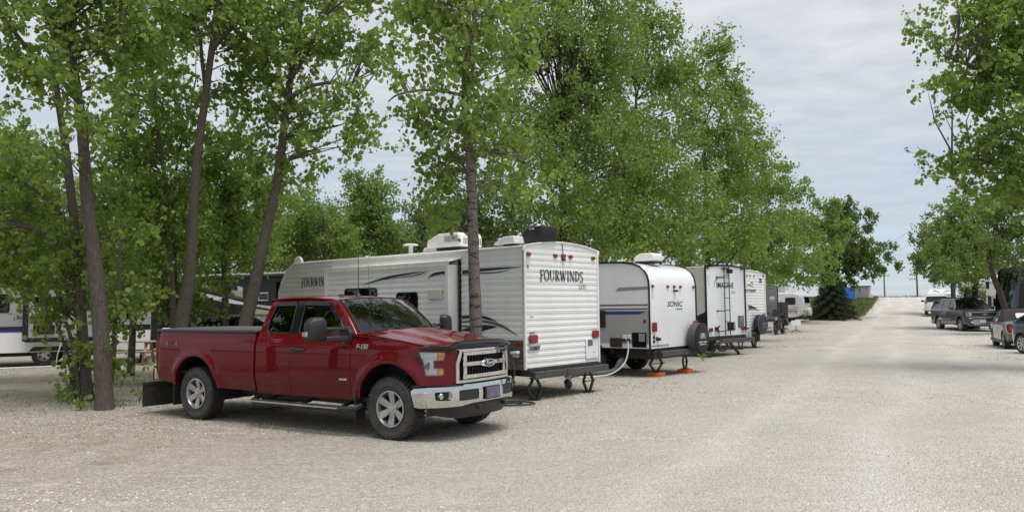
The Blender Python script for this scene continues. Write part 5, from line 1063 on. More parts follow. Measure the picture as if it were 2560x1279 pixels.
# ================================================================ cars and motorhomes
def car(name, label, loc, heading, paint, top, wb, arches, W=.9, belt=1.0, tumble=.28, wins=(), glass_top=(), r=.33, sill=.28, seams=(), ends=(.5, .5), group=None, cat='car', roofm=None, tw=.2, rim=.2, spokes=5, cover='alloy', seglabels=None, gz_=None):
    """body from a side contour. top: [(x,z)...] front bottom -> over the roof -> rear bottom; glass_top: index pairs of contour spans that are glass; wins: window outlines"""
    z0 = gz(*loc) if gz_ is None else gz_
    T = root(name, (loc[0], loc[1], z0), az(heading), label, cat, group)
    xf, xr = max(p[0] for p in top), min(p[0] for p in top)
    def hw(x, z):
        y = W - .05 * max(0, (.55 - z)) - max(0, z - belt) * tumble - max(0, z - belt) ** 2 * .06
        a = max(0, (x - (xf - ends[0])) / ends[0]); b_ = max(0, ((xr + ends[1]) - x) / ends[1]); return y - .16 * a ** 2.2 - .14 * b_ ** 2.2
    def skin(o): return lambda x, z: (x, -(hw(x, z) + o), z)
    lo = []
    for (xc, ra) in sorted(arches):
        lo += [(xc + ra * math.cos(R(a)), r + .01 + ra * math.sin(R(a))) for a in np.linspace(188, -8, 15)]
    ol = [(xr + .12, sill + .04)] + [p for p in lo if p[1] > sill] + [(xf - .12, sill + .04)] + list(top)
    both('body_side', MB().panel(ol, skin(0), [rpoly(w, .05) for w in wins], sp=.09, flange=.03, inward=lambda p: Vector((0, 1, 0))), M[paint], T, smooth=50)
    for w in wins:
        both('side_window', MB().panel([((p[0]), p[1]) for p in rpoly(w, .04)], skin(-.018), sp=.15, flange=0), M['privacy'], T)
    spans = []; i = 0; gl = {a: b_ for a, b_ in glass_top}
    while i < len(top) - 1:
        j = gl.get(i, None)
        if j is None:
            j = i + 1
            while j < len(top) - 1 and j not in gl: j += 1
            spans.append((i, j, 0))
        else: spans.append((i, j, 1))
        i = j
    for (i, j, g_) in spans:
        def tp(k, t):
            a = int(min(k, len(top) - 2)); f = k - a; x = top[a][0] * (1 - f) + top[a + 1][0] * f; z = top[a][1] * (1 - f) + top[a + 1][1] * f
            cr = .05 * (1 - t * t) * min(1, max(0, (z - .7) * 2)); q = .04 * (1 - t * t)
            dx_ = top[a + 1][0] - top[a][0]; dz_ = top[a + 1][1] - top[a][1]; l = math.hypot(dx_, dz_) or 1
            return (x + dz_ / l * q, t * hw(x, z), z + (-dx_) / l * q)
        ks = []
        for a in range(i, j): ks += [a, a + .5]
        MB().grid(tp, ks + [j], np.linspace(-1, 1, 13)).build('glazing' if g_ else 'body_panel', M['privacy'] if g_ else M[paint], T, smooth=55)
    b = MB(); b.box(((xf + xr) / 2, 0, sill + .02), (xf - xr - .5, 2 * W - .24, .10)); b.box(((xf + xr) / 2 - .3, 0, .70), ((xf - xr) * .55, 2 * W - .35, .06))
    b.build('floor_pan', M['darkmetal'], T)
    for (xc, ra) in arches:
        both('wheel_well', MB().grid(lambda u, v, xc=xc: (xc + (ra + .015) * math.cos(u), v, r + .01 + (ra + .015) * math.sin(u)), np.linspace(R(-8), R(188), 14), (-W + .03, -W + .32)).grid(lambda a, q, xc=xc: (xc + q * math.cos(a), -W + .32, r + .01 + q * math.sin(a)), np.linspace(R(-8), R(188), 14), (0, ra + .015)), M['blackplastic'], T)
        for s in (-1, 1): make_wheel(T, (xc, s * (W - tw / 2 - .02), r), r, tw, rim, s, spokes, style=cover)
    for x in seams:
        zt_ = belt + .02; both('door_seam', MB().tube([skin(.001)(x, sill + .06), skin(.001)(x, .7), skin(.001)(x, zt_)], .006, 4), M['ink'], T)
    T['_'] = 0; del T['_']
    return T, hw
# ---- slate blue SUV
top = [(.90, .34), (.99, .50), (.985, .78), (.93, .82), (.92, 1.16), (.80, 1.215), (.2, 1.27), (-.42, 1.325), (-1.12, 1.865), (-1.4, 1.925), (-2.9, 1.955), (-4.30, 1.90), (-4.50, 1.82), (-4.66, 1.30), (-4.68, .80), (-4.70, .55), (-4.60, .40)]
SB, hwS = car('sport_utility_vehicle', 'dark slate blue sport utility vehicle with chrome wheels parked on the gravel', (27.2, 46.2), 188.5, 'slate', top, 3.302, ((0, .50), (-3.302, .50)), W=1.0, belt=1.25, tumble=.36,
    wins=([(-.72, 1.34), (-1.22, 1.80), (-1.72, 1.84), (-1.72, 1.33)], [(-1.84, 1.33), (-1.84, 1.84), (-2.78, 1.84), (-2.78, 1.33)], [(-2.92, 1.34), (-2.92, 1.83), (-4.20, 1.80), (-4.42, 1.36)]), glass_top=((7, 8), (12, 13)), r=.40, sill=.40, seams=(-.62, -1.78, -2.85), ends=(.55, .45), cat='car', tw=.26, rim=.24, cover='cover', gz_=-.03)
b = MB().panel([(-.66, .86), (.66, .86), (.70, 1.14), (-.70, 1.14)], lambda y, z: (.985, y, z), sp=.3, flange=.02, inward=lambda p: Vector((-1, 0, 0))).build('grille', M['blackplastic'], SB)
for z in (.87, 1.0, 1.13): MB().bar((1.0, -.68, z), (1.0, .68, z), .03, .03).build('grille_bar', M['slate'] if z == 1.0 else M['silver'], b)
for z in np.linspace(.90, 1.10, 6): MB().bar((.99, -.66, z), (.99, .66, z), .02, .012).build('grille_slat', M['darkmetal'], b)
M['gold'] = mat('gold badge', (.55, .36, .10), .3, .8)
MB().prism([(-.14, .985), (-.05, .985), (-.05, .965), (.05, .965), (.05, .985), (.14, .985), (.12, 1.035), (.04, 1.035), (.04, 1.055), (-.04, 1.055), (-.04, 1.035), (-.12, 1.035)], 'x', 1.005, 1.03).build('badge', M['gold'], b)
for s in (-1, 1):
    e = MB().panel(rpoly([(s * .70, .90), (s * .93, .90), (s * .955, 1.16), (s * .72, 1.14)], .02), lambda y, z: (1.0 - .55 * max(0, abs(y) - .70) ** 1.4 * 1.9, y, z), sp=.06, flange=.04, inward=lambda p: Vector((-1, 0, 0))).build('headlamp', M['lensgrey'] if 'lensgrey' in M else M['silver'], SB); MB().box((.93, s * .86, .93), (.08, .12, .04)).build('turn_signal', M['amber'], e)
    MB().box((1.01, s * .66, .55), (.03, .20, .09)).build('fog_lamp', M['silver'], SB, bevel=.01)
    h = MB(); h.box((-.78, s * 1.13, 1.37), (.14, .24, .19)); h.bar((-.74, s * .94, 1.33), (-.78, s * 1.06, 1.34), .06, .05); h.build('wing_mirror', M['slate'], SB, bevel=.04, seg=3)
    MB().tube([(-1.5, s * .62, 1.975), (-1.55, s * .62, 2.02), (-4.0, s * .62, 2.01), (-4.05, s * .62, 1.96)], .02, 6).build('roof_rail', M['blackplastic'], SB)
    MB().bar((-.7, s * .97, .42), (-2.7, s * .97, .42), .14, .05).build('running_board', M['greydecal'], SB)
    MB().tube([(-.72, s * (hwS(-.72, 1.32) + .005), 1.315), (-2.0, s * (hwS(-2, 1.32) + .005), 1.315), (-2.8, s * (hwS(-2.8, 1.32) + .005), 1.315)], .014, 5).build('belt_trim', M['silver'], SB)
    for x in (-1.60, -2.68): MB().bar((x, s * 1.0, 1.14), (x - .2, s * 1.0, 1.14), .04, .035).build('door_handle', M['slate'], SB)
MB().panel([(-.62, .42), (.62, .42), (.66, .72), (-.66, .72)], lambda y, z: (1.03, y, z), sp=.4, flange=.05, inward=lambda p: Vector((-1, 0, 0))).build('bumper_insert', M['greyside'], SB); MB().box((1.035, 0, .52), (.02, .6, .08)).build('air_intake', M['blackplastic'], SB); MB().box((1.045, -.15, .60), (.012, .32, .16)).build('licence_plate', M['plate'], SB)
MB().box((-2.9, -(1.0), .72), (.5, .012, .12)).build('door_decal', M['plate'], SB)
MB().box((-1.3, 0, 1.98), (.14, 1.3, .05)).build('roof_crossbar', M['blackplastic'], SB); MB().box((-3.2, 0, 2.0), (.14, 1.3, .05)).build('roof_crossbar', M['blackplastic'], SB)
for y in (-.45, .45): MB().box((-1.75, y, 1.25), (.16, .5, .7), ry=-.2).build('seat', M['seat'], SB, bevel=.05)
# ---- warm grey convertible seen from behind
top = [(.70, .30), (.78, .45), (.74, .72), (.55, .86), (.0, .93), (-.25, .98), (-.78, 1.34), (-1.0, 1.40), (-1.7, 1.40), (-2.1, 1.33), (-2.62, 1.00), (-2.85, .95), (-3.02, .86), (-3.08, .60), (-3.06, .42), (-2.95, .30)]
MN, hwM = car('convertible_car', 'warm grey convertible with black soft top and round red tail lamps', (19.68, 30.82), 24, 'minigrey', top, 2.467, ((0, .36), (-2.467, .36)), W=.86, belt=.92, tumble=.34, wins=([(-.42, .98), (-.86, 1.28), (-1.36, 1.31), (-1.36, .96)],), glass_top=((5, 6),), r=.315, sill=.22, seams=(-.22, -1.45), ends=(.55, .6), tw=.21, rim=.2, gz_=0)
def canvas(k, t):
    P_ = ((-.72, 1.33), (-.95, 1.415), (-1.7, 1.425), (-2.15, 1.34), (-2.45, 1.13), (-2.66, 1.0)); x, z = P_[k]; h_ = hwM(x, z) + .012; return (x, t * h_, z + .03 * (1 - t * t))
MB().grid(canvas, range(6), np.linspace(-1, 1, 13)).build('soft_top', M['softtop'], MN, smooth=60)
for s in (-1, 1):
    MB().panel([(-1.38, .97), (-1.38, 1.33), (-1.2, 1.40), (-1.75, 1.42), (-2.15, 1.33), (-2.45, 1.12), (-2.62, .99)], lambda x, z, s=s: (x, s * (hwM(x, z) + .012), z), sp=.15, flange=0).build('soft_top_side', M['softtop'], MN)
    e = MB().panel(rpoly([(.50, .58), (.78, .58), (.82, .92), (.54, .94)], .15, 6), lambda y, z, s=s: (-3.115 + .45 * max(0, y - .52) ** 1.5 + .12 * max(0, z - .7), s * y, z), sp=.06, flange=.04, inward=lambda p: Vector((1, 0, 0))).build('tail_lamp', M['redlens'], MN, smooth=60)
    ring = [(-3.125 + .45 * max(0, y - .52) ** 1.5 + .12 * max(0, z - .7), s * y, z) for (y, z) in rpoly([(.49, .57), (.79, .57), (.83, .93), (.53, .95)], .15, 6)]; MB().tube(ring + [ring[0]], .014, 6).build('lamp_ring', M['chrome'], e)
    h = MB(); h.box((-.55, s * 1.0, 1.02), (.12, .22, .15)); h.bar((-.5, s * .84, .97), (-.54, s * .94, .99), .04, .04); h.build('wing_mirror', M['blackplastic'], MN, bevel=.035, seg=3); MB().bar((-1.15, s * .87, .86), (-1.33, s * .87, .86), .03, .03).build('door_handle', M['chrome'], MN)
    MB().tube([(x, s * (hwM(x, .935) + .008), .935) for x in (-.3, -1.0, -1.8, -2.5)], .012, 5).build('belt_trim', M['chrome'], MN)
    MB().bar((.45, s * .845, .26), (-2.9, s * .845, .26), .04, .10).build('sill_trim', M['blackplastic'], MN)
MB().panel(rr(-.42, .42, 1.08, 1.26, .05), lambda y, z: (-2.46 - (1.2 - z) * 1.0 - .05, y, z + .04), sp=.2, flange=0).build('rear_window', M['privacy'], MN); MB().box((-3.09, 0, .45), (.05, 1.2, .2)).build('rear_bumper', M['blackplastic'], MN, bevel=.03)
# ---- dark blue saloon at the edge
top = [(.80, .28), (.88, .45), (.86, .66), (.74, .78), (.2, .93), (-.45, 1.02), (-1.25, 1.42), (-1.6, 1.47), (-2.3, 1.44), (-2.9, 1.16), (-3.15, 1.06), (-3.28, .9), (-3.30, .55), (-3.2, .32)]
BC_, _h = car('saloon_car', 'dark blue saloon car with silver hubcaps beside the grey convertible', (16.95 + .85, 26.26 - 2.7), 178, 'bluepaint', top, 2.7, ((0, .36), (-2.7, .36)), W=.88, belt=.98, tumble=.4, wins=([(-.70, 1.06), (-1.28, 1.36), (-1.75, 1.40), (-1.75, 1.05)], [(-1.85, 1.05), (-1.85, 1.40), (-2.3, 1.38), (-2.85, 1.08)]), glass_top=((5, 6), (8, 9)), r=.32, sill=.24, seams=(-.55, -1.8), ends=(.6, .5), tw=.2, rim=.21, spokes=8, cover='cover', gz_=0)
for s in (-1, 1): MB().box((.72, s * .66, .68), (.2, .28, .12)).build('headlamp', M['silver'], BC_, bevel=.03); MB().box((-3.24, s * .66, .88), (.08, .28, .16)).build('tail_lamp', M['redlens'], BC_, bevel=.03); MB().box((-.72, s * .98, 1.08), (.12, .2, .13)).build('wing_mirror', M['bluepaint'], BC_, bevel=.03)
# ---- red hatchback mostly hidden behind the SUV
top = [(.72, .30), (.80, .5), (.76, .75), (.3, .92), (-.35, 1.0), (-1.0, 1.45), (-1.4, 1.52), (-2.6, 1.50), (-3.05, 1.1), (-3.12, .8), (-3.12, .5), (-3.0, .34)]
RC, _h = car('hatchback_car', 'bright red hatchback showing behind the tail of the slate blue vehicle', (33.5, 60.5), 27, 'carred', top, 2.5, ((0, .36), (-2.5, .36)), W=.86, belt=1.0, tumble=.3, wins=([(-.55, 1.05), (-1.02, 1.40), (-1.6, 1.44), (-1.6, 1.04)], [(-1.7, 1.04), (-1.7, 1.44), (-2.5, 1.42), (-2.75, 1.08)]), glass_top=((4, 5), (7, 8)), r=.32, sill=.26, ends=(.5, .3), tw=.2)
for s in (-1, 1): MB().box((-3.08, s * .66, .95), (.1, .2, .3)).build('tail_lamp', M['redlens'], RC, bevel=.03)
# ---- white SUV
top = [(.80, .34), (.88, .55), (.84, .95), (.2, 1.08), (-.35, 1.14), (-1.0, 1.62), (-1.4, 1.70), (-3.2, 1.68), (-3.45, 1.60), (-3.62, 1.1), (-3.65, .6), (-3.5, .38)]
WS, hwW = car('sport_utility_vehicle', 'white sport utility vehicle parked on the verge ahead of the white hardtop camper', (37.9, 70.6), 27, 'white', top, 2.75, ((0, .40), (-2.75, .40)), W=.94, belt=1.12, tumble=.3, wins=([(-.55, 1.17), (-1.05, 1.58), (-1.6, 1.60), (-1.6, 1.16)], [(-1.7, 1.16), (-1.7, 1.60), (-2.5, 1.60), (-2.5, 1.16)], [(-2.6, 1.17), (-2.6, 1.6), (-3.3, 1.55), (-3.4, 1.2)]), glass_top=((4, 5), (8, 9)), r=.36, sill=.34, ends=(.5, .35), tw=.23)
for s in (-1, 1): MB().box((-3.56, s * .80, 1.10), (.16, .16, .22)).build('tail_lamp', M['redlens'], WS, bevel=.03); MB().box((-.65, s * 1.05, 1.2), (.12, .24, .16)).build('wing_mirror', M['blackplastic'], WS, bevel=.03)
# ---- dark blue car behind the pickup bed
top = [(.80, .28), (.88, .5), (.84, .78), (.2, .98), (-.40, 1.08), (-1.20, 1.53), (-1.6, 1.60), (-2.6, 1.58), (-3.2, 1.20), (-3.5, 1.10), (-3.55, .6), (-3.4, .34)]
BL, _h = car('crossover_car', 'dark blue crossover car behind the pickup bed among the trunks', (-5.0, 20.2), 100, 'bluepaint', top, 2.7, ((0, .38), (-2.7, .38)), W=.9, belt=1.06, tumble=.32, wins=([(-.60, 1.12), (-1.24, 1.47), (-1.75, 1.52), (-1.75, 1.10)], [(-1.85, 1.10), (-1.85, 1.52), (-2.6, 1.50), (-3.0, 1.16)]), glass_top=((4, 5), (7, 8)), r=.34, sill=.28, ends=(.5, .4), tw=.22)
for s in (-1, 1): MB().tube([(-.9, s * (_h(-.9, 1.36) + .01), 1.365), (-1.3, s * (_h(-1.3, 1.55) + .012), 1.555), (-1.9, s * (_h(-1.9, 1.57) + .012), 1.59), (-2.7, s * (_h(-2.7, 1.5) + .012), 1.555)], .018, 5).build('roof_trim', M['silver'], BL); MB().box((-3.48, s * .62, .98), (.1, .26, .16)).build('tail_lamp', M['redlens'], BL, bevel=.03); MB().box((.76, s * .62, .78), (.16, .28, .12)).build('headlamp', M['silver'], BL, bevel=.03)
# ================================================================ big motorhomes
def coach(name, label, loc, heading, L_, W_, zb, zt, body, bands, wins, front='glass', group=None, cat='motorhome', ac=True, awn=False):
    """bus-bodied motorhome; x from the front (0) backward negative"""
    T = root(name, (loc[0], loc[1], gz(*loc)), az(heading), label, cat, group); h = W_ / 2
    pf_ = [(0, zb), (.02, 1.15), (0, 1.2), (-.10, 2.2), (-.30, zt - .25), (-.55, zt - .05), (-.9, zt), (-L_ + .2, zt), (-L_, zt - .2), (-L_, zb)]
    for s in (1, -1):
        MB().panel(pf_, lambda u, v, s=s: (u, s * h, v), sp=1.2, flange=0).build('side_wall', M[body], T)
        for (poly, mm) in bands: decal(T, poly, 'side', s * (h + .004), M[mm], s)
        for i, (x0, x1, z0, z1) in enumerate(wins):
            w_ = MB().panel(rr(x0, x1, z0, z1, .08), lambda u, v, s=s: (u, s * (h + .016), v), sp=.5, flange=.03, inward=lambda p, s=s: Vector((0, -s, 0))).build('window', M['glossblack'], T); MB().panel(rr(x0 + .05, x1 - .05, z0 + .05, z1 - .05, .05), lambda u, v, s=s: (u, s * (h + .019), v), sp=.6, flange=0).build('pane', M['privacy'], w_)
        for xc in (-1.0, -L_ + 2.6): make_wheel(T, (xc, s * (h - .18), .48), .48, .28, .28, s, 8, cover if False else 'cover'); MB().prism([(xc - .62, zb), (xc - .55, .98), (xc - .25, 1.08), (xc + .25, 1.08), (xc + .55, .98), (xc + .62, zb)], 'y', s * (h + .006), s * (h + .012)).build('wheel_arch', M['ink'], T)
    MB().grid(lambda i, y: (pf_[i][0] - .10 * (abs(y) / h) ** 4 * (1 if i < 6 else 0), y, pf_[i][1]), range(0, 7), np.linspace(-h, h, 9)).build('front_cap', M[body], T, smooth=60); MB().grid(lambda i, y: (pf_[i][0], y, pf_[i][1] + .0), range(6, 10), (-h, 0, h)).build('roof', M['white'], T)
    w_ = MB().panel(rr(-h + .10, h - .10, 1.35, zt - .42, .12), lambda y, z: (float(np.interp(z, (1.2, 2.2, zt - .25), (0, -.10, -.30))) + .015 - .10 * (abs(y) / h) ** 4, y, z), sp=.25, flange=.02, inward=lambda p: Vector((-1, 0, 0))).build('windscreen', M['privacy'], T, smooth=60)
    MB().panel(rr(-h + .06, h - .06, zt - .52, zt - .12, .1), lambda y, z: (float(np.interp(z, (2.2, zt - .25, zt - .05), (-.10, -.30, -.55))) + .012 - .10 * (abs(y) / h) ** 4, y, z), sp=.25, flange=0).build('brow_panel', M['ink'], T)
    MB().tube([(float(np.interp(z, (1.2, 2.2, zt - .25), (0, -.10, -.30))) + .03, 0, z) for z in np.linspace(1.35, zt - .45, 6)], .02, 5).build('windscreen_bar', M['ink'], w_)
    for s in (1, -1): MB().box((.02, s * (h - .3), .95), (.06, .35, .2)).build('headlamp', M['silver'], T, bevel=.04); k = MB(); k.tube([(-.1, s * h, zt - .5), (.25, s * (h + .12), zt - .6), (.28, s * (h + .14), zt - .8)], .025, 6); k.box((.28, s * (h + .14), zt - 1.05), (.12, .2, .42)); k.build('wing_mirror', M['ink'], T, bevel=.02)
    MB().box((-L_ / 2, 0, zb - .03), (L_ - .5, W_ - .2, .3)).build('chassis', M['darkmetal'], T); MB().box((-.02, 0, zb + .1), (.14, W_ - .1, .26)).build('front_bumper', M['beige'], T, bevel=.05)
    if ac: aircon(T, -L_ * .4, 0, zt, slots=False)
    return T
M['blackcoach'] = mat('black coach paint', (.012, .011, .013), .3, coat=.3, spec=.2)
M['maroon'] = mat('maroon paint', (.085, .008, .010), .25, coat=.8)
CO = coach('motorhome', 'black coach motorhome with big dark windscreen and cream lower band', (27.9, 44.6), -84, 10.5, 2.55, .45, 3.72, 'blackcoach', (([(0, .46), (-10.4, .46), (-10.4, 1.0), (-5, 1.15), (-.0, .95)], 'beige'), ([(-.8, .9), (-4, 1.55), (-10.4, 1.7), (-10.4, 1.05), (-4, 1.2)], 'maroon')), ((-1.9, -.9, 1.6, 2.6), (-4.2, -2.6, 1.8, 2.7)))
# brown swoosh motorhome behind the pickup on the far pitch
BM = coach('motorhome', 'dark motorhome with beige and white swoosh bands parked behind the pickup bed', (-4.4, 27.2), 112, 10.0, 2.5, .45, 2.9, 'blackcoach', (([(-8, 2.80), (-4.4, 2.06), (-4.4, 2.28), (-8, 2.86)], 'beige'), ([(-8, 2.80), (-4.4, 2.06), (-4.4, 1.98), (-8, 2.70)], 'taupe'), ([(-8, 2.60), (-5.7, 2.15), (-4.92, 1.99), (-3.2, 1.80), (-3.2, 1.68), (-4.4, 1.85), (-5.7, 2.0), (-8, 2.42)], 'white'), ([(-4.58, 1.80), (-3.2, 1.62), (-3.2, 1.15), (-4.1, 1.36), (-4.62, 1.42)], 'beige'), ([(-4.80, 1.72), (-4.60, 1.70), (-4.45, 1.45), (-4.2, 1.34), (-4.85, 1.30)], 'white'), ([(-5.3, 2.60), (-4.75, 2.49), (-4.75, 2.37), (-5.3, 2.43)], 'white')), ((-7.9, -6.8, 1.2, 1.7),), ac=False)
MB().box((-4.25, -1.30, 2.36), (1.45, .14, .70)).build('slide_out', M['blackcoach'], BM, bevel=.02); bw = MB().box((-4.08, -1.375, 2.20), (.46, .02, .30)).build('slide_window', M['silver'], BM, bevel=.01); MB().box((-4.05, -1.388, 2.20), (.36, .01, .22)).build('pane', M['privacy'], bw)
MB().tube([(-.6, -1.38, 2.92), (-9.6, -1.38, 2.92)], .07, 8).build('awning_roll', M['ink'], BM); MB().bar((-.5, -1.30, 3.02), (-9.8, -1.30, 3.02), .05, .04).build('roof_rail', M['whitetrim'], BM)
# cab-over motorhome behind the SUV
CC = root('cab_over_motorhome', (34.3, 54.5, gz(0, 54.5)), az(192), 'cream cab-over motorhome with white van cab parked behind the slate blue vehicle', 'motorhome')
for s in (1, -1):
    MB().panel([(-.3, .6), (-.3, 1.95), (.85, 1.95), (1.10, 2.05), (1.15, 2.35), (.8, 2.95), (.2, 3.12), (-5.5, 3.12), (-5.6, .6)], lambda u, v, s=s: (u, s * 1.2, v), sp=.8, flange=0).build('side_wall', M['creamwall'], CC)
    decal(CC, [(-.6, 1.6), (-1.8, 1.6), (-1.8, 2.3), (-.6, 2.3)], 'side', s * 1.206, M['glossblack'], s, 'side_window'); decal(CC, [(-5.5, 1.0), (-.4, 1.0), (-.4, 1.2), (-5.5, 1.4)], 'side', s * 1.205, M['greydecal'], s)
    for xc in (1.35, -3.4): make_wheel(CC, (xc, s * .95, .38), .38, .25, .2, s, 6)
CCp = [(-.3, 1.95), (.85, 1.95), (1.10, 2.05), (1.15, 2.35), (.8, 2.95), (.2, 3.12), (-5.5, 3.12), (-5.6, .6)]
MB().grid(lambda i, y: (CCp[i][0], y, CCp[i][1]), range(8), np.linspace(-1.2, 1.2, 5)).build('roof_and_nose', M['creamwall'], CC, smooth=50)
cab = [(-.3, .5), (-.3, 1.95), (.45, 1.93), (1.15, 1.25), (1.95, 1.05), (2.1, .85), (2.12, .5)]
for s in (1, -1): MB().panel(cab, lambda u, v, s=s: (u, s * .98, v), [rpoly([(-.05, 1.25), (.0, 1.82), (.42, 1.80), (.92, 1.28)], .05)], sp=.3, flange=.02, inward=lambda p, s=s: Vector((0, -s, 0))).build('cab_side', M['white'], CC); MB().panel(rpoly([(-.05, 1.25), (.0, 1.82), (.42, 1.80), (.92, 1.28)], .05), lambda u, v, s=s: (u, s * .965, v), sp=.4, flange=0).build('cab_window', M['privacy'], CC)
MB().grid(lambda i, y: (cab[i][0], y, cab[i][1]), (2, 3), np.linspace(-.98, .98, 5)).build('windscreen', M['privacy'], CC); MB().grid(lambda i, y: (cab[i][0], y, cab[i][1]), (3, 4, 5, 6), np.linspace(-.98, .98, 5)).build('bonnet', M['white'], CC, smooth=50)
MB().box((2.1, 0, .75), (.06, 1.3, .25)).build('grille', M['blackplastic'], CC); MB().box((-1.8, 0, .55), (6.5, 2.0, .2)).build('chassis', M['darkmetal'], CC)
# hardtop camper behind the white SUV
HC = root('hardtop_camper', (41.0, 75.3, gz(0, 75.3)), az(30), 'white low-roofed hardtop camper with grey swooshes on its sloped tail', 'camper')
for s in (1, -1):
    MB().panel([(0, .5), (0, 1.55), (.35, 2.05), (4.4, 2.05), (4.8, 1.5), (4.8, .5)], lambda u, v, s=s: (u, s * (1.22 - .22 * max(0, v - 1.55) / .5), v), sp=.5, flange=0).build('side_wall', M['white'], HC)
    make_wheel(HC, (2.2, s * 1.0, .34), .34, .2, .18, s, 5)
hp_ = [(0, .5), (0, 1.55), (.35, 2.05), (4.4, 2.05), (4.8, 1.5), (4.8, .5)]
MB().grid(lambda i, t: (hp_[i][0], t * (1.22 - .22 * max(0, hp_[i][1] - 1.55) / .5), hp_[i][1]), range(6), (-1, 0, 1)).build('shell', M['white'], HC, smooth=20); MB().bar((-.02, -1.2, 1.53), (-.02, 1.2, 1.53), .05, .07).build('roof_seam', M['greydecal'], HC)
for s in (-1, 1): MB().tube([(.10, s * .15, 1.72), (.24, s * .5, 1.92), (.20, s * .8, 1.86)], [.01, .03, .005], 5).build('decal', M['navy'], HC)
MB().box((2.3, 0, .48), (4.4, 2.0, .12)).build('chassis', M['darkmetal'], HC)
for y in (-.9, .9): lens(HC, (-.02, y, .9), (.05, .2, .15), n='tail_lamp')
# ---- long trailer on the far side of the left trees
LT = root('travel_trailer', (-20.9, 24.6, 0), az(66), 'long grey and white travel trailer with navy stripe and black-framed slide-out behind the trunk clump', 'travel trailer')
W = 1.22; ZB = .46; ZT = 3.25; LL = 8.75      # camera sees its right side (-y)
for s in (1, -1):
    MB().panel([(0, 1.12), (0, ZT), (LL - .7, ZT), (LL - .15, 2.6), (LL, 1.6), (LL, 1.12)], lambda u, v, s=s: (u, s * W, v), sp=1, flange=0).build('side_wall', M['greyside'], LT); MB().panel([(0, ZB), (0, 1.12), (LL, 1.12), (LL - .02, ZB)], lambda u, v, s=s: (u, s * W, v), sp=1, flange=0).build('side_wall', M['white'], LT)
    decal(LT, [(0, 1.12), (LL, 1.12), (LL, 1.30), (0, 1.30)], 'side', s * (W + .004), M['navy'], s); decal(LT, [(0, 1.12), (5, 1.12), (5, 1.19), (0, 1.22)], 'side', s * (W + .007), M['blue'], s); decal(LT, [(0, 2.75), (4.2, 2.75), (4.2, 2.9), (0, 2.9)], 'side', s * (W + .004), M['navy'], s)
    for (x0, x1, z0, z1) in ((3.0, 4.62, 1.75, 2.35), (7.95, 8.35, 1.50, 1.75)):
        w_ = MB().panel(rr(x0, x1, z0, z1, .08), lambda u, v, s=s: (u, s * (W + .016), v), sp=.5, flange=.03, inward=lambda p, s=s: Vector((0, -s, 0))).build('window', M['glossblack'], LT); MB().panel(rr(x0 + .05, x1 - .05, z0 + .05, z1 - .05, .05), lambda u, v, s=s: (u, s * (W + .02), v), sp=.6, flange=0).build('pane', M['privacy'], w_)
pfl = [(0, ZB), (0, ZT), (LL - .7, ZT), (LL - .15, 2.6), (LL, 1.6), (LL, ZB)]; MB().grid(lambda i, y: (pfl[i][0], y, pfl[i][1]), range(6), (-W, 0, W)).build('shell', M['white'], LT)
so = bpy.data.objects.new('slide_out', None); col.objects.link(so); so.parent = LT
MB().box((6.15, -W - .10, 1.72), (2.1, .30, 1.75)).build('slide_body', M['greyside'], so); b = MB()
for x in (5.1, 7.2): b.box((x, -W - .26, 1.72), (.16, .05, 1.80))
b.box((6.15, -W - .26, .86), (2.1, .05, .14)); b.box((6.15, -W - .26, 2.62), (2.1, .05, .12)); b.build('slide_frame', M['ink'], so)
for (x0, x1, z0, z1) in ((5.32, 5.92, 1.95, 2.25), (5.32, 5.92, 1.05, 1.34), (6.3, 7.0, 1.8, 2.3)): w_ = MB().box(((x0 + x1) / 2, -W - .265, (z0 + z1) / 2), (x1 - x0, .03, z1 - z0)).build('window', M['glossblack'], so, bevel=.01); MB().box(((x0 + x1) / 2, -W - .282, (z0 + z1) / 2), (x1 - x0 - .08, .006, z1 - z0 - .08)).build('pane', M['privacy'], w_)
for (x, z, mm) in ((3.2, .92, 'ink'), (3.75, .95, 'redlens'), (4.0, .62, 'cream')): MB().box((x, -W - .012, z), (.14, .03, .12)).build('service_port', M[mm], LT, bevel=.02)
gear(LT, LL, 2 * W, ZB + .05, 5.6, r=.36)
pc = MB(); pc.box((LL + .55, 0, .86), (.5, .55, .55), tx=.8, ty=.8); pc.build('propane_cover', M['whitetrim'], LT, bevel=.06)
for y in (-.75, .75): MB().bar((LL - .3, y, .4), (LL - .3, y * 1.2, .0), .05, .05).build('front_jack', M['blacksteel'], LT)
tag(MB().tube(smoothpts([wl(LT, 3.2, -W - .03, .92), wl(LT, 3.15, -W - .12, .6), wl(LT, 3.3, -W - .3, .12), wl(LT, 3.8, -W - .6, .03), wl(LT, 4.8, -W - .8, .03), wl(LT, 5.8, -W - .7, .03), wl(LT, 6.4, -W - .75, .03)], 8), .02, 6).build('water_hose', M['hosewhite']), 'white hose looping from the long trailer to the hookup post', 'hose')
# ================================================================ small things
# hookup pedestal
hp0 = at(165, 860, 25.6); PD = root('hookup_pedestal', (hp0.x, 25.6, 0), R(20), 'grey hookup pedestal numbered 25 beside the long trailer', 'pedestal')
MB().box((0, 0, .45), (.12, .12, .9)).build('post', M['greysteel'], PD); bxx = MB().box((0, 0, 1.05), (.24, .18, .42)).build('meter_box', M['greyside'], PD, bevel=.015); text('25', 'number', M['whiteink'], bxx, plane_M((0, -.095, 1.16), (1, 0, 0), (0, 0, 1)), .14); MB().tube(smoothpts([(-.05, -.1, .9), (-.15, -.18, .6), (-.22, -.15, .3), (-.25, -.1, .05)], 5), .02, 6).build('cord', M['cream'], PD)
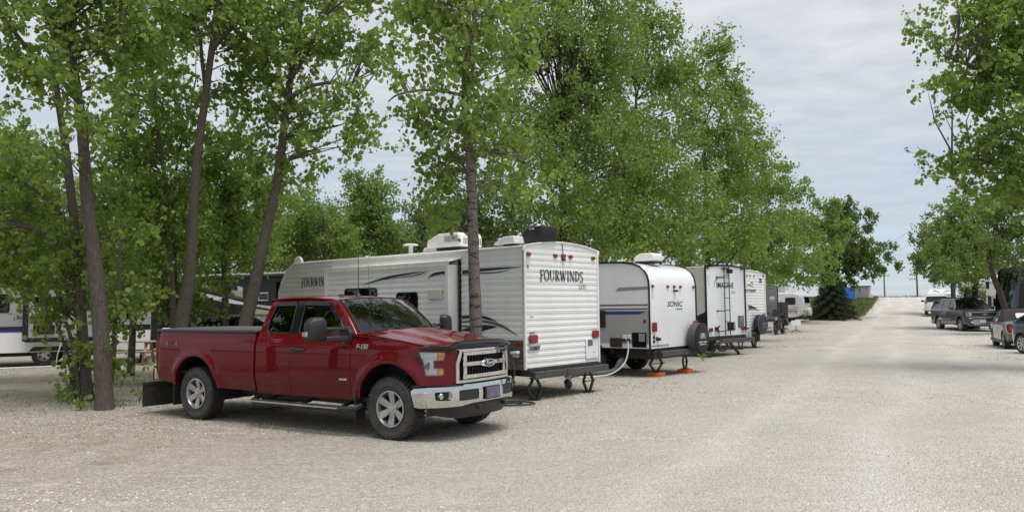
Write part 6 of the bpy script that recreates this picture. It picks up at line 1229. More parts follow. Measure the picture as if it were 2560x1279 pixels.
# picnic table
pt = at(322, 870, 26.2); PT = root('picnic_table', (pt.x, 26.2, 0), R(8), 'weathered wooden picnic table beside the long trailer', 'picnic table')
for i in range(5): MB().box((0, -.30 + i * .15, .74), (1.8, .14, .04)).build('plank', M['wood'], PT, bevel=.006)
for s in (-1, 1):
    for k in (0, 1): MB().box((0, s * (.62 + k * .145), .44), (1.8, .135, .04)).build('seat_plank', M['wood'], PT, bevel=.006)
    for t in (-1, 1): MB().bar((t * .62, s * .20, .72), (t * .62, s * .62, .0), .04, .09, up=(1, 0, 0)).build('leg', M['wood'], PT)
    MB().bar((s * .62, -.76, .40), (s * .62, .76, .40), .04, .09).build('seat_support', M['wood'], PT); MB().bar((s * .60, -.36, .70), (s * .60, .36, .70), .04, .08).build('top_support', M['wood'], PT)
# satellite dish panel on tripod
dp = Vector((16.6, 46.3, 0)); DI = root('satellite_dish', dp, R(-20), 'flat white satellite dish on a low black tripod by the lane', 'satellite dish')
MB().box((0, 0, .58), (.52, .04, .32), rx=R(-14)).build('panel', M['white'], DI, bevel=.012); b = MB().tube([(0, .03, .55), (0, .02, .22)], .02, 8); b.build('mast', M['blacksteel'], DI)
for a in (30, 150, 270): MB().tube([(0, .02, .22), (.34 * math.cos(R(a)), .02 + .34 * math.sin(R(a)), .01)], .016, 6).build('leg', M['blacksteel'], DI)
# fuel can
gp = at(2041, 795, 66.0); GC = root('fuel_can', (gp.x, 66.0, gz(0, 66)), R(15), 'red plastic fuel can with black spout on the gravel near the egg-shaped trailer', 'fuel can')
MB().box((0, 0, .22), (.32, .24, .42)).build('body', M['gascan'], GC, bevel=.05, seg=3); MB().tube([(-.12, 0, .42), (-.06, 0, .50), (.06, 0, .50), (.12, 0, .42)], .02, 6).build('handle', M['gascan'], GC); MB().tube([(.05, 0, .43), (.06, 0, .62), (.02, 0, .86)], [.03, .025, .018], 8).build('spout', M['blackplastic'], GC)
# stump post, blue tarp box, shed
pp = at(2135, 780, 66.3); PO = tag(MB().tube([(0, 0, -.1), (0.01, 0, .4), (.0, .02, .98), (0, .02, 1.0)], [.19, .175, .18, .16], 12, rough=.04).build('wooden_post', M['greywood']), 'short thick weathered wooden post at the foot of the ramp', 'post'); PO.location = (pp.x, 66.3, gz(0, 66.3))
sp_ = at(2162, 735, 100); SH = root('utility_shed', (sp_.x, 101, gz(0, 101) - .1), R(-32), 'small pale grey utility shed on the rise beside the lane', 'shed')
MB().box((0, 0, .85), (2.0, 1.6, 1.7)).build('wall', M['shed'], SH); MB().box((0, 0, 1.74), (2.2, 1.8, .10)).build('roof', M['greywood'], SH); MB().box((.4, -.82, .7), (.7, .04, 1.4)).build('door', M['greyside'], SH); MB().box((1.25, -.9, .35), (.5, .06, .7), ry=.4).build('leaning_panel', M['white'], SH)
tp_ = at(2108, 735, 98); tb_ = root('storage_tent', (tp_.x, 98, gz(0, 98) - .1), R(10), 'blue tarpaulin storage tent behind the dark tree by the ramp', 'tent')
b = MB().prism([(-1.1, 0), (1.1, 0), (1.1, 1.2), (.5, 1.75), (-.5, 1.75), (-1.1, 1.2)], 'y', -.9, .9); b.build('tarpaulin', M['tarpblue'], tb_, bevel=.06)
for s in (-1, 1): MB().tube([(s * 1.12, -.92, 0), (s * 1.12, -.92, 1.2), (s * .52, -.92, 1.77)], .03, 6).build('pole', M['silver'], tb_)
# utility poles
def upole(px, Y, h, arms, label):
    p = at(px, 742, Y); T = root('utility_pole', (p.x, Y, gz(p.x, Y) - .3), R(-8), label, 'utility pole', 'utility poles beyond the crest')
    MB().tube([(0, 0, 0), (0, 0, h * .5), (0.02, 0, h)], [.20, .17, .13], 8).build('pole', M['pole'], T)
    for (z, w_, sd) in arms: k = MB().bar((-w_ / 2 + sd, -.1, z), (w_ / 2 + sd, -.1, z), .12, .14).build('crossarm', M['pole'], T); [MB().lathe([(.06, 0), (.08, .1), (.03, .22)], (sd + w_ * q, -.1, z + .07), 'z', 8).build('insulator', M['greydecal'], k) for q in (-.46, -.2, .2, .46)]
    return T
upole(2212, 215, 9.5, ((7.0, 2.6, 0),), 'utility pole with one crossarm beyond the crest near the shed'); upole(2294, 172, 9.3, ((8.0, 1.6, -.8), (5.6, 1.6, -.7), (4.6, 1.8, -.8)), 'tall utility pole with three offset crossarms beyond the road crest')
for (z0, z1) in ((16.5, 15.5), (13.5, 12.6)):
    pts = [at(2000, 600, 230), at(2212, 600, 215), at(2294, 595, 172), at(2500, 580, 150)]
    pts = [Vector((p.x, p.y, z + gz(0, p.y))) for p, z in zip(pts, (z0, z0 - .6, z1, z1 + .4))]
    w_ = MB().tube(smoothpts(pts, 8), .022, 4).build('power_line', M['darkmetal']); tag(w_, ('upper' if z0 > 15 else 'lower') + ' thin power line crossing the sky above the road crest', 'power line')
# motorcycle
mc = Vector((14.75, 44.3, 0)); MC = root('motorcycle', mc, az(212), 'black touring motorcycle on its stand beside the slate grey trailer', 'motorcycle')
for (x, r_) in ((.0, .34), (-1.5, .33)):
    e = bpy.data.objects.new('wheel', None); col.objects.link(e); e.parent = MC; e.location = (x, 0, r_); MB().lathe([(.24, -.05), (r_ - .04, -.065), (r_, -.03), (r_, .03), (r_ - .04, .065), (.24, .05)], (0, 0, 0), 'y', 28, close=True).build('tyre', M['rubber'], e); k = MB().lathe([(.235, -.04), (.25, -.04), (.25, .04), (.235, .04)], (0, 0, 0), 'y', 24, close=True)
    for i in range(9): a = i * 2 * PI / 9; k.bar((0, 0, 0), (.24 * math.cos(a), 0, .24 * math.sin(a)), .02, .015)
    k.build('rim', M['greysteel'], e)
b = MB()
for s in (-1, 1): b.tube([(.0, s * .11, .34), (-.28, s * .11, .95)], .028, 8)
b.build('fork', M['greysteel'], MC); MB().tube([(-.30, -.40, 1.06), (-.22, -.30, 1.10), (-.24, 0, 1.02), (-.22, .30, 1.10), (-.30, .40, 1.06)], .016, 6).build('handlebar', M['blacksteel'], MC)
MB().grid(lambda a, y: (.36 * math.cos(a) * 1.06, y * .08, .34 + .36 * math.sin(a) * 1.06), np.linspace(R(35), R(150), 8), (-1, 0, 1)).build('mudguard', M['glossblack'], MC); MB().lathe([(.02, 0), (.09, -.02), (.10, -.12), (.05, -.18)], (-.12, 0, .88), 'x', 16).build('headlamp', M['chrome'], MC)
MB().box((-.62, 0, .86), (.52, .30, .24), tx=.7, ty=.6).build('fuel_tank', M['glossblack'], MC, bevel=.07, seg=3); MB().box((-1.12, 0, .80), (.55, .28, .12)).build('seat', M['softtop'], MC, bevel=.05); MB().box((-.70, 0, .48), (.50, .30, .40)).build('engine', M['greysteel'], MC, bevel=.04); MB().box((-.75, 0, .30), (1.0, .12, .08)).build('frame', M['blacksteel'], MC)
for s in (-1, 1): MB().box((-1.45, s * .26, .68), (.50, .18, .34)).build('saddlebag', M['blackplastic'], MC, bevel=.06); MB().tube([(-.6, s * .2, .28), (-1.7, s * .22, .30)], .045, 8).build('exhaust', M['blacksteel'], MC); MB().box((-.30, s * .46, 1.18), (.03, .16, .10)).build('mirror', M['blackplastic'], MC, bevel=.02)
MB().box((-1.62, 0, 1.02), (.34, .46, .30)).build('top_box', M['blackplastic'], MC, bevel=.08, seg=3); MB().panel(rpoly([(-.26, 1.0), (.26, 1.0), (.2, 1.42), (-.2, 1.42)], .06), lambda y, z: (-.16 - (z - 1.0) * .45, y, z), sp=.15, flange=0).build('windshield', M['privacy'], MC); MB().bar((-.7, .1, .3), (-.62, .42, .02), .025, .025).build('side_stand', M['blacksteel'], MC)
# dark folding screen behind the motorcycle
sc = at(1953, 785, 55.5); SS = root('folding_screen', (sc.x, 55.5, gz(0, 55.5)), R(20), 'dark brown folding privacy screen standing between the slate grey and egg-shaped trailers', 'screen')
M['brownmesh'] = mat('brown mesh', (.040, .030, .027), .8, c2=(.06, .045, .04), vscale=5)
for i in range(2): MB().box((-.30 + i * .62, .05 * i, .88), (.58, .03, 1.66), rz=(.12, -.12)[i]).build('panel', M['brownmesh'], SS); MB().bar((-.6 + i * .62, 0, 0), (-.6 + i * .62, 0, 1.74), .04, .04, up=(1, 0, 0)).build('upright', M['blacksteel'], SS)
# ================================================================ trees
def leaf_material(name, c0, c1, tr, mixf=.36):
    m = bpy.data.materials.new(name); m.use_nodes = True; t = m.node_tree; p = t.nodes['Principled BSDF']; o = t.nodes['Material Output']
    p.inputs['Roughness'].default_value = .5; p.inputs['Specular IOR Level'].default_value = .35
    ge = N(t, 'ShaderNodeNewGeometry'); x = N(t, 'ShaderNodeMix', data_type='RGBA'); x.inputs[6].default_value = (*c0, 1); x.inputs[7].default_value = (*c1, 1); L(t, ge.outputs['Random Per Island'], x.inputs[0]); L(t, x.outputs[2], p.inputs['Base Color'])
    tl = N(t, 'ShaderNodeBsdfTranslucent'); y = N(t, 'ShaderNodeMix', data_type='RGBA'); y.inputs[6].default_value = (*tr, 1); y.inputs[7].default_value = (tr[0] * 1.5, tr[1] * 1.3, tr[2] * 1.2, 1); L(t, ge.outputs['Random Per Island'], y.inputs[0]); L(t, y.outputs[2], tl.inputs[0])
    s = N(t, 'ShaderNodeMixShader', inp={0: mixf}); L(t, p.outputs[0], s.inputs[1]); L(t, tl.outputs[0], s.inputs[2]); L(t, s.outputs[0], o.inputs[0]); return m
LM = {'near': leaf_material('poplar leaves', (.122, .198, .042), (.205, .275, .070), (.31, .47, .078), .47), 'mid': leaf_material('poplar leaves in the row', (.108, .172, .042), (.182, .240, .066), (.26, .40, .072), .45),
      'pale': leaf_material('pale green leaves', (.10, .15, .05), (.155, .20, .07), (.18, .27, .075), .42), 'dark': leaf_material('dark green leaves', (.070, .118, .032), (.125, .175, .046), (.17, .26, .045), .42), 'spruce': leaf_material('spruce needles', (.026, .046, .020), (.046, .070, .027), (.04, .06, .02), .2)}
def bark_material(name, a, b, k, vs=5.0, band=.56):
    m = bpy.data.materials.new(name); m.use_nodes = True; t = m.node_tree; p = t.nodes['Principled BSDF']; p.inputs['Roughness'].default_value = .9; p.inputs['Specular IOR Level'].default_value = .1
    co = N(t, 'ShaderNodeTexCoord'); mp1 = N(t, 'ShaderNodeMapping', inp={3: (9, 9, 1.6)}); L(t, co.outputs['Object'], mp1.inputs[0]); n = N(t, 'ShaderNodeTexNoise', inp={'Scale': vs, 'Detail': 6, 'Roughness': .7}); L(t, mp1.outputs[0], n.inputs['Vector'])
    mp2 = N(t, 'ShaderNodeMapping', inp={3: (2.0, 2.0, 9)}); L(t, co.outputs['Object'], mp2.inputs[0]); n2 = N(t, 'ShaderNodeTexNoise', inp={'Scale': 2.2, 'Detail': 3, 'Roughness': .7}); L(t, mp2.outputs[0], n2.inputs['Vector'])
    r1 = N(t, 'ShaderNodeMapRange', inp={1: .35, 2: .65}); L(t, n.outputs[0], r1.inputs[0]); r2 = N(t, 'ShaderNodeMapRange', inp={1: band, 2: band + .07}); L(t, n2.outputs[0], r2.inputs[0])
    x = N(t, 'ShaderNodeMix', data_type='RGBA'); x.inputs[6].default_value = (*a, 1); x.inputs[7].default_value = (*b, 1); L(t, r1.outputs[0], x.inputs[0]); y = N(t, 'ShaderNodeMix', data_type='RGBA'); y.inputs[7].default_value = (*k, 1); L(t, x.outputs[2], y.inputs[6]); L(t, r2.outputs[0], y.inputs[0]); L(t, y.outputs[2], p.inputs['Base Color'])
    bp_ = N(t, 'ShaderNodeBump', inp={'Strength': 1.0, 'Distance': .05}); L(t, n.outputs[0], bp_.inputs['Height']); L(t, bp_.outputs[0], p.inputs['Normal']); return m
BK = {'grey': bark_material('grey poplar bark', (.098, .084, .070), (.20, .178, .152), (.055, .047, .040), 6.0, .65), 'pale': bark_material('smooth pale poplar bark', (.15, .134, .118), (.25, .228, .202), (.05, .043, .038)), 'dark': bark_material('dark bark', (.06, .05, .042), (.10, .085, .07), (.03, .026, .022))}
def leaf_mesh(name, P, size, seed, quad=2, droop=.55, aspect=.46):
    rs = np.random.RandomState(seed); n = len(P)
    d = rs.normal(size=(n, 3)); d[:, 2] -= droop * 1.6; d /= np.linalg.norm(d, axis=1)[:, None]
    a = rs.normal(size=(n, 3)); a[:, 2] *= .5; s = np.cross(d, a); s /= np.linalg.norm(s, axis=1)[:, None] + 1e-9; nn = np.cross(d, s)
    k = (size * rs.uniform(.5, 1.25, n))[:, None]
    if quad == 2: sh = ((0, 0, 0), (.26, aspect, .07), (.66, aspect * .78, .05), (1, 0, -.05), (.66, -aspect * .78, .05), (.26, -aspect, .07)); fc = ((0, 1, 2, 3), (0, 3, 4, 5))
    else: sh = ((0, 0, 0), (.42, aspect, .08), (1, 0, -.04), (.42, -aspect, .08)); fc = ((0, 1, 2, 3),)
    V = np.stack([P + k * (d * c[0] + s * c[1] + nn * c[2]) for c in sh], 1); m = len(sh)
    F = np.array(fc)[None] + (np.arange(n) * m)[:, None, None]
    me = bpy.data.meshes.new(name); me.vertices.add(n * m); me.vertices.foreach_set('co', V.astype(np.float32).ravel()); nf = n * len(fc)
    me.loops.add(nf * 4); me.loops.foreach_set('vertex_index', F.astype(np.int32).ravel()); me.polygons.add(nf); me.polygons.foreach_set('loop_start', np.arange(0, nf * 4, 4, dtype=np.int32)); me.polygons.foreach_set('loop_total', np.full(nf, 4, np.int32)); me.update(calc_edges=True); return me
def blob_clusters(b, n, rs):
    cx, cy, cz, rx, rz = b; d = rs.normal(size=(n, 3)); d /= np.linalg.norm(d, axis=1)[:, None]
    lump = 1 + .22 * np.sin(d[:, 0] * 5.1 + cx * 3) * np.cos(d[:, 2] * 4.3 + cz) + .14 * np.sin(d[:, 1] * 7 + d[:, 2] * 6 + cy)
    r_ = rs.uniform(0, 1, n) ** (1 / 2.3) * lump; return np.array([cx, cy, cz]) + d * r_[:, None] * np.array([rx, rx, rz])
NTREE = [0]; COV = 2.9
def tree(name, label, trunk, blobs, leaf=.10, cov=1.0, sig=.26, lm='near', bk='grey', quad=2, per=46, limb=.5, group=None, cat='tree', extra=(), fork=(), base=None, rough=.06, lift=.45):
    """trunk: [(x,y,z,r)...] world; blobs: [(x,y,z,rx,rz)] world; fork: more woody paths"""
    NTREE[0] += 1; seed = NTREE[0] * 17; rs = np.random.RandomState(seed); b0 = Vector(trunk[0][:3]) if base is None else Vector(base)
    T = root(name, b0, 0, label, cat, group)
    tp = [Vector(p[:3]) - b0 for p in trunk]; tr_ = [p[3] for p in trunk]
    tp2 = smoothpts([tuple(p) for p in tp], 6); rr_ = list(np.interp(np.linspace(0, len(tr_) - 1, len(tp2)), range(len(tr_)), tr_))
    for i, z in enumerate(tp2):
        if i < 3: rr_[i] *= 1 + .18 * (3 - i) / 3
    mb = MB(); mb.tube(tp2, rr_, 12, rough=rough, seed=seed)
    for f in fork:
        fp = smoothpts([tuple(Vector(p[:3]) - b0) for p in f], 5); mb.tube(fp, list(np.interp(np.linspace(0, len(f) - 1, len(fp)), range(len(f)), [p[3] for p in f])), 8, rough=rough, seed=seed + 3)
    C = []
    if quad == 1: per = 110; sig = sig * 1.15
    for b in blobs:
        k = b[5] if len(b) > 5 else 1.0
        nl = cov * k * PI * b[3] * b[4] * (2.7 if quad == 2 else 4.3) / (.62 * leaf * leaf); C.append(blob_clusters(b[:5], max(4, int(nl / per)), rs))
    C = np.concatenate(C); woody = [Vector(q) for q in tp2]
    for f in fork: woody += [Vector(q) for q in smoothpts([tuple(Vector(p[:3]) - b0) for p in f], 5)][2:]
    rnd = random.Random(seed)
    for c in C:
        if rnd.random() > limb: continue
        e = Vector(c) - b0; best = min(woody, key=lambda w: (w - e).length + rnd.uniform(0, .9) + (2.0 if w.z > e.z - .1 else 0) + max(0, (e - w).length * .2 - (e.z - w.z)) * .6)
        ln = (e - best).length
        if ln < .15 or ln > (2.3 if quad == 2 else 4.5): continue
        q = best.lerp(e, .5) + Vector((rnd.uniform(-.12, .12), rnd.uniform(-.12, .12), rnd.uniform(.0, .14))) * ln; r0 = min(.045, .006 + .010 * ln)
        mb.tube([best, best.lerp(q, .55), q, e.lerp(q, .4), e], [r0, r0 * .85, r0 * .6, r0 * .38, .003], 5, caps=False)
    K = 4 if quad == 2 else 6; nc = len(C); td = rs.normal(size=(nc, K, 3)); td[:, :, 2] -= .15; td /= np.linalg.norm(td, axis=2)[:, :, None]; tl = sig * rs.uniform(1.0, 2.6, (nc, K))
    if quad == 2:
        for i_ in range(nc):
            c = Vector(C[i_]) - b0
            for k_ in range(K):
                e = c + Vector(td[i_, k_]) * tl[i_, k_]; mb.tube([c, c.lerp(e, .5) + Vector((0, 0, .03)), e], [.0055, .004, .0018], 3, caps=False)
    mb.build('trunk', BK[bk], T, smooth=60, fix=False)
    n = nc * per; idx = np.repeat(np.arange(nc), per); kk = rs.randint(0, K, n); tt = rs.uniform(.12, 1.08, n)
    P = C[idx] + td[idx, kk] * (tl[idx, kk] * tt)[:, None] + rs.normal(size=(n, 3)) * (.045 if quad == 2 else .30 * sig); P -= np.array(b0)
    me = leaf_mesh('crown', P, leaf, seed, quad); me.materials.append(LM[lm]); o = bpy.data.objects.new('crown', me); col.objects.link(o); o.parent = T
    return T
def TPX(pts, Y): return [(*at(px, py, Y + (q[0] if q else 0)), r) for (px, py, r, *q) in pts]
def BPX(bl): return [(*at(b[0], b[1], b[2]), b[3], b[4]) + ((b[5],) if len(b) > 5 else ()) for b in bl]
# --- near clump on the left
tree('poplar_tree', 'stout poplar with leaning furrowed trunk standing alone before the clump', [(-7.37, 14.32, -.05, .150)] + TPX([(258, 930, .145), (250, 800, .136), (238, 660, .128), (222, 540, .114), (213, 430, .104), (206, 330, .092), (192, 220, .082), (176, 110, .07), (160, -40, .07), (150, -220, .05)], 14.32),
     BPX([(110, 90, 14.4, 1.25, .9), (300, 40, 14.2, 1.1, .85), (60, 190, 14.6, .75, .55), (175, 200, 13.6, .7, .55), (30, -40, 14.5, 1.2, .8), (200, -60, 14.4, 1.3, .8), (245, 335, 13.7, .75, .42), (330, 130, 14.6, .65, .55), (150, 400, 14.1, .45, .30, .6), (380, -50, 14.5, 1.1, .8), (100, -180, 14.5, 1.6, .9), (330, -190, 14.5, 1.6, .9)]),
     leaf=.105, limb=.6, fork=[TPX([(206, 260, .07), (150, 200, .05), (90, 150, .045), (20, 60, .035), (-40, 0, .02)], 14.5), TPX([(192, 180, .06), (150, 90, .05), (110, 10, .04), (60, -60, .02)], 14.2)])
tree('poplar_tree', 'slimmer poplar with paler upper stem rising within the trunk clump', [(-8.45, 15.76, -.05, .125)] + TPX([(210, 900, .108), (203, 780, .098), (195, 660, .088), (186, 560, .082), (172, 440, .085), (160, 340, .075), (148, 270, .06), (130, 120, .045)], 15.8),
     BPX([(60, 400, 16.0, .9, .5), (60, 520, 16.2, 1.2, .7), (150, 610, 15.6, .9, .5), (40, 640, 16.2, 1.2, .55), (150, 670, 15.9, 1.1, .42), (40, 690, 16.4, .9, .35), (-60, 560, 16.5, 1.3, 1.0), (80, 320, 16.4, .5, .3, .6), (285, 620, 16.0, .7, .5), (300, 500, 16.4, .6, .6)]), leaf=.10, limb=.6,
     fork=[TPX([(186, 600, .05), (140, 520, .045), (80, 470, .035), (10, 440, .02)], 15.9), TPX([(190, 640, .035), (120, 590, .03), (40, 555, .02), (-30, 540, .015)], 15.6)])
def sapling(label, path, Y, blobs, r0=.05, leaf=.10, cov=1.0, lm='near', **k):
    n = len(path); pts = TPX([(p[0], p[1], r0 * (1 - .75 * i / (n - 1))) for i, p in enumerate(path)], Y); b = pts[0]; pts[0] = (b[0], b[1], -.05 + gz(b[0], b[1]), b[3]); return tree('poplar_sapling', label, pts, BPX(blobs), leaf, cov, lm=lm, **k)
sapling('thin poplar sapling bending outward from the clump foot towards the pedestal', [(196, 998), (180, 930), (160, 860), (138, 800), (112, 755)], 15.9, [(110, 740, 15.9, .45, .25), (185, 950, 15.8, .08, .2, .2), (130, 790, 15.9, .25, .15, .5)], .055)
sapling('thin poplar sapling beside the bent one in the trunk clump', [(204, 1000), (192, 930), (178, 850), (160, 790), (150, 740)], 15.7, [(165, 745, 15.6, .45, .28), (215, 870, 15.5, .1, .2, .2), (185, 760, 15.8, .4, .25)], .06)
sapling('thin poplar sapling hugging the stout trunk and forking to the picnic table', [(268, 1000), (282, 900), (288, 800), (296, 700), (300, 600)], 14.9, [(310, 700, 15, .6, .5), (330, 600, 15.3, .6, .5), (280, 800, 14.8, .12, .2, .25), (285, 905, 14.7, .08, .15, .25), (350, 740, 15.3, .5, .3)], .065)
sapling('tall thin poplar sapling between the two grey trunks', [(440, 860), (428, 640), (420, 500), (395, 330), (388, 230), (368, 80)], 18.0, [(395, 120, 18, .9, .7), (400, 270, 18, 1.1, .9), (370, 420, 18.2, 1.2, .9), (430, 500, 18.2, .9, .8), (330, 340, 18.5, .9, .8), (350, 560, 18.5, 1.1, .8), (450, 620, 18.4, .9, .7), (350, 690, 18.8, 1.2, .6), (430, 740, 18.6, .9, .5), (280, 400, 18.4, .6, .6)], .075, leaf=.10)
sapling('second thin poplar sapling by the grey trunk above the picnic table', [(455, 860), (440, 700), (432, 560), (440, 420), (470, 300)], 18.6, [(290, 735, 18.8, .9, .35), (390, 765, 18.4, .8, .35), (455, 330, 18.8, .7, .7), (470, 180, 18.8, .5, .5, .6), (330, 180, 18.9, 1.0, .9), (300, 60, 18.8, .9, .8)], .05, leaf=.10)
# --- two grey trunks behind the pickup bed
p = at(452, 815, 16.8)
tree('poplar_tree', 'grey poplar with slightly curved trunk rising behind the tailgate end of the pickup', [(p.x - .1, 16.8, -.05, .175)] + TPX([(452, 815, .155), (470, 720, .132), (480, 600, .108), (486, 480, .098), (500, 340, .086), (514, 240, .078), (526, 150, .07), (538, 70, .08), (552, -60, .06)], 16.8),
     BPX([(480, 40, 16.7, .9, .5), (560, 40, 17, 1.0, .7), (430, 60, 17, .7, .6), (620, 110, 17.3, .7, .6), (450, 210, 17.2, .4, .4, .6), (500, -80, 17, 1.6, .8), (640, 0, 17, .9, .7), (560, 230, 17.6, .7, .6), (630, -120, 17, 1.3, .8), (380, -60, 17, 1.2, .8)]), leaf=.105, bk='grey', limb=.6, fork=[TPX([(526, 130, .06), (560, 90, .05), (600, 50, .045), (650, -10, .03)], 16.8), TPX([(514, 220, .05), (505, 150, .04), (500, 80, .03)], 16.9)])
p = at(614, 812, 17.4)
tree('poplar_tree', 'grey poplar with strongly leaning trunk rising behind the pickup cab', [(p.x - .22, 17.4, -.05, .175)] + TPX([(614, 812, .148), (640, 700, .130), (662, 590, .112), (686, 490, .104), (702, 390, .09), (712, 300, .08), (726, 200, .07), (740, 110, .075), (752, 20, .06), (760, -100, .04)], 17.4),
     BPX([(700, 90, 17.3, 1.2, .7), (800, 130, 17.3, 1.3, .8), (880, 250, 17.0, .85, .6), (770, 270, 17.2, 1.0, .6), (650, 260, 17.6, 1.0, .7), (920, 100, 17.2, 1.0, .7), (860, 345, 17.0, .65, .28), (920, 345, 16.8, .4, .25), (760, -40, 17.4, 1.6, .8), (930, -40, 17.2, 1.2, .7), (660, 380, 17.7, .8, .6), (740, 400, 17.8, .8, .6), (640, 160, 17.8, .8, .6), (990, 130, 17, .5, .4, .7)]), leaf=.105, bk='grey', limb=.6,
     fork=[TPX([(712, 250, .05), (780, 215, .04), (850, 210, .03), (900, 250, .015)], 17.2), TPX([(726, 200, .05), (770, 130, .045), (800, 60, .04), (840, -20, .02)], 17.3), TPX([(706, 200, .04), (640, 200, .03), (570, 205, .02)], 17.6)])
# --- leafy fill behind them
for (lab, px, Y, bl, lmx) in (('bushy young poplar filling the gap between the two grey trunks', 560, 19.6, [(560, 380, 19.6, 1.2, .9), (610, 500, 19.8, 1.3, .9), (550, 560, 19.4, 1.0, .9), (580, 620, 19.6, .9, .6), (515, 720, 19.4, .6, .6), (505, 775, 19.2, .5, .3), (650, 480, 20, .9, .9), (530, 450, 19.4, .6, .9)], 'near'),
                             ('bushy young poplar behind the clump and above the picnic table', 330, 21.5, [(300, 470, 21.5, 1.3, 1.1), (400, 560, 21.5, 1.4, 1.1), (300, 650, 21.5, 1.4, .9, .7), (410, 690, 21.3, 1.3, .7, .7), (240, 560, 21.5, 1.0, 1.0), (340, 725, 21.3, 1.3, .45), (460, 740, 21.2, .8, .5)], 'near'),
                             ('leafy poplar overhanging the long trailer at the clump edge', -90, 19.5, [(30, 440, 19.5, 1.3, 1.0), (90, 560, 19.5, 1.3, .9), (0, 620, 19.6, 1.3, .9), (110, 650, 19.3, 1.2, .5), (-60, 500, 19.6, 1.4, 1.4), (10, 690, 19.4, 1.0, .3), (190, 680, 19.3, .9, .45)], 'mid')):
    p = gnd(px, Y); tree('poplar_tree', lab, [(p.x, Y, -.05, .10), (p.x + .05, Y, 1.5, .085), (p.x, Y, 3.2, .06), (p.x, Y, 5.5, .03)], BPX(bl), leaf=.11, lm=lmx, bk='grey', limb=.35)
# --- slender tree between pickup and ribbed trailer
p = at(1190, 825, 13.5)
tree('poplar_tree', 'slender pale poplar standing between the pickup bonnet and the ribbed trailer', [(p.x, 13.5, -.05, .118)] + TPX([(1190, 825, .108), (1186, 700, .100), (1182, 580, .093), (1179, 470, .085), (1175, 390, .078), (1165, 320, .07), (1163, 230, .06), (1168, 140, .055), (1185, 60, .045), (1190, -60, .03)], 13.5),
     BPX([(1110, 60, 13.4, 1.0, .6), (1210, 150, 13.7, .9, .65), (1080, 190, 13.4, .8, .5), (1150, 260, 13.3, .8, .5), (1050, 330, 13.4, .45, .4), (1080, 430, 13.7, .6, .4), (1220, 330, 13.8, .8, .55), (1250, 440, 14, .7, .4), (1230, 20, 13.8, .9, .6), (1130, -60, 13.5, 1.3, .7), (1060, 20, 13.4, .5, .5), (1270, 250, 14, .5, .5), (1120, 390, 13.9, .6, .35), (1110, 530, 14.2, .5, .35, .7)]), leaf=.100, bk='pale', limb=.6,
     fork=[TPX([(1176, 400, .05), (1215, 378, .045), (1260, 385, .04), (1300, 400, .03), (1330, 420, .015)], 13.8), TPX([(1166, 340, .04), (1145, 300, .03), (1120, 250, .02)], 13.4), TPX([(1176, 370, .035), (1195, 320, .03), (1210, 260, .02)], 13.6), TPX([(1170, 440, .03), (1140, 390, .025), (1100, 420, .015)], 13.6), TPX([(1165, 240, .03), (1080, 225, .025), (1000, 235, .02), (970, 255, .01)], 13.4)])
# --- trees along the row of trailers
def rowtree(label, px, Y, blobs, r=.16, leaf=.13, lm='mid', bk='dark', quad=1, ztop=7, group='poplars along the trailer row', name='poplar_tree', lean=0, **k):
    p = gnd(px, Y); g_ = p.z; T = tree(name, label, [(p.x, Y, g_ - .1, r), (p.x + .1, Y, g_ + 1.6, r * .85), (p.x + lean * .4, Y, g_ + 3.4, r * .7), (p.x + lean * .8, Y, g_ + ztop * .75, r * .4), (p.x + lean, Y, g_ + ztop, r * .15)], BPX(blobs), leaf, quad=quad, lm=lm, bk=bk, group=group, **k); return T
rowtree('tall poplar behind the ribbed trailer with its dark trunk above the roof', 1412, 22, [(1360, 100, 22, 1.9, 1.2), (1470, 130, 22.5, 1.8, 1.3), (1400, 300, 21.8, 2.2, 1.2), (1500, 350, 22.4, 1.9, 1.3), (1375, 440, 20.8, 1.2, .8), (1400, 530, 21, 1.1, .5), (1510, 520, 21.8, 1.5, .9), (1300, 330, 22.5, 1.2, 1.2), (1390, -40, 22.2, 2.0, 1.2), (1500, -10, 22.6, 1.4, .9), (1310, 130, 22.6, .9, 1.0), (1540, 210, 22.8, 1.0, .9), (1530, 620, 21.6, .9, .45)], r=.19, leaf=.095, limb=.25, quad=1)
rowtree('tallest pointed poplar over the rounded-tail trailer', 1600, 25.5, [(1650, 60, 25.5, .75, 1.0), (1600, 150, 25.5, 1.4, 1.1), (1680, 190, 25.5, 1.2, 1.2), (1620, 320, 25, 2.0, 1.3), (1560, 450, 24.3, 1.6, 1.1), (1660, 460, 24.6, 1.9, 1.2), (1610, 580, 24, 1.9, .8), (1520, 590, 23.6, 1.0, .6), (1690, 600, 24.4, 1.3, .6), (1570, 40, 25.8, .9, .8)], leaf=.10, limb=.2, ztop=9)
rowtree('broad poplar over the trailer with a ladder', 1770, 29.5, [(1790, 120, 29.5, .75, .9), (1740, 210, 29.5, 1.4, 1.3), (1830, 210, 29.5, .9, .9), (1870, 290, 29.3, .6, .7), (1790, 320, 29.2, 1.9, 1.3), (1740, 440, 28.6, 1.8, 1.3), (1840, 430, 29, 1.6, 1.3), (1780, 560, 28.2, 2.0, 1.0), (1740, 640, 27.6, 1.0, .4), (1850, 590, 28.6, 1.3, .9)], leaf=.11, limb=.2, ztop=8.5)
rowtree('rounded poplar over the trailer with the bird graphic', 1885, 37, [(1890, 370, 37, 1.0, 1.1), (1880, 470, 37, 1.8, 1.4), (1940, 460, 37, 1.0, .9), (1900, 580, 36, 2.2, 1.4), (1860, 640, 35, 1.5, .7), (1950, 590, 36.5, 1.4, 1.3), (1920, 670, 35.5, 1.4, .6)], leaf=.125, limb=.2, ztop=7.5)
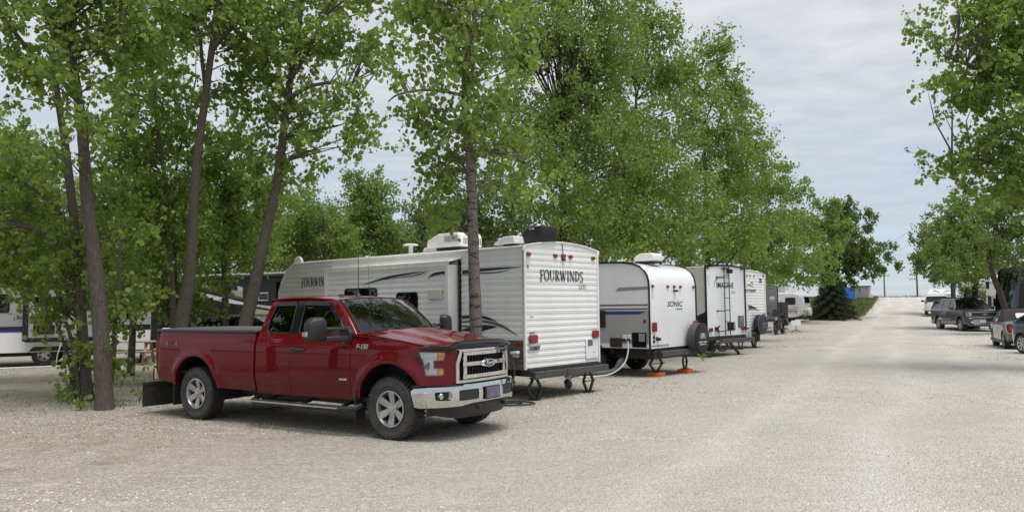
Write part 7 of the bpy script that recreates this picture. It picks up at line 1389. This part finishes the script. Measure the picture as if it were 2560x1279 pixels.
rowtree('poplar behind the slate grey trailer', 1900, 50, [(1980, 480, 48, 1.1, 1.1), (1975, 560, 48, 1.8, 1.4), (2010, 570, 48, 1.2, 1.3), (1985, 650, 47, 2.0, 1.2), (1955, 690, 46, 1.2, .5), (2015, 680, 47.5, 1.3, .7)], leaf=.15, limb=.2, ztop=7)
rowtree('poplar rising behind the egg-shaped trailer', 2066, 66.2, [(2060, 500, 60, 1.2, 1.2), (2050, 570, 60, 2.0, 1.7), (2090, 580, 60, 1.4, 1.5), (2045, 650, 59, 2.0, 1.5), (2020, 700, 58.5, 1.2, .8)], leaf=.18, limb=.2, ztop=7.5)
rowtree('dark spreading poplar at the foot of the ramp', 2085, 66.5, [(2110, 520, 66.5, 1.1, 1.2), (2120, 600, 66.5, 2.0, 1.6, 1.4), (2105, 560, 66.5, 1.7, 1.7, 1.3), (2150, 640, 66.5, 1.6, 1.2, 1.3), (2170, 560, 66.5, 1.0, .9), (2190, 620, 66.5, 1.4, 1.2), (2220, 650, 66.5, .7, .8), (2140, 670, 66.5, 1.6, .9), (2185, 680, 66.5, .8, .5), (2080, 640, 66, 1.6, 1.6), (2120, 710, 66.5, .9, .6, .7), (2060, 690, 66, 1.0, 1.0)], leaf=.19, lm='dark', limb=.35, ztop=7, lean=.8, cov=1.4)
# spruce beneath it
p = gnd(2078, 64.8); SPT = root('spruce_tree', p, 0, 'dark spruce with drooping boughs beneath the spreading poplar', 'tree'); mb = MB().tube([(0, 0, 0), (0, 0, 2.5), (0, 0, 5.2)], [.14, .09, .02], 8); rs = np.random.RandomState(5); P = []
for i in range(110):
    z = .25 + 4.8 * (i / 110) ** 1.0; ln = (1 - z / 5.3) * 2.1 * rs.uniform(.75, 1.1) + .1; a = i * 2.399; e = Vector((math.cos(a) * ln, math.sin(a) * ln, z - ln * .22)); mb.tube([(0, 0, z), (e.x * .5, e.y * .5, z + .02), tuple(e)], [.03, .02, .006], 4, caps=False)
    for t in np.linspace(.12, 1, int(6 + ln * 9)):
        c = np.array([e.x * t, e.y * t, z + (e.z - z) * t * t]); k = 34; P.append(c + rs.normal(size=(k, 3)) * np.array([.12, .12, .06]) * (1.25 - .5 * t))
mb.build('trunk', BK['dark'], SPT, fix=False); me = leaf_mesh('crown', np.concatenate(P), .13, 8, 1, .9, .14); me.materials.append(LM['spruce']); o = bpy.data.objects.new('crown', me); col.objects.link(o); o.parent = SPT
# --- background trees
BG = 'background trees beyond the pitches'
for i, (lab, px, Y, bl, lmx, lf) in enumerate((
    ('columnar poplar standing clear against the sky beyond the ribbed trailer', 935, 40, [(890, 470, 40, .6, 1.0, 1.6), (945, 490, 40, 1.1, 1.4, 1.9), (925, 580, 40, 1.6, 1.4, 1.9), (980, 600, 40, 1.0, 1.2, 1.7), (870, 600, 40, 1.0, 1.2, 1.7), (915, 530, 40, 1.2, 1.2, 1.6)], 'mid', .17),
    ('tree filling the gap just behind the leaning grey trunk', 800, 34, [(770, 540, 34, 1.3, 1.3, 1.5), (740, 620, 34, 1.6, 1.2, 1.6), (810, 570, 36, 1.0, 1.2, 1.6), (820, 630, 36, 1.4, 1.0, 1.6), (850, 600, 37, .9, 1.1, 1.5), (700, 560, 33, 1.2, 1.3), (690, 640, 32, 1.4, .9)], 'mid', .16),
    ('pale tree between the columnar poplar and the slender trunk', 1060, 46, [(1055, 545, 46, 1.3, 1.5, 1.6), (1030, 610, 46, 1.4, 1.2, 1.7), (1090, 600, 46, 1.6, 1.3, 1.7), (1120, 550, 46, 1.2, 1.3, 1.5), (985, 630, 46, 1.4, .8, 1.6)], 'pale', .19),
    ('dense tree behind the ribbed trailer roof unit', 1190, 30, [(1170, 500, 30, 1.3, 1.2), (1220, 560, 30, 1.4, 1.1), (1130, 590, 31, 1.2, 1.0), (1270, 600, 29, 1.2, .8), (1290, 510, 29, 1.0, 1.0)], 'dark', .16),
    ('tall tree standing clear beyond the two grey trunks', 560, 30, [(540, 450, 30, 1.4, 1.3, .5), (610, 520, 30, 1.7, 1.4, .6), (540, 620, 30, 1.6, 1.2), (480, 560, 30, 1.5, 1.6), (640, 610, 31, 1.4, .9), (500, 690, 30, 1.3, .8)], 'mid', .15),
    ('tall tree above the long trailer roof', 120, 33, [(20, 360, 33, 1.2, 1.6), (110, 480, 33, 1.9, 1.6), (40, 600, 33, 2.2, 1.4), (190, 600, 33, 1.8, 1.4), (130, 680, 33, 1.8, .7)], 'mid', .16),
    ('tree rising behind the bushy poplars', 360, 34, [(350, 380, 34, 1.4, 1.4, .5), (420, 480, 34, 1.8, 1.4, .5), (310, 540, 34, 2.0, 1.4, .6), (420, 620, 34, 2.0, 1.3), (300, 660, 34, 1.8, .9)], 'mid', .16),
    ('dim tree low behind the trunks and brown motorhome', 660, 44, [(620, 560, 44, 1.8, 1.6), (700, 600, 44, 2.0, 1.4), (660, 650, 44, 2.2, .8), (860, 620, 46, 1.6, 1.2)], 'dark', .19),
    ('tree closing the row behind the rounded-tail trailer', 1450, 36, [(1420, 560, 36, 1.6, 1.4), (1520, 560, 36, 1.8, 1.5), (1600, 600, 37, 1.8, 1.2), (1340, 580, 35, 1.5, 1.2)], 'dark', .17),
    ('tree closing the row behind the trailer with a ladder', 1720, 44, [(1680, 580, 44, 2.0, 1.6), (1780, 600, 44, 2.0, 1.6), (1860, 640, 45, 1.8, 1.2)], 'dark', .2))):
    p = gnd(px, Y); tree('background_tree', lab, [(p.x, Y, p.z - .1, .13), (p.x, Y, p.z + 2.2, .10), (p.x + .2, Y, p.z + 4.2, .07), (p.x + .1, Y, p.z + 6.0, .03)], BPX(bl), lf * .75, quad=1, lm=lmx, bk='dark', limb=.2, group=BG)
# --- right-hand side of the lane
p = gnd(2690, 19.5)
tree('poplar_tree', 'large poplar reaching over the lane from beyond the parked saloon', [(p.x, 19.5, -.05, .24), (p.x, 19.5, 2, .21), (p.x - .1, 19.5, 4, .18), (p.x - .2, 19.5, 6.5, .13), (p.x - .2, 19.5, 9, .06)],
     BPX([(2560, 60, 19.3, 1.6, 1.0), (2460, 30, 19.5, .8, .5), (2480, 170, 19.3, 1.0, .7), (2360, 120, 19.5, .65, .35), (2330, 210, 19.6, .5, .35), (2400, 215, 19.4, .7, .4), (2560, 250, 19.2, 1.2, .9), (2490, 330, 19.3, .9, .55), (2400, 400, 19.6, .75, .35), (2330, 415, 19.7, .4, .22), (2480, 440, 19.6, .9, .4), (2590, 420, 19.4, 1.2, .8), (2420, -60, 19.4, 1.2, .8), (2560, -100, 19.4, 1.8, 1.0), (2680, 150, 19.5, 1.6, 1.6), (2690, 420, 19.5, 1.4, 1.2), (2300, 80, 19.5, .25, .2, .7), (2530, 160, 19.6, 1.2, .8), (2440, 260, 19.5, .8, .5), (2440, 380, 19.5, .8, .5), (2540, 480, 19.6, 1.0, .5), (2450, 480, 19.8, .6, .3), (2510, 60, 19.6, 1.0, .7)]), leaf=.115, lm='near', bk='grey', limb=.5, cov=1.15,
     fork=[TPX([(2660, 480, .09), (2560, 420, .07), (2470, 400, .05), (2380, 405, .02)], 19.5), TPX([(2660, 330, .09), (2560, 240, .07), (2460, 180, .05), (2360, 140, .02)], 19.4)])
def leantree(label, pts, Y, blobs, lm, leaf=.18, **k):
    q = TPX(pts, Y); g_ = gnd(pts[0][0], Y); q[0] = (q[0][0], Y, g_.z - .05, q[0][3]); return tree('shade_tree', label, q, BPX(blobs), leaf * .75, quad=1, lm=lm, bk='dark', limb=.25, group='trees on the car side of the lane', **k)
leantree('shade tree with leaning bare trunk in front of the black coach', [(2528, 815, .17), (2505, 745, .15), (2483, 690, .13), (2470, 630, .09)], 40.5, [(2540, 500, 41, 1.4, .8), (2560, 640, 42, 1.2, .7), (2520, 600, 41, 1.5, 1.0), (2460, 620, 40.5, 1.2, .9), (2500, 540, 41, 1.3, 1.0), (2570, 560, 41, 1.6, 1.4)], 'dark', .17)
leantree('shade tree with upright trunk behind the slate blue vehicle', [(2440, 790, .17), (2437, 740, .16), (2442, 690, .14), (2440, 600, .08)], 49, [(2410, 530, 49, 1.5, 1.2, 1.5), (2470, 510, 49, 1.5, 1.2, 1.4), (2440, 590, 49, 2.1, 1.4, 1.5), (2380, 610, 49, 1.6, 1.2, 1.5), (2400, 670, 48, 1.9, .8, 1.7), (2470, 660, 49, 1.7, .9, 1.6), (2350, 560, 50, 1.1, .9), (2350, 640, 49, 1.2, .9, 1.3)], 'mid', .2)
leantree('loose pale shade tree over the white hardtop camper', [(2384, 760, .2), (2382, 720, .18), (2375, 660, .14), (2360, 600, .08)], 70, [(2340, 610, 70, 2.0, 1.9), (2330, 660, 70, 2.0, 1.4), (2370, 670, 70, 2.4, 1.2), (2310, 640, 70, 1.1, 1.0), (2360, 570, 71, 1.8, 1.5), (2320, 700, 70, 1.0, .6, .7), (2400, 700, 70, 1.6, .7)], 'pale', .26)
leantree('small leafy bush beside the cab-over motorhome', [(2412, 790, .08), (2412, 750, .07), (2415, 720, .05)], 51, [(2415, 725, 51, .7, .5), (2440, 735, 51, .6, .4)], 'dark', .15)

# --- the rows go on beside and behind the viewpoint (they show in the windows and paint)
TOPS = [o for o in col.objects if o.parent is None and str(o.get('label', '')).startswith(('bushy young poplar', 'leafy poplar overhanging'))]
for i, (x, y, k, a) in enumerate(((-13.0, 10.6, 0, 1.0), (-12.5, 6.0, 1, 2.2), (-15.5, 8.5, 2, 4.0))):
    c = copy_tree(TOPS[k]); c.location = (x, y, 0); c.rotation_euler = (0, 0, a); c.scale = (1.3, 1.3, 1.25); tag(c, ('broad poplar', 'leaning poplar', 'bushy low poplar')[i] + ' on the open gravel short of the trunk clump, mirrored in the pickup', 'tree', 'poplars on the open gravel')
# ================================================================ loose stuff on the ground
rs = np.random.RandomState(11)
def in_view(n, y0, y1, power=1.0):
    y = y0 + (y1 - y0) * rs.uniform(0, 1, n) ** power; x = y * rs.uniform(-.69, .69, n); return x, y
def stones(name, n, y0, y1, s0, s1, m, power=1.6):
    x, y = in_view(n, y0, y1, power); s = rs.uniform(s0, s1, n) * rs.uniform(.6, 1, n); base = np.array([(1, 0, .1), (.2, .9, 0), (-.8, .5, .15), (-.7, -.6, 0), (.3, -.9, .1), (.1, .05, .55)]); f = [(0, 1, 5), (1, 2, 5), (2, 3, 5), (3, 4, 5), (4, 0, 5)]
    V = base[None] * s[:, None, None] * rs.uniform(.6, 1.35, (n, 6, 1)); V[:, :, 1] *= rs.uniform(.5, 1, n)[:, None]; a = rs.uniform(0, 6.28, n); ca, sa = np.cos(a)[:, None], np.sin(a)[:, None]
    X = V[:, :, 0] * ca - V[:, :, 1] * sa + x[:, None]; Y = V[:, :, 0] * sa + V[:, :, 1] * ca + y[:, None]; z0 = np.interp(y, (-50, 46, 60, 68), (0, 0, .18, .45))[:, None] - .002; Z = V[:, :, 2] + z0
    P = np.stack([X, Y, Z], 2).reshape(-1, 3); F = (np.array(f)[None] + (np.arange(n) * 6)[:, None, None]).reshape(-1, 3)
    me = bpy.data.meshes.new(name); nf = len(F); me.vertices.add(len(P)); me.vertices.foreach_set('co', P.astype(np.float32).ravel()); me.loops.add(nf * 3); me.loops.foreach_set('vertex_index', F.astype(np.int32).ravel()); me.polygons.add(nf); me.polygons.foreach_set('loop_start', np.arange(0, nf * 3, 3, dtype=np.int32)); me.polygons.foreach_set('loop_total', np.full(nf, 3, np.int32)); me.update(calc_edges=True)
    me.materials.append(m); o = bpy.data.objects.new(name, me); col.objects.link(o); return tag(o, kind='stuff')
def isl(name, a, b, rough=.9):
    m = bpy.data.materials.new(name); m.use_nodes = True; t = m.node_tree; p = t.nodes['Principled BSDF']; p.inputs['Roughness'].default_value = rough; p.inputs['Specular IOR Level'].default_value = .2; g = N(t, 'ShaderNodeNewGeometry'); x = N(t, 'ShaderNodeMix', data_type='RGBA'); x.inputs[6].default_value = (*a, 1); x.inputs[7].default_value = (*b, 1); L(t, g.outputs['Random Per Island'], x.inputs[0]); L(t, x.outputs[2], p.inputs['Base Color']); return m
M['stone'] = isl('limestone chips', (.30, .275, .24), (.62, .60, .56)); M['chip'] = isl('dark chips', (.08, .07, .06), (.24, .20, .16)); M['litter'] = isl('dry leaf litter', (.13, .10, .06), (.34, .28, .18)); M['grassblade'] = isl('grass blades', (.075, .13, .03), (.16, .21, .065)); M['dryblade'] = isl('dry grass blades', (.20, .18, .09), (.38, .33, .20))
tag(stones('gravel', 60000, 5.5, 22, .007, .024, M['stone'], 1.35), 'loose pale limestone gravel', 'gravel'); tag(stones('gravel', 9000, 5.5, 30, .007, .018, M['chip'], 1.4), 'scattered dark stone chips', 'gravel'); tag(stones('gravel', 260, 6, 26, .02, .036, M['stone'], 1.4), 'larger loose stones', 'gravel')
def litter(name, n, fn, size, m, label, cat, flat=True):
    P = np.array([fn() for _ in range(n)]); me = leaf_mesh(name, P, size, 77, 1, 0.0, .35); co = np.zeros(len(me.vertices) * 3, np.float32); me.vertices.foreach_get('co', co); co = co.reshape(-1, 4, 3)
    co[:, :, 2] = P[:, None, 2] + .004 + (co[:, :, 2] - P[:, None, 2]) * .18; me.vertices.foreach_set('co', co.ravel()); me.materials.append(m); o = bpy.data.objects.new(name, me); col.objects.link(o); tag(o, label, cat, kind='stuff')
def zone():
    while True:
        y = rs.uniform(10, 40); x = y * rs.uniform(-.68, .66); d = .895 * x - .446 * (y - 12)
        if d < rs.normal(-.5, 1.6) or d > rs.normal(11.5, 1.0): return (x, y, 0.0)
litter('leaves', 9000, zone, .045, M['litter'], 'dry leaf litter gathered off the lane', 'leaves'); litter('leaves', 2600, lambda: (lambda y: (y * rs.uniform(-.68, .68), y, 0.0))(rs.uniform(6, 30)), .035, M['litter'], 'sparse leaf crumbs on the gravel', 'leaves')
def blades(name, pts, h, w, m, label, cat='grass', lean=.35):
    n = len(pts); P = np.array(pts); a = rs.uniform(0, 6.28, n); hh = h * rs.uniform(.5, 1.2, n); d = rs.normal(size=(n, 2)) * lean * hh[:, None]; wx, wy = np.cos(a) * w, np.sin(a) * w
    V = np.stack([P - np.stack([wx, wy, 0 * wx], 1), P + np.stack([wx, wy, 0 * wx], 1), P + np.stack([d[:, 0] * .4 + wx * .6, d[:, 1] * .4 + wy * .6, hh * .6], 1), P + np.stack([d[:, 0], d[:, 1], hh], 1)], 1)
    me = bpy.data.meshes.new(name); me.vertices.add(n * 4); me.vertices.foreach_set('co', V.astype(np.float32).ravel()); me.loops.add(n * 4); me.loops.foreach_set('vertex_index', np.arange(n * 4, dtype=np.int32)); me.polygons.add(n); me.polygons.foreach_set('loop_start', np.arange(0, n * 4, 4, dtype=np.int32)); me.polygons.foreach_set('loop_total', np.full(n, 4, np.int32)); me.update(calc_edges=True); me.materials.append(m); o = bpy.data.objects.new(name, me); col.objects.link(o); return tag(o, label, cat, kind='stuff')
def bank():
    while True:
        y = rs.uniform(66.3, 108); x = lot_left(max(y, 66.6)) - .3 - abs(rs.normal(0, 7)) + rs.normal(0, .3)
        if x > 14: return (x, y, gz(0, y) + .08)
blades('grass', [bank() for _ in range(60000)], .20, .013, M['grassblade'], 'rough green grass on the bank beside the ramp'); blades('grass', [bank() for _ in range(4000)], .3, .010, M['dryblade'], 'pale seed stalks in the bank grass')
tuft = []
for (px, py, Y, k, sp) in ((350, 930, 15.5, 120, .5), (150, 1000, 15.5, 140, .6), (260, 1010, 14.6, 90, .35), (1410, 945, 15.8, 70, .35), (1570, 955, 17.5, 90, .5), (2020, 845, 38, 160, .8), (1940, 880, 32, 120, .7), (1985, 850, 40, 160, .9), (2470, 850, 30, 220, 1.2), (2530, 900, 24, 160, .7), (2430, 835, 41, 200, 1.0), (100, 900, 24, 140, 1.2), (360, 905, 24, 160, 1.2), (2300, 815, 52, 200, 1.4), (40, 950, 19, 120, 1.2)):
    c = gnd(px, Y)
    for _ in range(k): tuft.append((c.x + rs.normal(0, sp), c.y + rs.normal(0, sp), c.z))
blades('grass', tuft, .05, .006, M['grassblade'], 'small grass tufts pushing through the gravel'); blades('grass', [zone() for _ in range(7000)], .05, .004, M['dryblade'], 'short dry stalks off the lane')
blades('grass', [(x, 126 + rs.uniform(0, 14), gz(0, 130) - .05) for x in rs.uniform(20, 110, 2600)], .45, .05, M['grassblade'], 'rough grass along the crest')
# weeds by the pickup tail and the tree foot
for (lab, px, Y, h) in (('spindly weed growing behind the pickup mud flap', 355, 15.6, .55), ('low weed at the foot of the stout poplar', 178, 15.2, .35), ('small weed in front of the poplar clump', 208, 14.2, .22), ('broad-leaved weed under the trailer with a ladder', 1752, 24.5, .4)):
    c = gnd(px, Y); T = root('weed', c, 0, lab, 'weed'); mb = MB(); P = []
    for i in range(7):
        a = i * 2.4; e = (math.cos(a) * h * .45, math.sin(a) * h * .45, h * rs.uniform(.6, 1)); mb.tube([(0, 0, 0), (e[0] * .4, e[1] * .4, e[2] * .6), e], [.004, .003, .0015], 4); P += [np.array(e) * t + rs.normal(size=3) * .03 for t in np.linspace(.3, 1, 8)]
    mb.build('stem', M['grassblade'], T, fix=False); me = leaf_mesh('foliage', np.array(P), .06, 5, 2, .2); me.materials.append(LM['near']); o = bpy.data.objects.new('foliage', me); col.objects.link(o); o.parent = T
# sticks and a few larger stones lying on the lane
